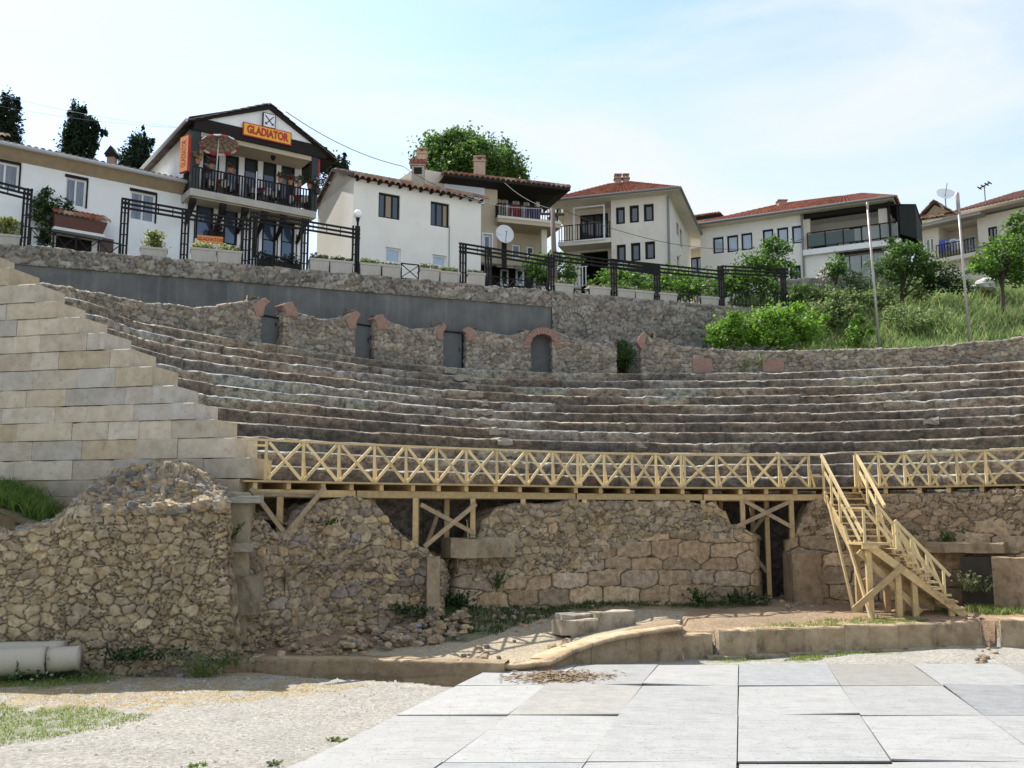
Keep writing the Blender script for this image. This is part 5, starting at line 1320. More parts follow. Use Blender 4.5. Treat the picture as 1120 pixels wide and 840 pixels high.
def balusters(parent, fc, u0, u1, z0, h, d, m, step=.13, ret=None, name="balcony_railing", r=.012):
    mb = MB(); P = fc.P
    mb.beam(P(u0, z0 + h, d), P(u1, z0 + h, d), .05, .05).beam(P(u0, z0 + .08, d), P(u1, z0 + .08, d), .03, .03)
    for u in np.arange(u0, u1 + .01, step): mb.beam(P(u, z0, d), P(u, z0 + h, d), r * 2, r * 2, (0, 1, 0))
    if ret:
        for u in (u0, u1):
            mb.beam(P(u, z0 + h, d), P(u, z0 + h, d - ret), .05, .05)
            for k in np.arange(step, ret, step): mb.beam(P(u, z0, d - k), P(u, z0 + h, d - k), r * 2, r * 2, (0, 1, 0))
    return obj(name, mb, m, parent)
def text_obj(name, body, fc, uc, zc, d, size, tilt, m, parent, depth=.02, offset=.012, rot90=False, sx=1.0):
    cu = bpy.data.curves.new(name, 'FONT'); cu.body = body; cu.align_x = 'CENTER'; cu.align_y = 'CENTER'
    cu.size = size; cu.extrude = depth; cu.offset = offset
    tmp = bpy.data.objects.new("tmp", cu); COL.objects.link(tmp)
    dg = bpy.context.evaluated_depsgraph_get(); me = bpy.data.meshes.new_from_object(tmp.evaluated_get(dg))
    bpy.data.objects.remove(tmp)
    rl = rootloc(parent)
    for v in me.vertices:
        x, y, z = v.co; x *= sx
        if rot90: x, y = -y, x
        ct, st_ = math.cos(tilt), math.sin(tilt); x, y = x * ct - y * st_, x * st_ + y * ct
        v.co = fc.P(uc + x, zc + y, d + z) - rl
    me.materials.clear(); me.materials.append(m)
    o = bpy.data.objects.new(name, me); COL.objects.link(o); o.parent = parent
    return o

# ================================================================== long white house at the left
F1 = Fac(lv(0, 200, 38.6), lv(203, 225, 43.2))
h1 = thing("white_house", "long white plastered house with a tan eave and small windows at left", "house", F1.P(2, 12.9, -3))
ze = F1.uz(120, 188)[1]
uL, uR = -5.0, F1.uz(204, 240)[0]
ops = [F1.rect(-10, 178, 20.5, 207), F1.rect(71.5, 195.5, 94, 226), F1.rect(142.5, 211, 169.5, 242)]
low = [F1.rect(-14, 240, 26, 262)]
door1 = (F1.uz(61, 265)[0], F1.uz(101, 265)[0], 12.8, F1.uz(80, 255)[1])
mb = wall(MB(), F1, uL, uR, 12.7, ze, ops + low + [door1]); shell(mb, F1, uL, uR, 12.7, ze, 6)
obj("wall", mb, mat("white_plaster_cool", (0.84, 0.85, 0.85), .9, (0.79, 0.79, 0.78), .9, .15, 12, stain=((0.5, 0.47, 0.42), 1.6, .62, .9, (1.5, 1.5, .35), .4)), h1)
for r in ops:
    w = window(h1, F1, r, -.10, 1, 0, M_wframe, M_curtain, .07)
    obj("surround", MB().fbox(F1, r[0] - .06, r[1] + .06, r[3] + .002, r[3] + .12, -.05, .05).fbox(F1, r[1] + .002, r[1] + .07, r[2], r[3], -.05, .04), M_dframe, w)
window(h1, F1, low[0], -.10, 1, 0, M_dframe, M_curtain)
obj("door", MB().fbox(F1, door1[0], door1[1], door1[2], door1[3], -.16, -.12), M_dframe, h1)
r = F1.rect(109, 262, 122.5, 281)
obj("meter_box", MB().fbox(F1, r[0], r[1], r[2], r[3], .0, .2), mat("brown_box", (0.10, 0.06, 0.045), .7), h1)
obj("eave", MB().prism([F1.P(uL - .3, ze - .38, 0.002), F1.P(uL - .3, ze + .06, .55), F1.P(uL - .3, ze + .1, .02)], F1.P(uR + .15, 0, 0) - F1.P(uL - .3, 0, 0)), M_soffit, h1)
obj("gutter", MB().tube([F1.P(uL - .3, ze + .06, .62), F1.P(uR + .2, ze + .06, .62)], .09, 8), mat("gutter_pale", (.40, .41, .42), .5), h1)
obj("downpipe", MB().tube([F1.P(uR + .05, ze + .0, .5), F1.P(uR + .04, ze - .5, .1), F1.P(uR + .04, 12.7, .1)], .06, 8), mat("gutter_pale", (.40, .41, .42), .5), h1)
tiles("roof", h1, F1.P(uL - .3, ze + .14, .6), F1.P(uR + .2, ze + .14, .6), F1.P(uR + .2, ze + 1.0, -3.2), F1.P(uL - .3, ze + 1.0, -3.2), TILE_GREY + TILE_OLD[:1], 2, .26)
p = F1.P(F1.uz(122.5, 175, -1.2)[0], F1.uz(122.5, 181, -1.2)[1], -1.2)
c = chimney(h1, p, .34, .35, mat("chimney_brick", (0.40, 0.24, 0.17), .9, (0.3, 0.2, 0.15), 8), M_dframe, pots=False)
obj("chimney_hood", MB().prism([(p.x - .28, p.y - .25, p.z + .45), (p.x + .28, p.y - .25, p.z + .45), (p.x, p.y - .25, p.z + .85)], (0, .5, 0)), M_dframe, c)
# tiled awning with a climbing vine
aw = thing("tiled_awning", "brown boarded awning with a small tiled roof above a dark door", "awning", F1.P(F1.uz(90, 245)[0], 13, .8))
ua, ub = F1.uz(58, 240, 1.0)[0], F1.uz(118, 250, 1.0)[0]; zt_ = F1.uz(88, 236, 1.0)[1]; zb = F1.uz(88, 252, 1.0)[1]
tiles("awning_roof", aw, F1.P(ua, zt_, 1.05), F1.P(ub + .1, zt_, 1.05), F1.P(ub + .1, zt_ + .45, .03), F1.P(ua, zt_ + .45, .03), TILE_RED + TILE_OLD, 5, .2, .04, .3)
M_brown = mat("brown_boards", (0.13, 0.05, 0.032), .75, (0.09, 0.036, 0.025), 6, .2, 20, stretch=(.5, .5, 6))
obj("awning_board", MB().prism([F1.P(ua + .05, zt_ - .08, .95), F1.P(ub, zt_ - .08, .95), F1.P(ub - .18, zb, .95), F1.P(ua + .1, zb, .95)], F1.P(0, 0, -.9) - F1.P(0, 0, 0)), M_brown, aw)
obj("awning_sill", MB().fbox(F1, ua + .05, ub - .1, zb - .12, zb - .004, .1, 1.0), M_white, aw)
vb = []
for px, py, rx, rz in [(52, 218, .5, .45), (45, 232, .35, .6), (48, 252, .3, .6), (66, 224, .55, .35), (82, 229, .5, .22), (50, 268, .3, .35)]:
    u, z = F1.uz(px, py, .5); vb.append((tuple(F1.P(u, z, .5)), (rx, .3, rz)))
t = thing("climbing_vine", "dark green vine climbing over the tiled awning of the white house", "vine", F1.P(F1.uz(46, 260)[0], 13, .5))
foliage("leaves", t, vb, 1500, .15, GREEN_DARK + GREEN_MID, 31, 40, .35, .3)
obj("stem", MB().tube([F1.P(F1.uz(46, 260)[0], 12.8, .4), F1.P(F1.uz(46, 240)[0], 14.4, .4), F1.P(F1.uz(60, 222)[0], 15.4, .45)], [.05, .04, .02], 6), M_bark, t)
# neighbour's roof corner behind, at the far left
Fz = Fac(lv(-60, 140, 47), lv(13, 145, 48)); zz = Fz.uz(5, 150)[1]
tr = thing("brown_house", "brown house corner with a tiled roof showing above the white house", "house", Fz.P(-2, 13, -2))
obj("wall", MB().fbox(Fz, -3, Fz.L - .4, 13, zz, -4, -.02), M_brown, tr)
tiles("roof", tr, Fz.P(-3, zz, .4), Fz.P(Fz.L, zz, .4), Fz.P(Fz.L - 1.0, zz + 1.0, -2.4), Fz.P(-3, zz + 1.0, -2.4), TILE_OLD, 8)

# ================================================================== restaurant with a gable and balcony
A2 = lv(214, 150, 42.0); B2 = lv(350, 170, 45.35)
F2 = Fac(A2, B2)                      # plane of the gable and balcony front
h2 = thing("restaurant_house", "white gabled restaurant with a black beamed balcony and yellow name sign", "house", F2.P(2.5, 12.9, -4))
zb1 = F2.uz(213, 145)[1]; zb0 = F2.uz(352, 163)[1]
W2 = F2.L
z_be_b = F2.uz(280, 157)[1]; z_be_t = F2.uz(280, 143.5)[1]
zap = F2.uz(294, 116)[1]; uap = F2.uz(294, 130)[0]
dbk = -1.5
zfl = F2.uz(278, 218.5)[1]            # balcony floor edge
zsl = F2.uz(278, 226)[1]
# gable triangle, beam, verges
obj("gable", MB().prism([F2.P(.15, z_be_t, -.02), F2.P(W2 - .1, z_be_t, -.02), F2.P(uap, zap - .12, -.02)], F2.P(0, 0, -.2) - F2.P(0, 0, 0)), M_white, h2)
obj("gable_beam", MB().fbox(F2, -.1, W2 + .35, z_be_b, z_be_t, -.25, .05), M_dframe, h2)
for a, b in (((-.35, z_be_t - .28), (uap, zap)), ((W2 + .75, z_be_t - .55), (uap, zap))):
    obj("verge_board", MB().prism([F2.P(a[0], a[1] - .05, .12), F2.P(a[0], a[1] + .2, .12), F2.P(b[0], b[1] + .05, .12), F2.P(b[0], b[1] - .16, .12)], F2.P(0, 0, -.22) - F2.P(0, 0, 0)), M_dframe, h2)
depH = 11.5
tiles("roof", h2, F2.P(-.45, z_be_t - .28, .2), F2.P(-.45, z_be_t - .28, -depH), F2.P(uap, zap + .1, -depH), F2.P(uap, zap + .1, .2), TILE_GREY, 11, .3)
tiles("roof", h2, F2.P(W2 + .85, z_be_t - .58, .2), F2.P(W2 + .85, z_be_t - .58, -depH), F2.P(uap, zap + .1, -depH), F2.P(uap, zap + .1, .2), TILE_GREY + TILE_OLD[:1], 12, .3)
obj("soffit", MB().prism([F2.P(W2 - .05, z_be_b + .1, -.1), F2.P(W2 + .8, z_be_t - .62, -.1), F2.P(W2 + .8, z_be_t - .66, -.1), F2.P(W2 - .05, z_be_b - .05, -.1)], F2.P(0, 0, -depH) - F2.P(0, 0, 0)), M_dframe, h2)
obj("gutter", MB().tube([F2.P(-.5, z_be_t - .30, .2), F2.P(-.5, z_be_t - .30, -depH)], .08, 8), mat("gutter_pale", (.40, .41, .42), .5), h2)
# walls
ub0, ub1 = .15, W2 - .28
up_ops = []
for x0, x1 in [(222, 240), (246.5, 261.5), (267.5, 282.5), (288, 303), (308, 323)]:
    a = F2.uz(x0, 180, dbk)[0]; b = F2.uz(x1, 180, dbk)[0]; up_ops.append((a, b, zfl, F2.uz((x0 + x1) / 2, 166 + (x0 - 222) * .155, dbk)[1]))
lo_ops = []
for x0, x1, y0, y1 in [(214, 233.5, 222.5, 262), (244.5, 260, 228, 268), (277, 281, 234, 282), (286.5, 302, 239, 285), (307, 322, 243, 286)]:
    lo_ops.append(F2.rect(x0, y0, x1, y1, dbk + .35))
dlo = dbk + .35
mb = wall(MB(), F2, ub0, ub1, zfl - .05, z_be_t, up_ops, .2, dbk); shell(mb, F2, ub0, ub1, zfl, z_be_t, 9.5, dbk)
obj("wall", mb, M_white, h2)
mb = wall(MB(), F2, ub0 - .15, ub1 + .15, 12.7, zsl - .01, lo_ops, .2, dlo); shell(mb, F2, ub0 - .15, ub1 + .15, 12.7, zsl - .02, 9.8, dlo)
obj("wall", mb, M_white, h2)
for r in up_ops: window(h2, F2, r, dbk - .1, 0, 0, M_dframe, M_glass, .09, "balcony_door")
for r in lo_ops: window(h2, F2, r, dlo - .08, 0, 1, M_dframe, mat("window_glass_blue", (0.06, 0.085, 0.13), .05, spec=.9), .1)
z_ = F2.uz(260, 226, dlo)[1]
obj("lintel_beam", MB().fbox(F2, ub0 - .15, ub1 + .15, F2.uz(268, 232, dlo)[1], F2.uz(268, 228, dlo)[1] + .02, dlo, dlo + .06), M_dframe, h2)
for x in (213, 240, 264.5, 283, 304, 325):
    u = F2.uz(x, 240, dlo)[0]
    obj("pilaster_edge", MB().fbox(F2, u - .02, u + .03, 12.8, zsl - .6, dlo, dlo + .03), M_dframe, h2)
# dark lower panel band
# balcony
obj("balcony_slab", MB().fbox(F2, -.12, W2 - .1, zsl, zfl, dbk - .05, .0), mat("balcony_concrete", (0.46, 0.43, 0.37), .9, (0.36, 0.34, 0.30), 1.5, .2, 15), h2)
obj("balcony_soffit", MB().fbox(F2, .0, W2 - .2, zsl - .06, zsl - .004, dbk + .4, -.12), M_beige, h2)
rl_h = F2.uz(278, 195)[1] - zfl
br_ = balusters(h2, F2, -.05, W2 - .15, zfl, rl_h, -.05, M_dframe, .14, 1.3, r=.028)
for u in (.05, W2 - .22):
    obj("balcony_post", MB().fbox(F2, u - .16, u + .16, zfl, z_be_b - .003, -.35, -.03), mat("dark_green_wood", (0.018, 0.028, 0.026), .6), h2)
obj("red_post", MB().fbox(F2, W2 - .03, W2 + .06, zfl + .9, z_be_b - .01, -.3, -.1), mat("red_paint", (0.35, 0.03, 0.03), .6), h2)
obj("balcony_header", MB().fbox(F2, .25, W2 - .4, z_be_b - .22, z_be_b - .004, dbk + .05, -.06), M_beige, h2)
for x, y in [(208.5, 216), (241.5, 223), (265.5, 228), (286.5, 231), (307.5, 235), (330.5, 241)]:
    u, z = F2.uz(x, y, -.5); pts = []
    for k in range(9):
        t_ = k / 8; pts.append(F2.P(u, zsl - .08 - .95 * t_, -.15 - (dlo * -1 - .2) * (t_ ** 1.6)))
    obj("bracket", MB().tube(pts, [.16, .18, .17, .15, .13, .12, .10, .09, .07], 8), M_dframe, h2, True)
# side wall windows + pale wall under the sloping eave
# signs
M_yel = mat("sign_yellow", (0.80, 0.42, 0.02), .5); M_redl = mat("sign_red", (0.42, 0.015, 0.02), .5); M_org = mat("sign_orange", (0.75, 0.26, 0.05), .5, (0.65, 0.3, 0.1), 4)
sg = thing("name_sign", "yellow restaurant name board with red letters below the gable", "sign", F2.P(uap, zap - 2.2, .15))
ua, ub, za, zb = F2.rect(265.5, 139, 319, 153.5, .12)
obj("sign_board", MB().fbox(F2, ua, ub, za, zb, .06, .12), M_redl, sg)
obj("sign_face", MB().fbox(F2, ua + .05, ub - .05, za + .05, zb - .05, .1205, .135), M_yel, sg)
text_obj("lettering", "GLADIATOR", F2, (ua + ub) / 2, (za + zb) / 2, .14, (zb - za) * .80, 0, M_redl, sg, .012, .022, sx=(ub - ua) / ((zb - za) * .80 * 6.65))
em = thing("emblem_sign", "small square white sign with crossed black swords above the name board", "sign", F2.P(uap, zap - 1, .15))
ua, ub, za, zb = F2.rect(287.5, 124, 301.5, 140, .1)
obj("sign_board", MB().fbox(F2, ua, ub, za, zb, .02, .1), M_black, em)
obj("sign_face", MB().fbox(F2, ua + .04, ub - .04, za + .04, zb - .04, .1005, .115), mat("sign_white", (.78, .78, .80), .5), em)
cu, cz_ = (ua + ub) / 2, (za + zb) / 2; w = (ub - ua) * .34
for s in (-1, 1):
    mb = MB().beam(F2.P(cu - s * w, cz_ - w * 1.1, .125), F2.P(cu + s * w, cz_ + w * 1.1, .125), .035, .02, F2.n.to_3d())
    mb.beam(F2.P(cu - s * w * .75 - .05, cz_ - w * .75 + s * .0 + .05, .13), F2.P(cu - s * w * .75 + .05, cz_ - w * .75 - .05, .13), .03, .02, F2.n.to_3d()) if s > 0 else \
        mb.beam(F2.P(cu + w * .75 - .05, cz_ - w * .75 - .05, .13), F2.P(cu + w * .75 + .05, cz_ - w * .75 + .05, .13), .03, .02, F2.n.to_3d())
    obj("sword", mb, M_black, em)
# vertical sign on the left corner, facing left-front
FS = Fac(F2.P(-.62, 0, .62)[:2], F2.P(-.02, 0, .28)[:2])
FS = Fac(lv(197, 168, F2.P(0, 0, 0).y + .2), lv(206, 168, F2.P(0, 0, 0).y - .15))
vs = thing("vertical_sign", "tall narrow orange sign with lettering fixed at the balcony's left corner", "sign", FS.P(0, FS.uz(200, 189)[1], 0))
za, zb = FS.uz(201, 188)[1], FS.uz(201, 149)[1]
obj("sign_board", MB().fbox(FS, 0, FS.L, za, zb, -.12, 0), M_redl, vs)
obj("sign_face", MB().fbox(FS, .0, FS.L - .04, za + .03, zb - .03, .001, .015), mat("sign_pale_orange", (0.85, 0.36, 0.10), .5), vs)
text_obj("lettering", "GLADIATOR", FS, FS.L / 2, (za + zb) / 2, .017, FS.L * .75, 0, M_redl, vs, .004, .006, rot90=True, sx=(zb - za) * .85 / (FS.L * .75 * 6.3))
ls = thing("small_sign", "small orange sign board leaning above the paired planters", "sign", TF.P(TP(230, 270, -.75)[0], ZT, -.75))
fc = Fac(TF.P(TP(215.5, 262, -.7)[0], 0, -.7)[:2], TF.P(TP(244, 265, -.7)[0], 0, -.7)[:2])
za, zb = fc.uz(230, 266)[1], fc.uz(230, 258)[1]
obj("sign_board", MB().fbox(fc, 0, fc.L, za, zb, -.06, 0), M_org, ls)
for u in (.15, fc.L - .15): obj("leg", MB().fbox(fc, u - .03, u + .03, ZT - .02, za, -.06, -.01), M_dframe, ls)
text_obj("lettering", "GLADIATOR", fc, fc.L / 2, (za + zb) / 2, .004, (zb - za) * .6, 0, M_redl, ls, .003, .004)
# parasol
u, z = F2.uz(239.5, 151, .12)
pa_ = thing("parasol", "tilted beige parasol with a red and white scalloped rim on the balcony", "parasol", F2.P(u, zfl, -.75))
cpt = F2.P(u, z, .12); foot = F2.P(F2.uz(235, 205, -.3)[0], zfl + .01, -.3)
obj("pole", MB().tube([foot, cpt + Vector((0, 0, .05))], .025, 8), M_wframe, pa_)
ax = (cpt - foot).normalized(); ax = (Vector((0, 0, 1)) + Vector((-.10, .16, 0))).normalized()
tx = ax.cross(Vector((0, 1, 0))).normalized(); ty = ax.cross(tx)
R_ = .82; mb = MB(); vl = MB(); vw = vl; vl.c = []
for k in range(16):
    a0, a1 = 2 * math.pi * k / 16, 2 * math.pi * (k + 1) / 16
    pr = lambda a, r, h: cpt + (tx * math.cos(a) + ty * math.sin(a)) * r + ax * h
    for j in range(4):
        r0, r1 = R_ * j / 4, R_ * (j + 1) / 4; h = lambda r: -.30 * (r / R_) ** 1.6
        mb.quad(pr(a0, r0, h(r0)), pr(a1, r0, h(r0)), pr(a1, r1, h(r1)), pr(a0, r1, h(r1)))
    (vl if k % 2 else vw).poly([pr(a0, R_, -.30), pr(a1, R_, -.30), pr(a1, R_ * 1.04, -.37), pr((a0 + a1) / 2, R_ * 1.05, -.41), pr(a0, R_ * 1.04, -.37)]); vl.c += [((0.55, 0.04, 0.06) if k % 2 else (0.75, 0.72, 0.70))] * 5
cn = obj("canopy", mb, mat("parasol_cloth", (0.60, 0.48, 0.41), .8, trans=.35), pa_, True)
cn.modifiers.new("solid", 'SOLIDIFY').thickness = .008
for m_, mm in ((vl, mat("striped_cloth", (0.55, 0.04, 0.06), .8, attr=True)),):
    o = obj("valance", m_, mm, cn); o.modifiers.new("solid", 'SOLIDIFY').thickness = .008
# tables with cloths, chairs, pots on the balcony
M_cw = mat("cloth_white", (0.75, 0.72, 0.70), .8); M_cr = mat("cloth_dark_red", (0.22, 0.02, 0.03), .8)
def cafe_table(label, px, py, d, seed):
    u, _ = F2.uz(px, py, d); c = F2.P(u, zfl, d)
    t = thing("cafe_table", label, "table", c, "tables on the restaurant balcony")
    for sx_ in (-.3, .3):
        for sy_ in (-.25, .25): obj("leg", MB().tube([c + Vector((sx_, sy_, 0)), c + Vector((sx_, sy_, .72))], .025, 6), M_dframe, t)
    obj("tabletop", MB().box(c.x - .42, c.x + .42, c.y - .36, c.y + .36, c.z + .72, c.z + .75), M_dframe, t)
    cl = MB(); rg = np.random.RandomState(seed)
    N_ = 40; ring = []
    for k in range(N_):
        a = 2 * math.pi * k / N_; x = max(-1, min(1, 1.4 * math.cos(a))) * .45; y = max(-1, min(1, 1.4 * math.sin(a))) * .39
        ring.append((x, y, .03 * math.sin(k * 2.3), .30 + .08 * math.sin(k * .8)))
    for k in range(N_):
        x0, y0, w0, l0 = ring[k]; x1, y1, w1, l1 = ring[(k + 1) % N_]
        cl.quad(c + Vector((x0, y0, .757)), c + Vector((x1, y1, .757)), c + Vector((x1 * (1 + w1), y1 * (1 + w1), .757 - l1)), c + Vector((x0 * (1 + w0), y0 * (1 + w0), .757 - l0)))
    cl.poly([c + Vector((r_[0], r_[1], .757)) for r_ in ring])
    o = obj("tablecloth", cl, M_cw); tag(o, "white cloth on the " + label, "tablecloth", "tablecloths on the restaurant balcony")
    o2 = obj("table_runner", MB().prism([c + Vector((-.25, -.40, .765)), c + Vector((.25, -.40, .765)), c + Vector((.0, -.46, .40))], (0, -.01, 0)).box(c.x - .25, c.x + .25, c.y - .40, c.y + .36, c.z + .760, c.z + .766), M_cr)
    tag(o2, "red cloth on the " + label, "tablecloth", "red cloths on the restaurant balcony")
cafe_table("cafe table under the parasol", 241, 198, -.75, 1)
cafe_table("cafe table at mid balcony, beside the lone white pole", 288, 205, -.7, 2)
cafe_table("cafe table at the balcony's right end, below potted plants", 328, 213, -.7, 3)
def chair(label, px, py, d, rot):
    u, _ = F2.uz(px, py, d); c = F2.P(u, zfl, d); t = thing("cafe_chair", label, "chair", c, "chairs on the restaurant balcony")
    ca, sa = math.cos(rot), math.sin(rot); R = lambda x, y, z: c + Vector((x * ca - y * sa, x * sa + y * ca, z))
    for x in (-.18, .18):
        obj("leg", MB().beam(R(x, -.18, 0), R(x, -.18, .45), .04, .04, (0, 1, 0)), M_dframe, t); obj("leg", MB().beam(R(x, .18, 0), R(x, .2, .92), .04, .04, (0, 1, 0)), M_dframe, t)
    obj("seat", MB().hexa([R(-.21, -.21, .43), R(.21, -.21, .43), R(.21, .21, .43), R(-.21, .21, .43), R(-.21, -.21, .47), R(.21, -.21, .47), R(.21, .21, .47), R(-.21, .21, .47)]), M_dframe, t)
    mb = MB()
    for z in (.6, .74, .88): mb.beam(R(-.18, .195, z), R(.18, .195, z), .05, .06)
    obj("backrest", mb, M_dframe, t)
chair("dark wooden chair at the parasol table, left side", 230, 196, -.8, math.pi / 2); chair("dark wooden chair at the parasol table, right side", 254, 201, -.8, -math.pi / 2)
chair("dark wooden chair left of the middle balcony table", 276, 203, -.7, math.pi / 2); chair("dark wooden chair right of the middle balcony table", 300, 208, -.7, -math.pi / 2)
def pot_plant(label, c, r, ph, n, cols, seed, potc=(0.32, 0.13, 0.07), leaf=.12, name="potted_plant"):
    t = thing(name, label, "potted plant", c)
    c = Vector(c); obj("pot", MB().tube([c, c + Vector((0, 0, r * 1.6)), c + Vector((0, 0, r * 1.75))], [r * .7, r, r * 1.1], 10), mat("pot_%d" % int(potc[0] * 100), potc, .8), t)
    foliage("plant", t, [((c.x, c.y, c.z + r * 1.7 + ph * .5), (ph * .5, ph * .5, ph * .55))], n, leaf, cols, seed, 12, .4, .2)
zr = zfl + rl_h
for lab, px, d, sh, cols in [("flowering pot of yellow and pink blooms hung at the balcony's left post", 216, .05, .38, [(0.5, 0.38, 0.1), (0.12, 0.2, 0.05), (0.55, 0.2, 0.2), (0.3, 0.3, 0.1)]),
                       ("pink flowering pot on the railing beside the parasol pole", 231, -.05, .28, [(0.35, 0.12, 0.14), (0.08, 0.1, 0.05), (0.25, 0.1, 0.1)]), ("brownish potted plant on the railing right of the parasol table", 252, -.05, .25, [(0.25, 0.12, 0.1), (0.08, 0.1, 0.05)]),
                       ("first terracotta pot of the cluster near the balcony's right end", 307, -.05, .28, [(0.22, 0.14, 0.10), (0.10, 0.12, 0.06)]), ("second terracotta pot of the cluster, with sparse leaves", 318, -.05, .26, [(0.30, 0.10, 0.08), (0.10, 0.12, 0.06)]), ("third terracotta pot of the cluster, with grey green leaves", 328, -.05, .34, [(0.14, 0.16, 0.12), (0.10, 0.12, 0.06)]),
                       ("red geranium pot beside the balcony's right post", 339, -.02, .25, [(0.4, 0.08, 0.05), (0.05, 0.09, 0.04)])]:
    u, _ = F2.uz(px, 190, d); pot_plant(lab, F2.P(u, zr + .04 if d < 0 else zr + .1, d), .12, sh, 130, cols, px)
hb = F2.P(F2.uz(348, 200, .1)[0], zr - .15, .1)
pot_plant("hanging flower basket with white and dark blooms outside the balcony's right corner", hb, .14, .6, 200, [(0.6, 0.6, 0.62), (0.03, 0.03, 0.035), (0.05, 0.05, 0.05), (0.2, 0.16, 0.15)], 9, (0.05, 0.04, 0.04), name="hanging_basket")
u, _ = F2.uz(280.5, 197, -.02); o = obj("white_pole", MB().tube([F2.P(u, zfl + .01, -.02), F2.P(u, zr + .35, -.02)], .025, 8), M_wframe); tag(o, "lone thin white pole standing at the middle of the balcony railing", "pole")
u, z = F2.uz(299, 169, -.5); ln = thing("hanging_lantern", "black wrought lantern hanging under the balcony's beam", "lantern", F2.P(u, z - .2, -.5))
obj("bracket", MB().beam(F2.P(u, z + .1, -.5), F2.P(u, z + .35, -.5), .03, .03), M_black, ln)
obj("lantern_body", MB().tube([F2.P(u, z - .3, -.5), F2.P(u, z - .22, -.5), F2.P(u, z + .0, -.5), F2.P(u, z + .08, -.5), F2.P(u, z + .15, -.5)], [.03, .1, .14, .2, .03], 8), M_black, ln)
rg = np.random.RandomState(3)
for lab, x, y, rr in [("dark leafy window box under the third lower restaurant window", 294, 284, .5), ("dark leafy window box under the last lower restaurant window", 316, 287, .5), ("brown leafy potted bush behind the small orange sign", 237, 252, .35)]:
    u, z = F2.uz(x, y, dlo + .35); c = F2.P(u, z - .3, dlo + .35)
    t = thing("window_box", lab, "window box", c); obj("trough", MB().fbox(F2, u - rr, u + rr, z - .3, z - .05, dlo + .2, dlo + .5), M_dframe, t)
    foliage("plant", t, [((c.x, c.y, z + .1), (rr * 1.0, .25, .32))], 260, .12, ([(0.10, 0.035, 0.03), (0.05, 0.04, 0.03)] if "brown" in lab else GREEN_DARK), int(x), 16, .3, .3)
yb = F2.uz(284, 283, dlo + .5); o = obj("sandwich_board", MB().fbox(F2, yb[0] - .12, yb[0] + .32, ZT - .3, ZT + .75, dlo + .5, dlo + .56).fbox(F2, yb[0] - .08, yb[0] + .28, ZT - .28, ZT + .7, dlo + .42, dlo + .46), mat("board_yellow", (0.55, 0.5, 0.06), .6)); tag(o, "yellow standing board behind the railing at the restaurant entrance", "board")
# ================================================================== cream cottage
A3 = lv(386, 240, 45.5); B3 = lv(526, 260, 48.9); F3 = Fac(A3, B3)
h3 = thing("cream_cottage", "low cream cottage with an old tiled eave and two dark upper windows", "house", F3.P(3, 12.9, -3))
ze = F3.uz(456, 207)[1]
def top3(u): return ze
ops = [F3.rect(414, 212, 437.5, 239), F3.rect(471, 221.5, 491.5, 248)]
low = [F3.rect(421.5, 271, 438.5, 287.5), F3.rect(473, 279, 488.5, 291.5)]
D3 = 5.2
mb = wall(MB(), F3, 0, F3.L, 12.7, ze, ops + low); shell(mb, F3, 0, F3.L, 12.7, ze, D3)
obj("wall", mb, mat("cream_white_plaster", (0.83, 0.80, 0.73), .9, (0.77, 0.74, 0.67), .8, .15, 12, stain=((0.48, 0.44, 0.38), 1.4, .60, .88, (1.2, 1.2, .4), .45)), h3)
for i, r in enumerate(ops):
    w = window(h3, F3, r, -.12, 2, 0, M_dframe, M_glass, .08)
    u0, u1, z0, z1 = r
    obj("curtain", MB().fbox(F3, u0 + (.35 if i == 0 else .62) * (u1 - u0), u0 + (.62 if i == 0 else .9) * (u1 - u0), z0 + .1, z1 - .1, -.1345, -.129), mat("curtain_cloth", (0.30, 0.24, 0.17) if i == 0 else (0.32, 0.16, 0.07), .9), w)
for r in low: window(h3, F3, r, -.12, 0, 0, M_wframe, M_glass_skytint, .09)
tiles("roof", h3, F3.P(-.15, ze + .05, .42), F3.P(F3.L + .25, ze + .05, .42), F3.P(F3.L + .25, ze + 1.25, -2.6), F3.P(-.15, ze + 1.25, -2.6), TILE_OLD, 21, .30, .075, .42, .1)
tiles("roof", h3, F3.P(-.15, ze + .05, -D3 - .3), F3.P(F3.L + .25, ze + .05, -D3 - .3), F3.P(F3.L + .25, ze + 1.25, -2.6), F3.P(-.15, ze + 1.25, -2.6), TILE_OLD, 22, .30, .075, .42, .1)
for u in np.arange(.1, F3.L, .55): obj("rafter_end", MB().fbox(F3, u, u + .1, ze - .14, ze - .02, .002, .36), M_dframe, h3)
gp = MB().prism([F3.P(0, ze, 0), F3.P(0, ze, -D3), F3.P(0, ze + 1.2, -2.6)], F3.P(.2, 0) - F3.P(0, 0)); obj("gable", gp, M_cream, h3); gp = MB(); gp.prism([F3.P(F3.L, ze, 0), F3.P(F3.L, ze, -D3), F3.P(F3.L, ze + 1.2, -2.6)], F3.P(-.2, 0) - F3.P(0, 0))
obj("gable", gp, M_cream, h3)
obj("verge_board", MB().beam(F3.P(-.18, ze + .02, .4), F3.P(-.18, ze + 1.2, -2.6), .05, .16).beam(F3.P(-.18, ze + .02, -D3 - .2), F3.P(-.18, ze + 1.2, -2.6), .05, .16), M_dframe, h3)
p = F3.P(F3.uz(457.5, 200, -.7)[0], F3.uz(457.5, 203, -.7)[1], -.7); c = chimney(h3, p, .62, .95, mat("chimney_plaster", (0.42, 0.37, 0.31), .9, (0.34, 0.3, 0.25), 3), None, .55, False)
obj("chimney_opening", MB().box(p.x - .2, p.x + .2, p.y - .285, p.y - .277, p.z + .5, p.z + .85), M_dark, c)
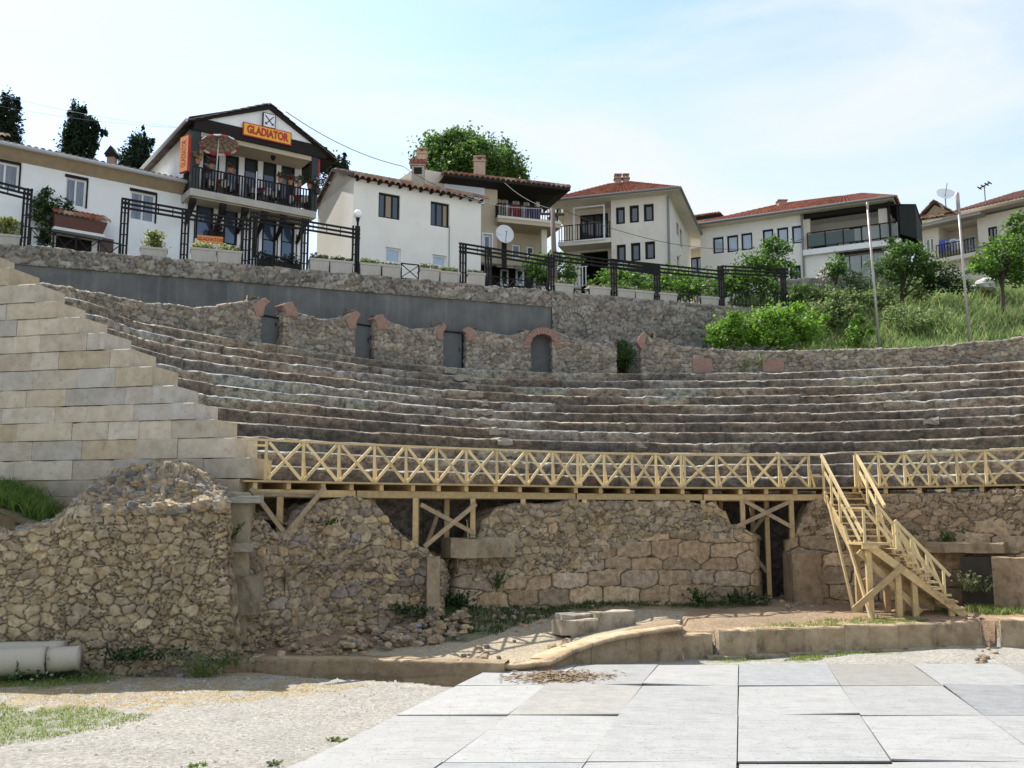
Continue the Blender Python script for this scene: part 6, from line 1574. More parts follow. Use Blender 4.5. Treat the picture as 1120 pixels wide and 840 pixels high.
tiles("chimney_hood", c, (p.x - .45, p.y - .4, p.z + 1.06), (p.x + .45, p.y - .4, p.z + 1.06), (p.x + .4, p.y, p.z + 1.4), (p.x - .4, p.y, p.z + 1.4), TILE_RED, 23, .2, .05, .25)
tiles("chimney_hood", c, (p.x - .45, p.y + .4, p.z + 1.06), (p.x + .45, p.y + .4, p.z + 1.06), (p.x + .4, p.y, p.z + 1.4), (p.x - .4, p.y, p.z + 1.4), TILE_RED, 24, .2, .05, .25)
obj("downpipe", MB().tube([F3.P(F3.uz(491, 260)[0], 12.8, .04), F3.P(F3.uz(491, 260)[0], ze - 1.6, .04)], .02, 6), M_gutter, h3)

# ================================================================== beige balcony house behind
A4 = lv(438, 215, 50.0); B4 = lv(603, 235, 52.7); F4 = Fac(A4, B4)
h4 = thing("balcony_house", "beige three storey house with deep dark eaves and a curved balcony", "house", F4.P(6, 13.5, -4))
ze = F4.uz(545, 207.5)[1]
uM = F4.uz(544, 240)[0]; uE = F4.L - .25; uW0 = F4.uz(487, 220)[0]
dB = -1.4
bop = [F4.rect(x0, 213, x1, 243, dB) for x0, x1 in ((546.5, 551.5), (554, 563.5), (566.5, 575.5), (577.5, 587))]
zf = F4.uz(575, 243)[1]; zs = F4.uz(575, 249)[1]
bop = [(a, b, zf, F4.uz((x0 + x1) / 2, 213.5 + (x0 - 546) * .11, dB)[1]) for (a, b, _, _), x0, x1 in zip(bop, (546.5, 554, 566.5, 577.5), (551.5, 563.5, 575.5, 587))]
mid = [F4.rect(528.5, 256.5, 537.5, 274)]
lowm = [F4.rect(560, 267, 569.5, 283, dB + .3), F4.rect(576, 269, 584.5, 285, dB + .3)]
mb = wall(MB(), F4, 0, uM, 13.2, ze, mid); wall(mb, F4, uM, uE, zf, ze, bop, .2, dB); wall(mb, F4, uM, uE, 13.2, zs, lowm, .2, dB + .3)
shell(mb, F4, 0, uE, 13.2, ze, 8, 0, False)
P = F4.P
for u in (0, uE): mb.quad(P(u, 13.2, 0 if u == 0 else dB), P(u, 13.2, -8), P(u, ze, -8), P(u, ze, 0 if u == 0 else dB))
mb.quad(P(uM, zs, 0), P(uM, zs, dB), P(uM, 13.2, dB), P(uM, 13.2, 0)); mb.quad(P(uM, zf, 0), P(uM, zf, dB), P(uM, ze, dB), P(uM, ze, 0))
obj("wall", mb, M_beige, h4)
rw0, rw1, rz0, rz1 = F4.rect(486, 200, 530, 218, .05)
obj("white_panel", MB().fbox(F4, rw0, rw1, F4.uz(508, 221, .05)[1], ze - .02, .004, .06), mat("pale_blue_panel", (0.62, 0.66, 0.70), .7, (0.56, 0.6, 0.66), 1), h4)
for r in bop: window(h4, F4, r, dB - .1, 0, 0, M_wframe, M_glass, .11, "balcony_door")
for r in mid: window(h4, F4, r, -.1, 0, 0, M_wframe, mat("window_glass_teal", (0.06, 0.09, 0.11), .05, spec=.9), .12, surround=M_wframe)
for r in lowm: window(h4, F4, r, dB + .2, 0, 0, M_wframe, mat("window_glass_teal", (0.06, 0.09, 0.11), .05, spec=.9), .1)
obj("balcony_slab", MB().fbox(F4, uM - .15, F4.L + .35, zs, zf, dB - .1, .55), M_beige, h4)
obj("balcony_edge", MB().fbox(F4, uM - .17, F4.L + .37, zf - .1, zf + .04, .551, .59), M_cream, h4)
hr = F4.uz(575, 229)[1] - F4.uz(575, 243.5)[1]
balusters(h4, F4, uM - .1, F4.L + .25, zf, hr, .45, M_black, .14, 1.6, r=.022)
obj("pillar", MB().fbox(F4, uE - .32, uE, 13.2, zs - .003, -.3, -.02), M_cream, h4); obj("pillar", MB().fbox(F4, uE - .2, uE, zf, ze, dB + .003, dB + .25), M_cream, h4)
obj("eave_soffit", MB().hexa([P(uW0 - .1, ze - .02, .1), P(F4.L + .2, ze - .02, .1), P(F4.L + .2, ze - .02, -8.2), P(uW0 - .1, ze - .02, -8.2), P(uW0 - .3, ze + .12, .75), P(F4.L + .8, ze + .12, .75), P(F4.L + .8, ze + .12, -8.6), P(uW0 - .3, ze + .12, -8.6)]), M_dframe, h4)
obj("fascia", MB().fbox(F4, uW0 - .32, F4.L + .82, ze + .125, ze + .32, .70, .78), M_dframe, h4)
tiles("roof", h4, P(uW0 - .35, ze + .36, .82), P(F4.L + .85, ze + .36, .82), P(F4.L - 1.5, ze + 2.0, -3.5), P(uW0 + .5, ze + 1.75, -3.5), TILE_OLD + TILE_RED[:1], 31, .28, .055)
tiles("roof", h4, P(F4.L + .85, ze + .36, .82), P(F4.L + .85, ze + .36, -8.7), P(F4.L - 1.5, ze + 2.0, -3.5), P(F4.L - 1.5, ze + 2.0, -3.5), TILE_OLD, 32, .28, .055)
obj("upper_gable", MB().prism([P(-.6, ze - .2, -1.2), P(uW0 + .4, ze - .2, -1.2), P(uW0 + .2, F4.uz(487, 189, -1.2)[1], -1.2), P(F4.uz(455, 184, -1.2)[0], F4.uz(455, 184, -1.2)[1], -1.2)], P(0, 0, -3) - P(0, 0, 0)), M_cream, h4)
p = P(F4.uz(524.5, 192, -1.2)[0], F4.uz(524.5, 193, -1.2)[1], -1.2); M_cb = mat("chimney_brick", (0.40, 0.24, 0.17), .9, (0.3, 0.2, 0.15), 8)
M_cbp = mat("chimney_pale", (0.50, 0.36, 0.27), .9, (0.4, 0.29, 0.22), 6)
chimney(h4, p, .62, .75, M_cbp); p = P(F4.uz(461.5, 178, -2)[0], F4.uz(461.5, 181, -2)[1], -2); chimney(h4, p, .5, .6, M_cbp)
ag = MB(); r0 = F4.uz(524, 285, 1.6)[0]; r1 = F4.uz(585, 292, 1.6)[0]; za = F4.uz(554, 289, 1.6)[1]
tiles("canopy_roof", h4, P(r0, za - .15, 1.8), P(r1, za - .15, 1.8), P(r1, za + .35, .02), P(r0, za + .35, .02), TILE_GREY, 33, .3, .05)
g0 = F4.uz(540, 305, .4)[0]; zg = F4.uz(560, 292, .3)[1]
obj("porch_interior", MB().fbox(F4, F4.uz(522, 300, .3)[0], F4.uz(585, 300, .3)[0], 13.2, zg, .02, .06), M_dframe, h4)
for x0, x1 in ((548, 557), (565, 574)):
    r = F4.rect(x0, 294, x1, 312, .3); window(h4, F4, r, .16, 0, 0, M_wframe, M_glass, .1)
# laundry, chairs on the balcony
rg = np.random.RandomState(17)
for i, px in enumerate((557, 561, 566, 570, 575, 580, 586)):
    u, z = F4.uz(px, 234, .2); w = .2; cc = [(.6, .6, .6), (.36, .05, .07), (.40, .14, .07), (.30, .05, .09), (.5, .46, .5), (.13, .12, .25), (.2, .17, .28)][i]
    L = MB(); w = .17 + .08 * rg.rand()
    for k in range(4):
        a, b = u - w + 2 * w * k / 4, u - w + 2 * w * (k + 1) / 4; o1, o2 = .05 * math.sin(k * 2.2), .05 * math.sin((k + 1) * 2.2)
        L.quad(P(a, zf + .18, .2 + o1), P(b, zf + .18, .2 + o2), P(b, zf + .85, .2), P(a, zf + .85, .2))
    o = obj("laundry", L, mat("laundry_%d" % i, cc, .9)); o.modifiers.new("solid", 'SOLIDIFY').thickness = .01
    tag(o, ["white towel", "red shirt", "orange red cloth", "crimson shirt", "pale shirt", "purple blue cloth", "violet cloth"][i] + " hanging inside the railing of the curved balcony", "laundry", "laundry on the curved balcony")
# satellite dish on the canopy
u, z = F4.uz(551.5, 258, 2.2); c = P(u, z, 2.2); dsh = thing("satellite_dish", "white satellite dish on a dark stand above the tiled canopy", "satellite dish", P(u, F4.uz(551, 285, 2.2)[1], 2.2))
axd = Vector((.18, -.85, .35)).normalized(); tx = axd.cross(Vector((0, 0, 1))).normalized(); ty = tx.cross(axd); Rr = .56
def dish(c, q, parent, m):
    V = [q(2 * math.pi * k / 28, i / 6) for i in range(7) for k in range(29)]
    o = npobj("reflector", np.array([tuple(v) for v in V]), gridfaces(7, 29), m, parent, None, True); o.modifiers.new("s", 'SOLIDIFY').thickness = .03
dish(c, lambda a, r: c + (tx * math.cos(a) * .85 + ty * math.sin(a) * 1.05) * r * Rr + axd * .16 * r * r, dsh, mat("dish_white", (.62, .64, .64), .5))
obj("arm", MB().tube([c - ty * Rr * .95 + axd * .12, c + axd * .62 - ty * .18], .018, 6), M_gutter, dsh); obj("receiver", MB().tube([c + axd * .55 - ty * .15, c + axd * .72 - ty * .2], [.05, .035], 8), M_wframe, dsh)
zb_ = F4.uz(551, 285, 2.2)[1]
obj("stand", MB().beam((c.x, c.y + .05, zb_ - .4), (c.x, c.y + .05, c.z), .26, .12, (0, 1, 0)), M_dframe, dsh)

# ================================================================== grey house with red hip roof
A5 = lv(611, 240, 57.2); B5 = lv(731.5, 245, 55.2); F5 = Fac(A5, B5)
h5 = thing("grey_house", "grey plastered two storey house with a red hipped roof and six narrow windows", "house", F5.P(5, 14, -5))
ze = F5.uz(670, 219)[1]; zB = 13.6; uS = F5.uz(668.5, 250)[0]
zf = F5.uz(640, 262)[1]; zs = F5.uz(640, 267)[1]; dB = -1.3; P = F5.P
bop = [F5.rect(634.5, 234, 667, 259, dB)]; bop = [(bop[0][0], bop[0][1] - .1, zf, bop[0][3])]
wn = [F5.rect(x0, y0, x1, y1) for x0, y0, x1, y1 in ((673.5, 226.5, 683.5, 245), (688.5, 224.5, 698.8, 243.5), (704, 223, 715, 242), (674.5, 267.5, 684.5, 287), (690, 265.5, 700.5, 285.5), (705.5, 264, 716.5, 283.5))]
gop = [F5.rect(635, 275, 667, 306, dB)]; gop = [(gop[0][0], gop[0][1] - .1, zB, gop[0][3])]
mb = wall(MB(), F5, uS, F5.L, zB, ze, wn, .22); wall(mb, F5, 0, uS, zf - .02, ze, bop, .2, dB); wall(mb, F5, 0, uS, zB, zs - .003, gop, .2, dB)
mb.quad(P(uS, zB, 0), P(uS, zB, dB), P(uS, ze, dB), P(uS, ze, 0)); D5 = 9.3
mb.quad(P(0, zB, dB), P(0, zB, -D5), P(0, ze, -D5), P(0, ze, dB)); mb.quad(P(0, zB, -D5), P(F5.L, zB, -D5), P(F5.L, ze, -D5), P(0, ze, -D5))
R5 = Fac(P(F5.L, 0, 0)[:2], P(F5.L, 0, -D5)[:2])
sw = [R5.rect(x0, y0, x1, y1) for x0, y0, x1, y1 in ((740, 245, 742.6, 258), (743.8, 252, 746.2, 271), (740.5, 281, 743, 293))]
wall(mb, R5, 0, R5.L, zB, ze, sw, .2)
obj("wall", mb, M_grey_pl, h5)
M_gl5 = mat("window_glass_slate", (0.05, 0.065, 0.08), .05, spec=.9)
for r in wn: window(h5, F5, r, -.14, 0, 0, M_dframe, M_gl5, .13)
for r in sw: window(h5, R5, r, -.14, 0, 0, M_dframe, M_gl5, .1)
window(h5, F5, bop[0], dB - .1, 3, 0, M_dframe, M_glass, .08, "balcony_door", surround=M_wframe)
obj("garage", MB().fbox(F5, gop[0][0], gop[0][1], zB, gop[0][3], dB - 2.5, dB - 2.4), M_dark, h5)
gi = MB(); a, b, c_, e_ = gop[0]
gi.quad(P(a, c_, dB - .2), P(a, c_, dB - 2.4), P(a, e_, dB - 2.4), P(a, e_, dB - .2)).quad(P(b, c_, dB - .2), P(b, c_, dB - 2.4), P(b, e_, dB - 2.4), P(b, e_, dB - .2)).quad(P(a, e_ - .003, dB - .2), P(b, e_ - .003, dB - .2), P(b, e_ - .003, dB - 2.4), P(a, e_ - .003, dB - 2.4))
obj("garage_lining", gi, M_dark, h5)
obj("balcony_slab", MB().fbox(F5, -.05, uS - .003, zs, zf, dB - .05, -.02), M_grey_pl, h5)
balusters(h5, F5, .0, uS - .1, zf, F5.uz(640, 244)[1] - F5.uz(640, 261.5)[1], -.1, M_dframe, .16, r=.025)
balusters(h5, F5, -.2, 1.7, F5.uz(625, 303)[1] - .6, 1.2, -.1, M_wframe, .2, r=.03, name="porch_railing")
ov = .75; P5 = lambda u, z, d: F5.P(u, z, d)
obj("eave_soffit", MB().hexa([P(-ov, ze + .0, ov), P(F5.L + ov, ze, ov), P(F5.L + ov, ze, -D5 - ov), P(-ov, ze, -D5 - ov), P(-ov, ze + .10, ov), P(F5.L + ov, ze + .10, ov), P(F5.L + ov, ze + .10, -D5 - ov), P(-ov, ze + .10, -D5 - ov)]), M_grey_pl, h5)
gm = MB().tube([P(-ov, ze + .1, ov + .06), P(F5.L + ov, ze + .1, ov + .06)], .08, 8).tube([P(F5.L + ov + .06, ze + .1, ov), P(F5.L + ov + .06, ze + .1, -D5 - ov)], .08, 8)
obj("gutter", gm, M_gutter, h5)
obj("downpipe", MB().tube([P(F5.L + .0, ze - .1, .08), P(F5.L - .02, zB, .08)], .07, 8), M_gutter, h5)
c0, c1, c2, c3 = P(-ov, ze + .14, ov), P(F5.L + ov, ze + .14, ov), P(F5.L + ov, ze + .14, -D5 - ov), P(-ov, ze + .14, -D5 - ov)
hp = F5.uz(678, 203, -D5 / 2); apx = P(F5.uz(678, 203, -D5 / 2)[0], max(F5.uz(678, 200, -D5 / 2)[1], ze + 1.7), -D5 / 2); du = Vector((F5.u.x, F5.u.y, 0)) * .6
tiles("roof", h5, c0, c1, apx + du, apx - du, TILE_RED, 41, .26); tiles("roof", h5, c1, c2, apx + du, apx + du, TILE_RED, 42, .26)
tiles("roof", h5, c3, c0, apx - du, apx - du, TILE_RED, 43, .26); tiles("roof", h5, c2, c3, apx - du, apx + du, TILE_RED, 44, .26)
chimney(h5, apx + Vector((-.15, -.3, -.2)), .42, .3, M_cb); chimney(h5, apx + Vector((.35, -.3, -.2)), .36, .32, M_cb)

# ================================================================== small house glimpsed between
F6 = Fac(lv(744, 250, 74), lv(789, 250, 72.5)); h6 = thing("gap_house", "small cream house with red roof seen between the grey and the long house", "house", F6.P(1, 14, -3))
P = F6.P; ze = F6.uz(765, 239)[1]; zf = F6.uz(757, 276)[1]
op = [F6.rect(755, 281, 770, 308), F6.rect(757, 248, 770, 266)]
mb = wall(MB(), F6, 0, F6.L, 14, ze, op); shell(mb, F6, 0, F6.L, 14, ze, 7); obj("wall", mb, M_cream, h6)
for r in op: window(h6, F6, r, -.1, 1, 0, M_dframe, M_curtain, .12)
obj("balcony_slab", MB().fbox(F6, F6.uz(750, 270)[0], F6.L * .9, zf, zf + 1.0, .003, 1.0), M_cream, h6)
tiles("roof", h6, P(-.5, ze, .7), P(F6.L + .2, ze, .7), P(F6.L - .8, ze + 1.1, -2.5), P(-.5, ze + 1.1, -2.5), TILE_RED, 51, .3)
obj("eave_board", MB().fbox(F6, -.5, F6.L + .2, ze - .12, ze - .03, -.2, .72), M_dframe, h6)

# ================================================================== long cream house with a terrace
A7 = lv(766, 270, 63.4); B7 = lv(974, 250, 58.0); F7 = Fac(A7, B7); P = F7.P
h7 = thing("long_house", "long pale house with a red tiled roof and a shaded terrace on its right", "house", P(6, 15, -5))
ze = F7.uz(870, 236)[1]; uT = F7.uz(880, 260)[0]; zB = 15
wn = [F7.rect(x0, y0, x1, y1) for x0, y0, x1, y1 in ((779.8, 259.5, 791.5, 277), (795.3, 257.5, 807.5, 275.5), (810.8, 255, 823, 273.5), (834.3, 251, 846, 270.3), (850.2, 249, 862.3, 267.5), (866.2, 247, 878.5, 266))]
lw = [F7.rect(864, 290.5, 876, 307), F7.rect(903.5, 287, 910, 304, .0)]
zf = F7.uz(925, 269)[1]; zs = F7.uz(925, 275)[1]; dB = -2.6
tb = [F7.rect(886, 257, 917, 277, dB), F7.rect(929, 247.5, 944.5, 274, dB)]
tb = [(a, b, zf, e) for a, b, c, e in tb]
gd = [F7.rect(917, 276, 968, 312, 0)]; gd = [(gd[0][0], gd[0][1], zB, zs - .25)]
mb = wall(MB(), F7, 0, uT, zB, ze, wn + lw[:1]); wall(mb, F7, uT, F7.L, zB, zs - .003, [lw[1]] + gd); wall(mb, F7, uT, F7.L, zf, ze, tb, .25, dB)
mb.quad(P(uT, zf, 0), P(uT, zf, dB), P(uT, ze, dB), P(uT, ze, 0)); shell(mb, F7, 0, F7.L, zB, ze, 10, 0, False)
mb.quad(P(0, zB, 0), P(0, zB, -10), P(0, ze, -10), P(0, ze, 0)); mb.quad(P(F7.L, zB, 0), P(F7.L, zB, -10), P(F7.L, zs, -10), P(F7.L, zs, 0)); mb.quad(P(F7.L, zf, dB), P(F7.L, zf, -10), P(F7.L, ze, -10), P(F7.L, ze, dB))
obj("wall", mb, mat("pale_plaster", (0.80, 0.775, 0.71), .9, (0.74, 0.715, 0.65), .8, .12, 12, stain=((0.45, 0.42, 0.37), 1.4, .60, .88, (1.2, 1.2, .4), .35)), h7)
for r in wn: window(h7, F7, r, -.1, 0, 0, M_dframe, M_glass_skytint, .1, surround=None, sill=None); 
for r in wn: obj("shutter_box", MB().fbox(F7, r[0] - .03, r[1] + .03, r[3] + .003, r[3] + .16, -.05, .04), M_wframe, h7)
for r in lw: window(h7, F7, r, -.1, 1 if r is lw[0] else 0, 0, M_dframe, M_glass, .12)
for r in tb: window(h7, F7, r, dB - .12, 1, 0, M_dframe, M_glass, .1, "terrace_door")
a, b, c_, e_ = gd[0]
for k in range(4): obj("garage_leaf", MB().fbox(F7, a + (b - a) * k / 4 + .03, a + (b - a) * (k + 1) / 4 - .03, zB, e_ - .05, -.16, -.1), mat("grey_metal_panel", (0.33, 0.34, 0.36), .5, (0.28, 0.29, 0.31), 1.0), h7)
obj("garage_lintel", MB().fbox(F7, a - .1, b + .3, e_ + .003, e_ + .2, -.1, .06), M_dframe, h7)
uR7 = F7.uz(1004, 265, 0)[0]
obj("balcony_slab", MB().fbox(F7, uT - .1, uR7 - .9, zs, zf, dB - .1, .25), M_white, h7)
obj("pillar", MB().fbox(F7, uT + .0, uT + .35, zf, ze, -.4, -.05), M_cream, h7); obj("pillar", MB().fbox(F7, F7.L - .65, F7.L - .15, zf, ze, -.45, .0), M_cream, h7)
hr = F7.uz(925, 251)[1] - F7.uz(925, 269.5)[1]
M_gp = mat("green_glass_panel", (0.06, 0.085, 0.075), .2, spec=.5)
rl = MB(); rl.beam(P(uT + .2, zf + hr, .15), P(uR7 - 1.0, zf + hr, .15), .06, .06).beam(P(uT + .2, zf + .15, .15), P(uR7 - 1.0, zf + .15, .15), .05, .05)
for u in np.linspace(uT + .2, uR7 - 1.0, 6): rl.beam(P(u, zf, .15), P(u, zf + hr, .15), .06, .06, (0, 1, 0))
ro = obj("terrace_railing", rl, M_dframe, h7)
obj("railing_panel", MB().fbox(F7, uT + .25, uT + 3.0, zf + .2, zf + hr - .1, .12, .14), M_gp, ro); obj("railing_panel", MB().fbox(F7, uT + 3.0, uR7 - 1.1, zf + .2, zf + hr - .1, .12, .14), mat("pale_glass_panel", (0.21, 0.235, 0.215), .25, spec=.5), ro)
# netted cover at the right
cv = MB(); u0 = F7.L - .1; u1 = uR7; zt_ = F7.uz(985, 226)[1]
cv.quad(P(u1, zf - .2, .4), P(u1, zf - .2, -3.5), P(u1, zt_ - .3, -3.5), P(u1, zt_ - .2, .4)); cv.quad(P(u0 + .2, zf, -3.4), P(u1, zf, -3.4), P(u1, zt_ - .3, -3.4), P(u0 + .2, zt_ + .1, -3.4))
cv.quad(P(u0, zt_ + .15, .45), P(u1 + .05, zt_ - .1, .45), P(u1 + .05, zt_ - .2, -3.5), P(u0, zt_ + .15, -3.5))
cv.quad(P(u1 - .9, zf + .2, .42), P(u1, zf - .2, .42), P(u1, zt_ - .15, .42), P(u1 - .9, zt_ - .05, .42))
o = obj("dark_cover", cv, mat("dark_net", (0.018, 0.020, 0.018), .9), h7); o.modifiers.new("s", 'SOLIDIFY').thickness = .04
obj("cover_post", MB().beam(P(u1 - 1.0, zf, .4), P(u1 - 1.0, zt_, .4), .07, .07, (0, 1, 0)), M_dframe, h7); obj("cover_post", MB().beam(P(u0 + .1, zf, .3), P(u0 + .1, ze, .3), .1, .1, (0, 1, 0)), M_dframe, h7)
ov = .7
obj("eave_soffit", MB().fbox(F7, -ov, F7.L + .3, ze + .003, ze + .12, -10.5, ov), M_cream, h7)
obj("terrace_beam", MB().fbox(F7, uT, F7.L + .3, ze - .3, ze + .001, -.5, .1), M_dframe, h7)
obj("gutter", MB().tube([P(-ov, ze + .12, ov + .07), P(F7.L + .4, ze + .12, ov + .07)], .09, 8), M_gutter, h7)
obj("downpipe", MB().tube([P(uT - .1, ze, .12), P(uT - .1, zB, .12)], .07, 8), M_gutter, h7)
tiles("roof", h7, P(-ov, ze + .16, ov), P(F7.L + .5, ze + .16, ov), P(F7.L - 2.2, ze + 2.45, -5), P(4.6, ze + 2.55, -5), TILE_RED, 61, .28)
tiles("roof", h7, P(-ov, ze + .16, -10.5), P(-ov, ze + .16, ov), P(4.6, ze + 2.55, -5), P(4.6, ze + 2.55, -5), TILE_RED, 62, .28)
tiles("roof", h7, P(F7.L + .5, ze + .16, ov), P(F7.L + .5, ze + .16, -10.5), P(F7.L - 2.2, ze + 2.45, -5), P(F7.L - 2.2, ze + 2.45, -5), TILE_RED, 63, .28)
p = P(F7.uz(855, 225, -3.6)[0], F7.uz(855, 228, -3.6)[1], -3.6); chimney(h7, p, .55, .45, M_cb, pots=False)

# ================================================================== far cluster at the right
F8 = Fac(lv(1003, 240, 76), lv(1062, 240, 74)); P = F8.P
h8 = thing("gabled_house", "pale pink house with a small gable and a rooftop dish, behind right", "house", P(2, 15, -4))
ze = F8.uz(1022, 239)[1]; zm = F8.uz(1030, 250)[1]
op = [F8.rect(1006, 242, 1011, 248), F8.rect(1014, 241, 1022, 248)]
mb = wall(MB(), F8, 0, F8.uz(1031, 240)[0], 15, ze, op); shell(mb, F8, 0, F8.L, 15, ze, 8); obj("wall", mb, M_cream, h8)
for r in op: window(h8, F8, r, -.1, 1, 0, M_wframe, M_curtain, .1)
ug0, ug1, zg0, zg1 = F8.uz(1008, 231)[0], F8.uz(1045, 227)[0], F8.uz(1022, 233)[1], F8.uz(1022, 219)[1]; ugm = (ug0 + F8.uz(1036, 228)[0]) / 2
obj("gable", MB().prism([P(ug0 + .2, zg0, -.3), P(ug1 - .4, zg0, -.3), P(ugm, zg1 - .3, -.3)], P(0, 0, -3) - P(0, 0, 0)), M_soffit, h8)
for a, b in (((ug0 - .3, zg0 - .15), (ugm, zg1)), ((ug1, zg0 - .3), (ugm, zg1))):
    tiles("roof", h8, P(a[0], a[1], .3), P(a[0], a[1], -4), P(b[0], b[1], -4), P(b[0], b[1], .3), TILE_GREY + TILE_OLD[:2], 71, .3)
tiles("roof", h8, P(-.3, ze + .05, .5), P(F8.uz(1033, 235)[0], ze + .05, .5), P(F8.uz(1033, 235)[0], ze + .8, -1.2), P(.3, ze + .8, -1.2), TILE_OLD, 72, .3)
obj("side_wall", MB().fbox(F8, F8.uz(1031, 240)[0] + .01, F8.L, 15, ze + .3, -4, -.4), mat("pink_plaster", (0.46, 0.34, 0.29), .9, (0.38, 0.29, 0.25), 1), h8)
u, z = F8.uz(1034, 217, -2); c = P(u, z + .2, -2); dsh = thing("satellite_dish", "large mesh satellite dish on the roof of the small gabled house", "satellite dish", P(u, zg0, -2))
dish(c, lambda a, r: c + Vector((math.cos(a) * r * .80, math.sin(a) * r * .40 - .2 * r * r, math.sin(a) * r * .55 + .15 * r * r)), dsh, mat("dish_grey", (.75, .77, .78), .5))
obj("mast", MB().tube([P(u, zg0 - .5, -2), c], .05, 6).tube([c, c + Vector((0, -.5, .9))], .03, 6), M_gutter, dsh)
F9 = Fac(lv(1003, 260, 70), lv(1135, 250, 64)); P = F9.P
h9 = thing("terraced_house", "pale house with a long grey eave and plant hung balcony at right", "house", P(5, 15, -4))
ze = F9.uz(1060, 241)[1]; uM = F9.uz(1027, 265)[0]; uN = F9.uz(1070, 262)[0]; zf = F9.uz(1050, 281)[1]
op = [F9.rect(1007, 260, 1011, 276), F9.rect(1012, 260, 1022, 277), F9.rect(1081, 248, 1091, 270)]
zz = F9.uz(1050, 258)[1]
o2 = [F9.rect(1054, 258, 1067, 274, -1.8)]
mb = wall(MB(), F9, 0, uM, 15, ze, op[:2]); wall(mb, F9, uM, uN, zf, ze, o2, .2, -1.8); wall(mb, F9, uM, uN, 15, zf - .3); wall(mb, F9, uN, F9.L, 15, ze + .1, op[2:]); shell(mb, F9, 0, F9.L, 15, ze, 6)
mb.quad(P(uN, zf, 0), P(uN, zf, -1.8), P(uN, ze, -1.8), P(uN, ze, 0)); mb.quad(P(uM, zf, 0), P(uM, zf, -1.8), P(uM, ze, -1.8), P(uM, ze, 0))
obj("wall", mb, M_cream, h9)
for r in op: window(h9, F9, r, -.1, 1, 0, M_wframe if r is not op[2] else M_dframe, M_curtain, .1)
window(h9, F9, o2[0], -1.9, 1, 0, M_wframe, M_curtain, .1)
obj("balcony_slab", MB().fbox(F9, uM + .01, uN - .01, zf - .28, zf, -1.7, .6), M_cream, h9)
balusters(h9, F9, uM, uN, zf, 1.0, .5, M_dframe, .2, r=.025)
obj("eave", MB().fbox(F9, -.4, uN + .6, ze + .003, ze + .2, -2.2, .9), mat("grey_eave", (0.30, 0.28, 0.26), .8), h9)
obj("roof", MB().prism([P(-.4, ze + .2, .95), P(-.4, ze + .22, .95), P(-.4, ze + .32, -4), P(-.4, ze + .2, -4)], P(F9.L + .4, 0, 0) - P(0, 0, 0)), mat("grey_eave", (0.30, 0.28, 0.26), .8), h9)
for i, (px, cc, nm) in enumerate([(1033, (.08, .12, .4), "blue"), (1040, (.62, .66, .75), "pale blue"), (1046, (.7, .7, .72), "white")]):
    u, z = F9.uz(px, 268, .1); o = obj("laundry", MB().fbox(F9, u - .38, u + .38, zf + .55, zf + 1.45 - .1 * i, .08, .11), mat("laundry_far_%d" % i, cc, .9)); tag(o, nm + " sheet drying on the balcony of the pale house at right", "laundry", "laundry on the far balcony")
F10 = Fac(lv(1046, 235, 82), lv(1135, 228, 77.4)); P = F10.P
h10 = thing("red_roof_house", "top storey with a hipped red roof and open loggia, far right", "house", P(4, 17, -4))
ze = F10.uz(1080, 229)[1]; zm = F10.uz(1080, 247)[1]
op = [F10.rect(1079, 229, 1092, 243), F10.rect(1098, 224, 1112, 238)]
op = [(a, b, c, min(e, ze - .15)) for a, b, c, e in op]
mb = wall(MB(), F10, 0, F10.L, 17, ze, op, 1.2); shell(mb, F10, 0, F10.L, 17, ze, 8); obj("wall", mb, mat("pink_plaster2", (0.50, 0.38, 0.31), .9, (0.42, 0.32, 0.27), 1), h10)
for r in op: obj("loggia_back", MB().fbox(F10, r[0], r[1], r[2], r[3], -1.25, -1.2), mat("brick_orange", (0.35, 0.17, 0.09), .9, (0.28, 0.14, 0.08), 5), h10)
obj("eave_soffit", MB().fbox(F10, -.6, F10.L + .5, ze + .003, ze + .12, -8.5, .8), M_cream, h10)
tiles("roof", h10, P(-.6, ze + .15, .85), P(F10.L + .5, ze + .15, .85), P(F10.L - 1, ze + 2.2, -4), P(3.6, ze + 2.2, -4), [(0.26, 0.11, 0.08), (0.22, 0.095, 0.07)], 81, .3); tiles("roof", h10, P(-.6, ze + .15, -8.5), P(-.6, ze + .15, .85), P(3.6, ze + 2.2, -4), P(3.6, ze + 2.2, -4), [(0.26, 0.11, 0.08)], 82, .3)
u, z = F10.uz(1076.5, 203, .2); ze2 = F10.uz(1077, 232, .2)[1]; an = thing("tv_antenna", "thin television antenna mast with a cross bar above the far right roof", "antenna", P(u, ze2, .2))
obj("mast", MB().tube([P(u, ze2 - 1.0, .2), P(u, z, .2)], .05, 6), M_gutter, an); mb = MB().beam(P(u - .45, z - .15, .2), P(u + .5, z + .15, .2), .08, .08)
for k in (-.4, -.1, .2, .45): mb.beam(P(u + k, z + k * .3, -.2), P(u + k, z + k * .3, .6), .07, .07)
obj("antenna_head", mb, M_black, an)
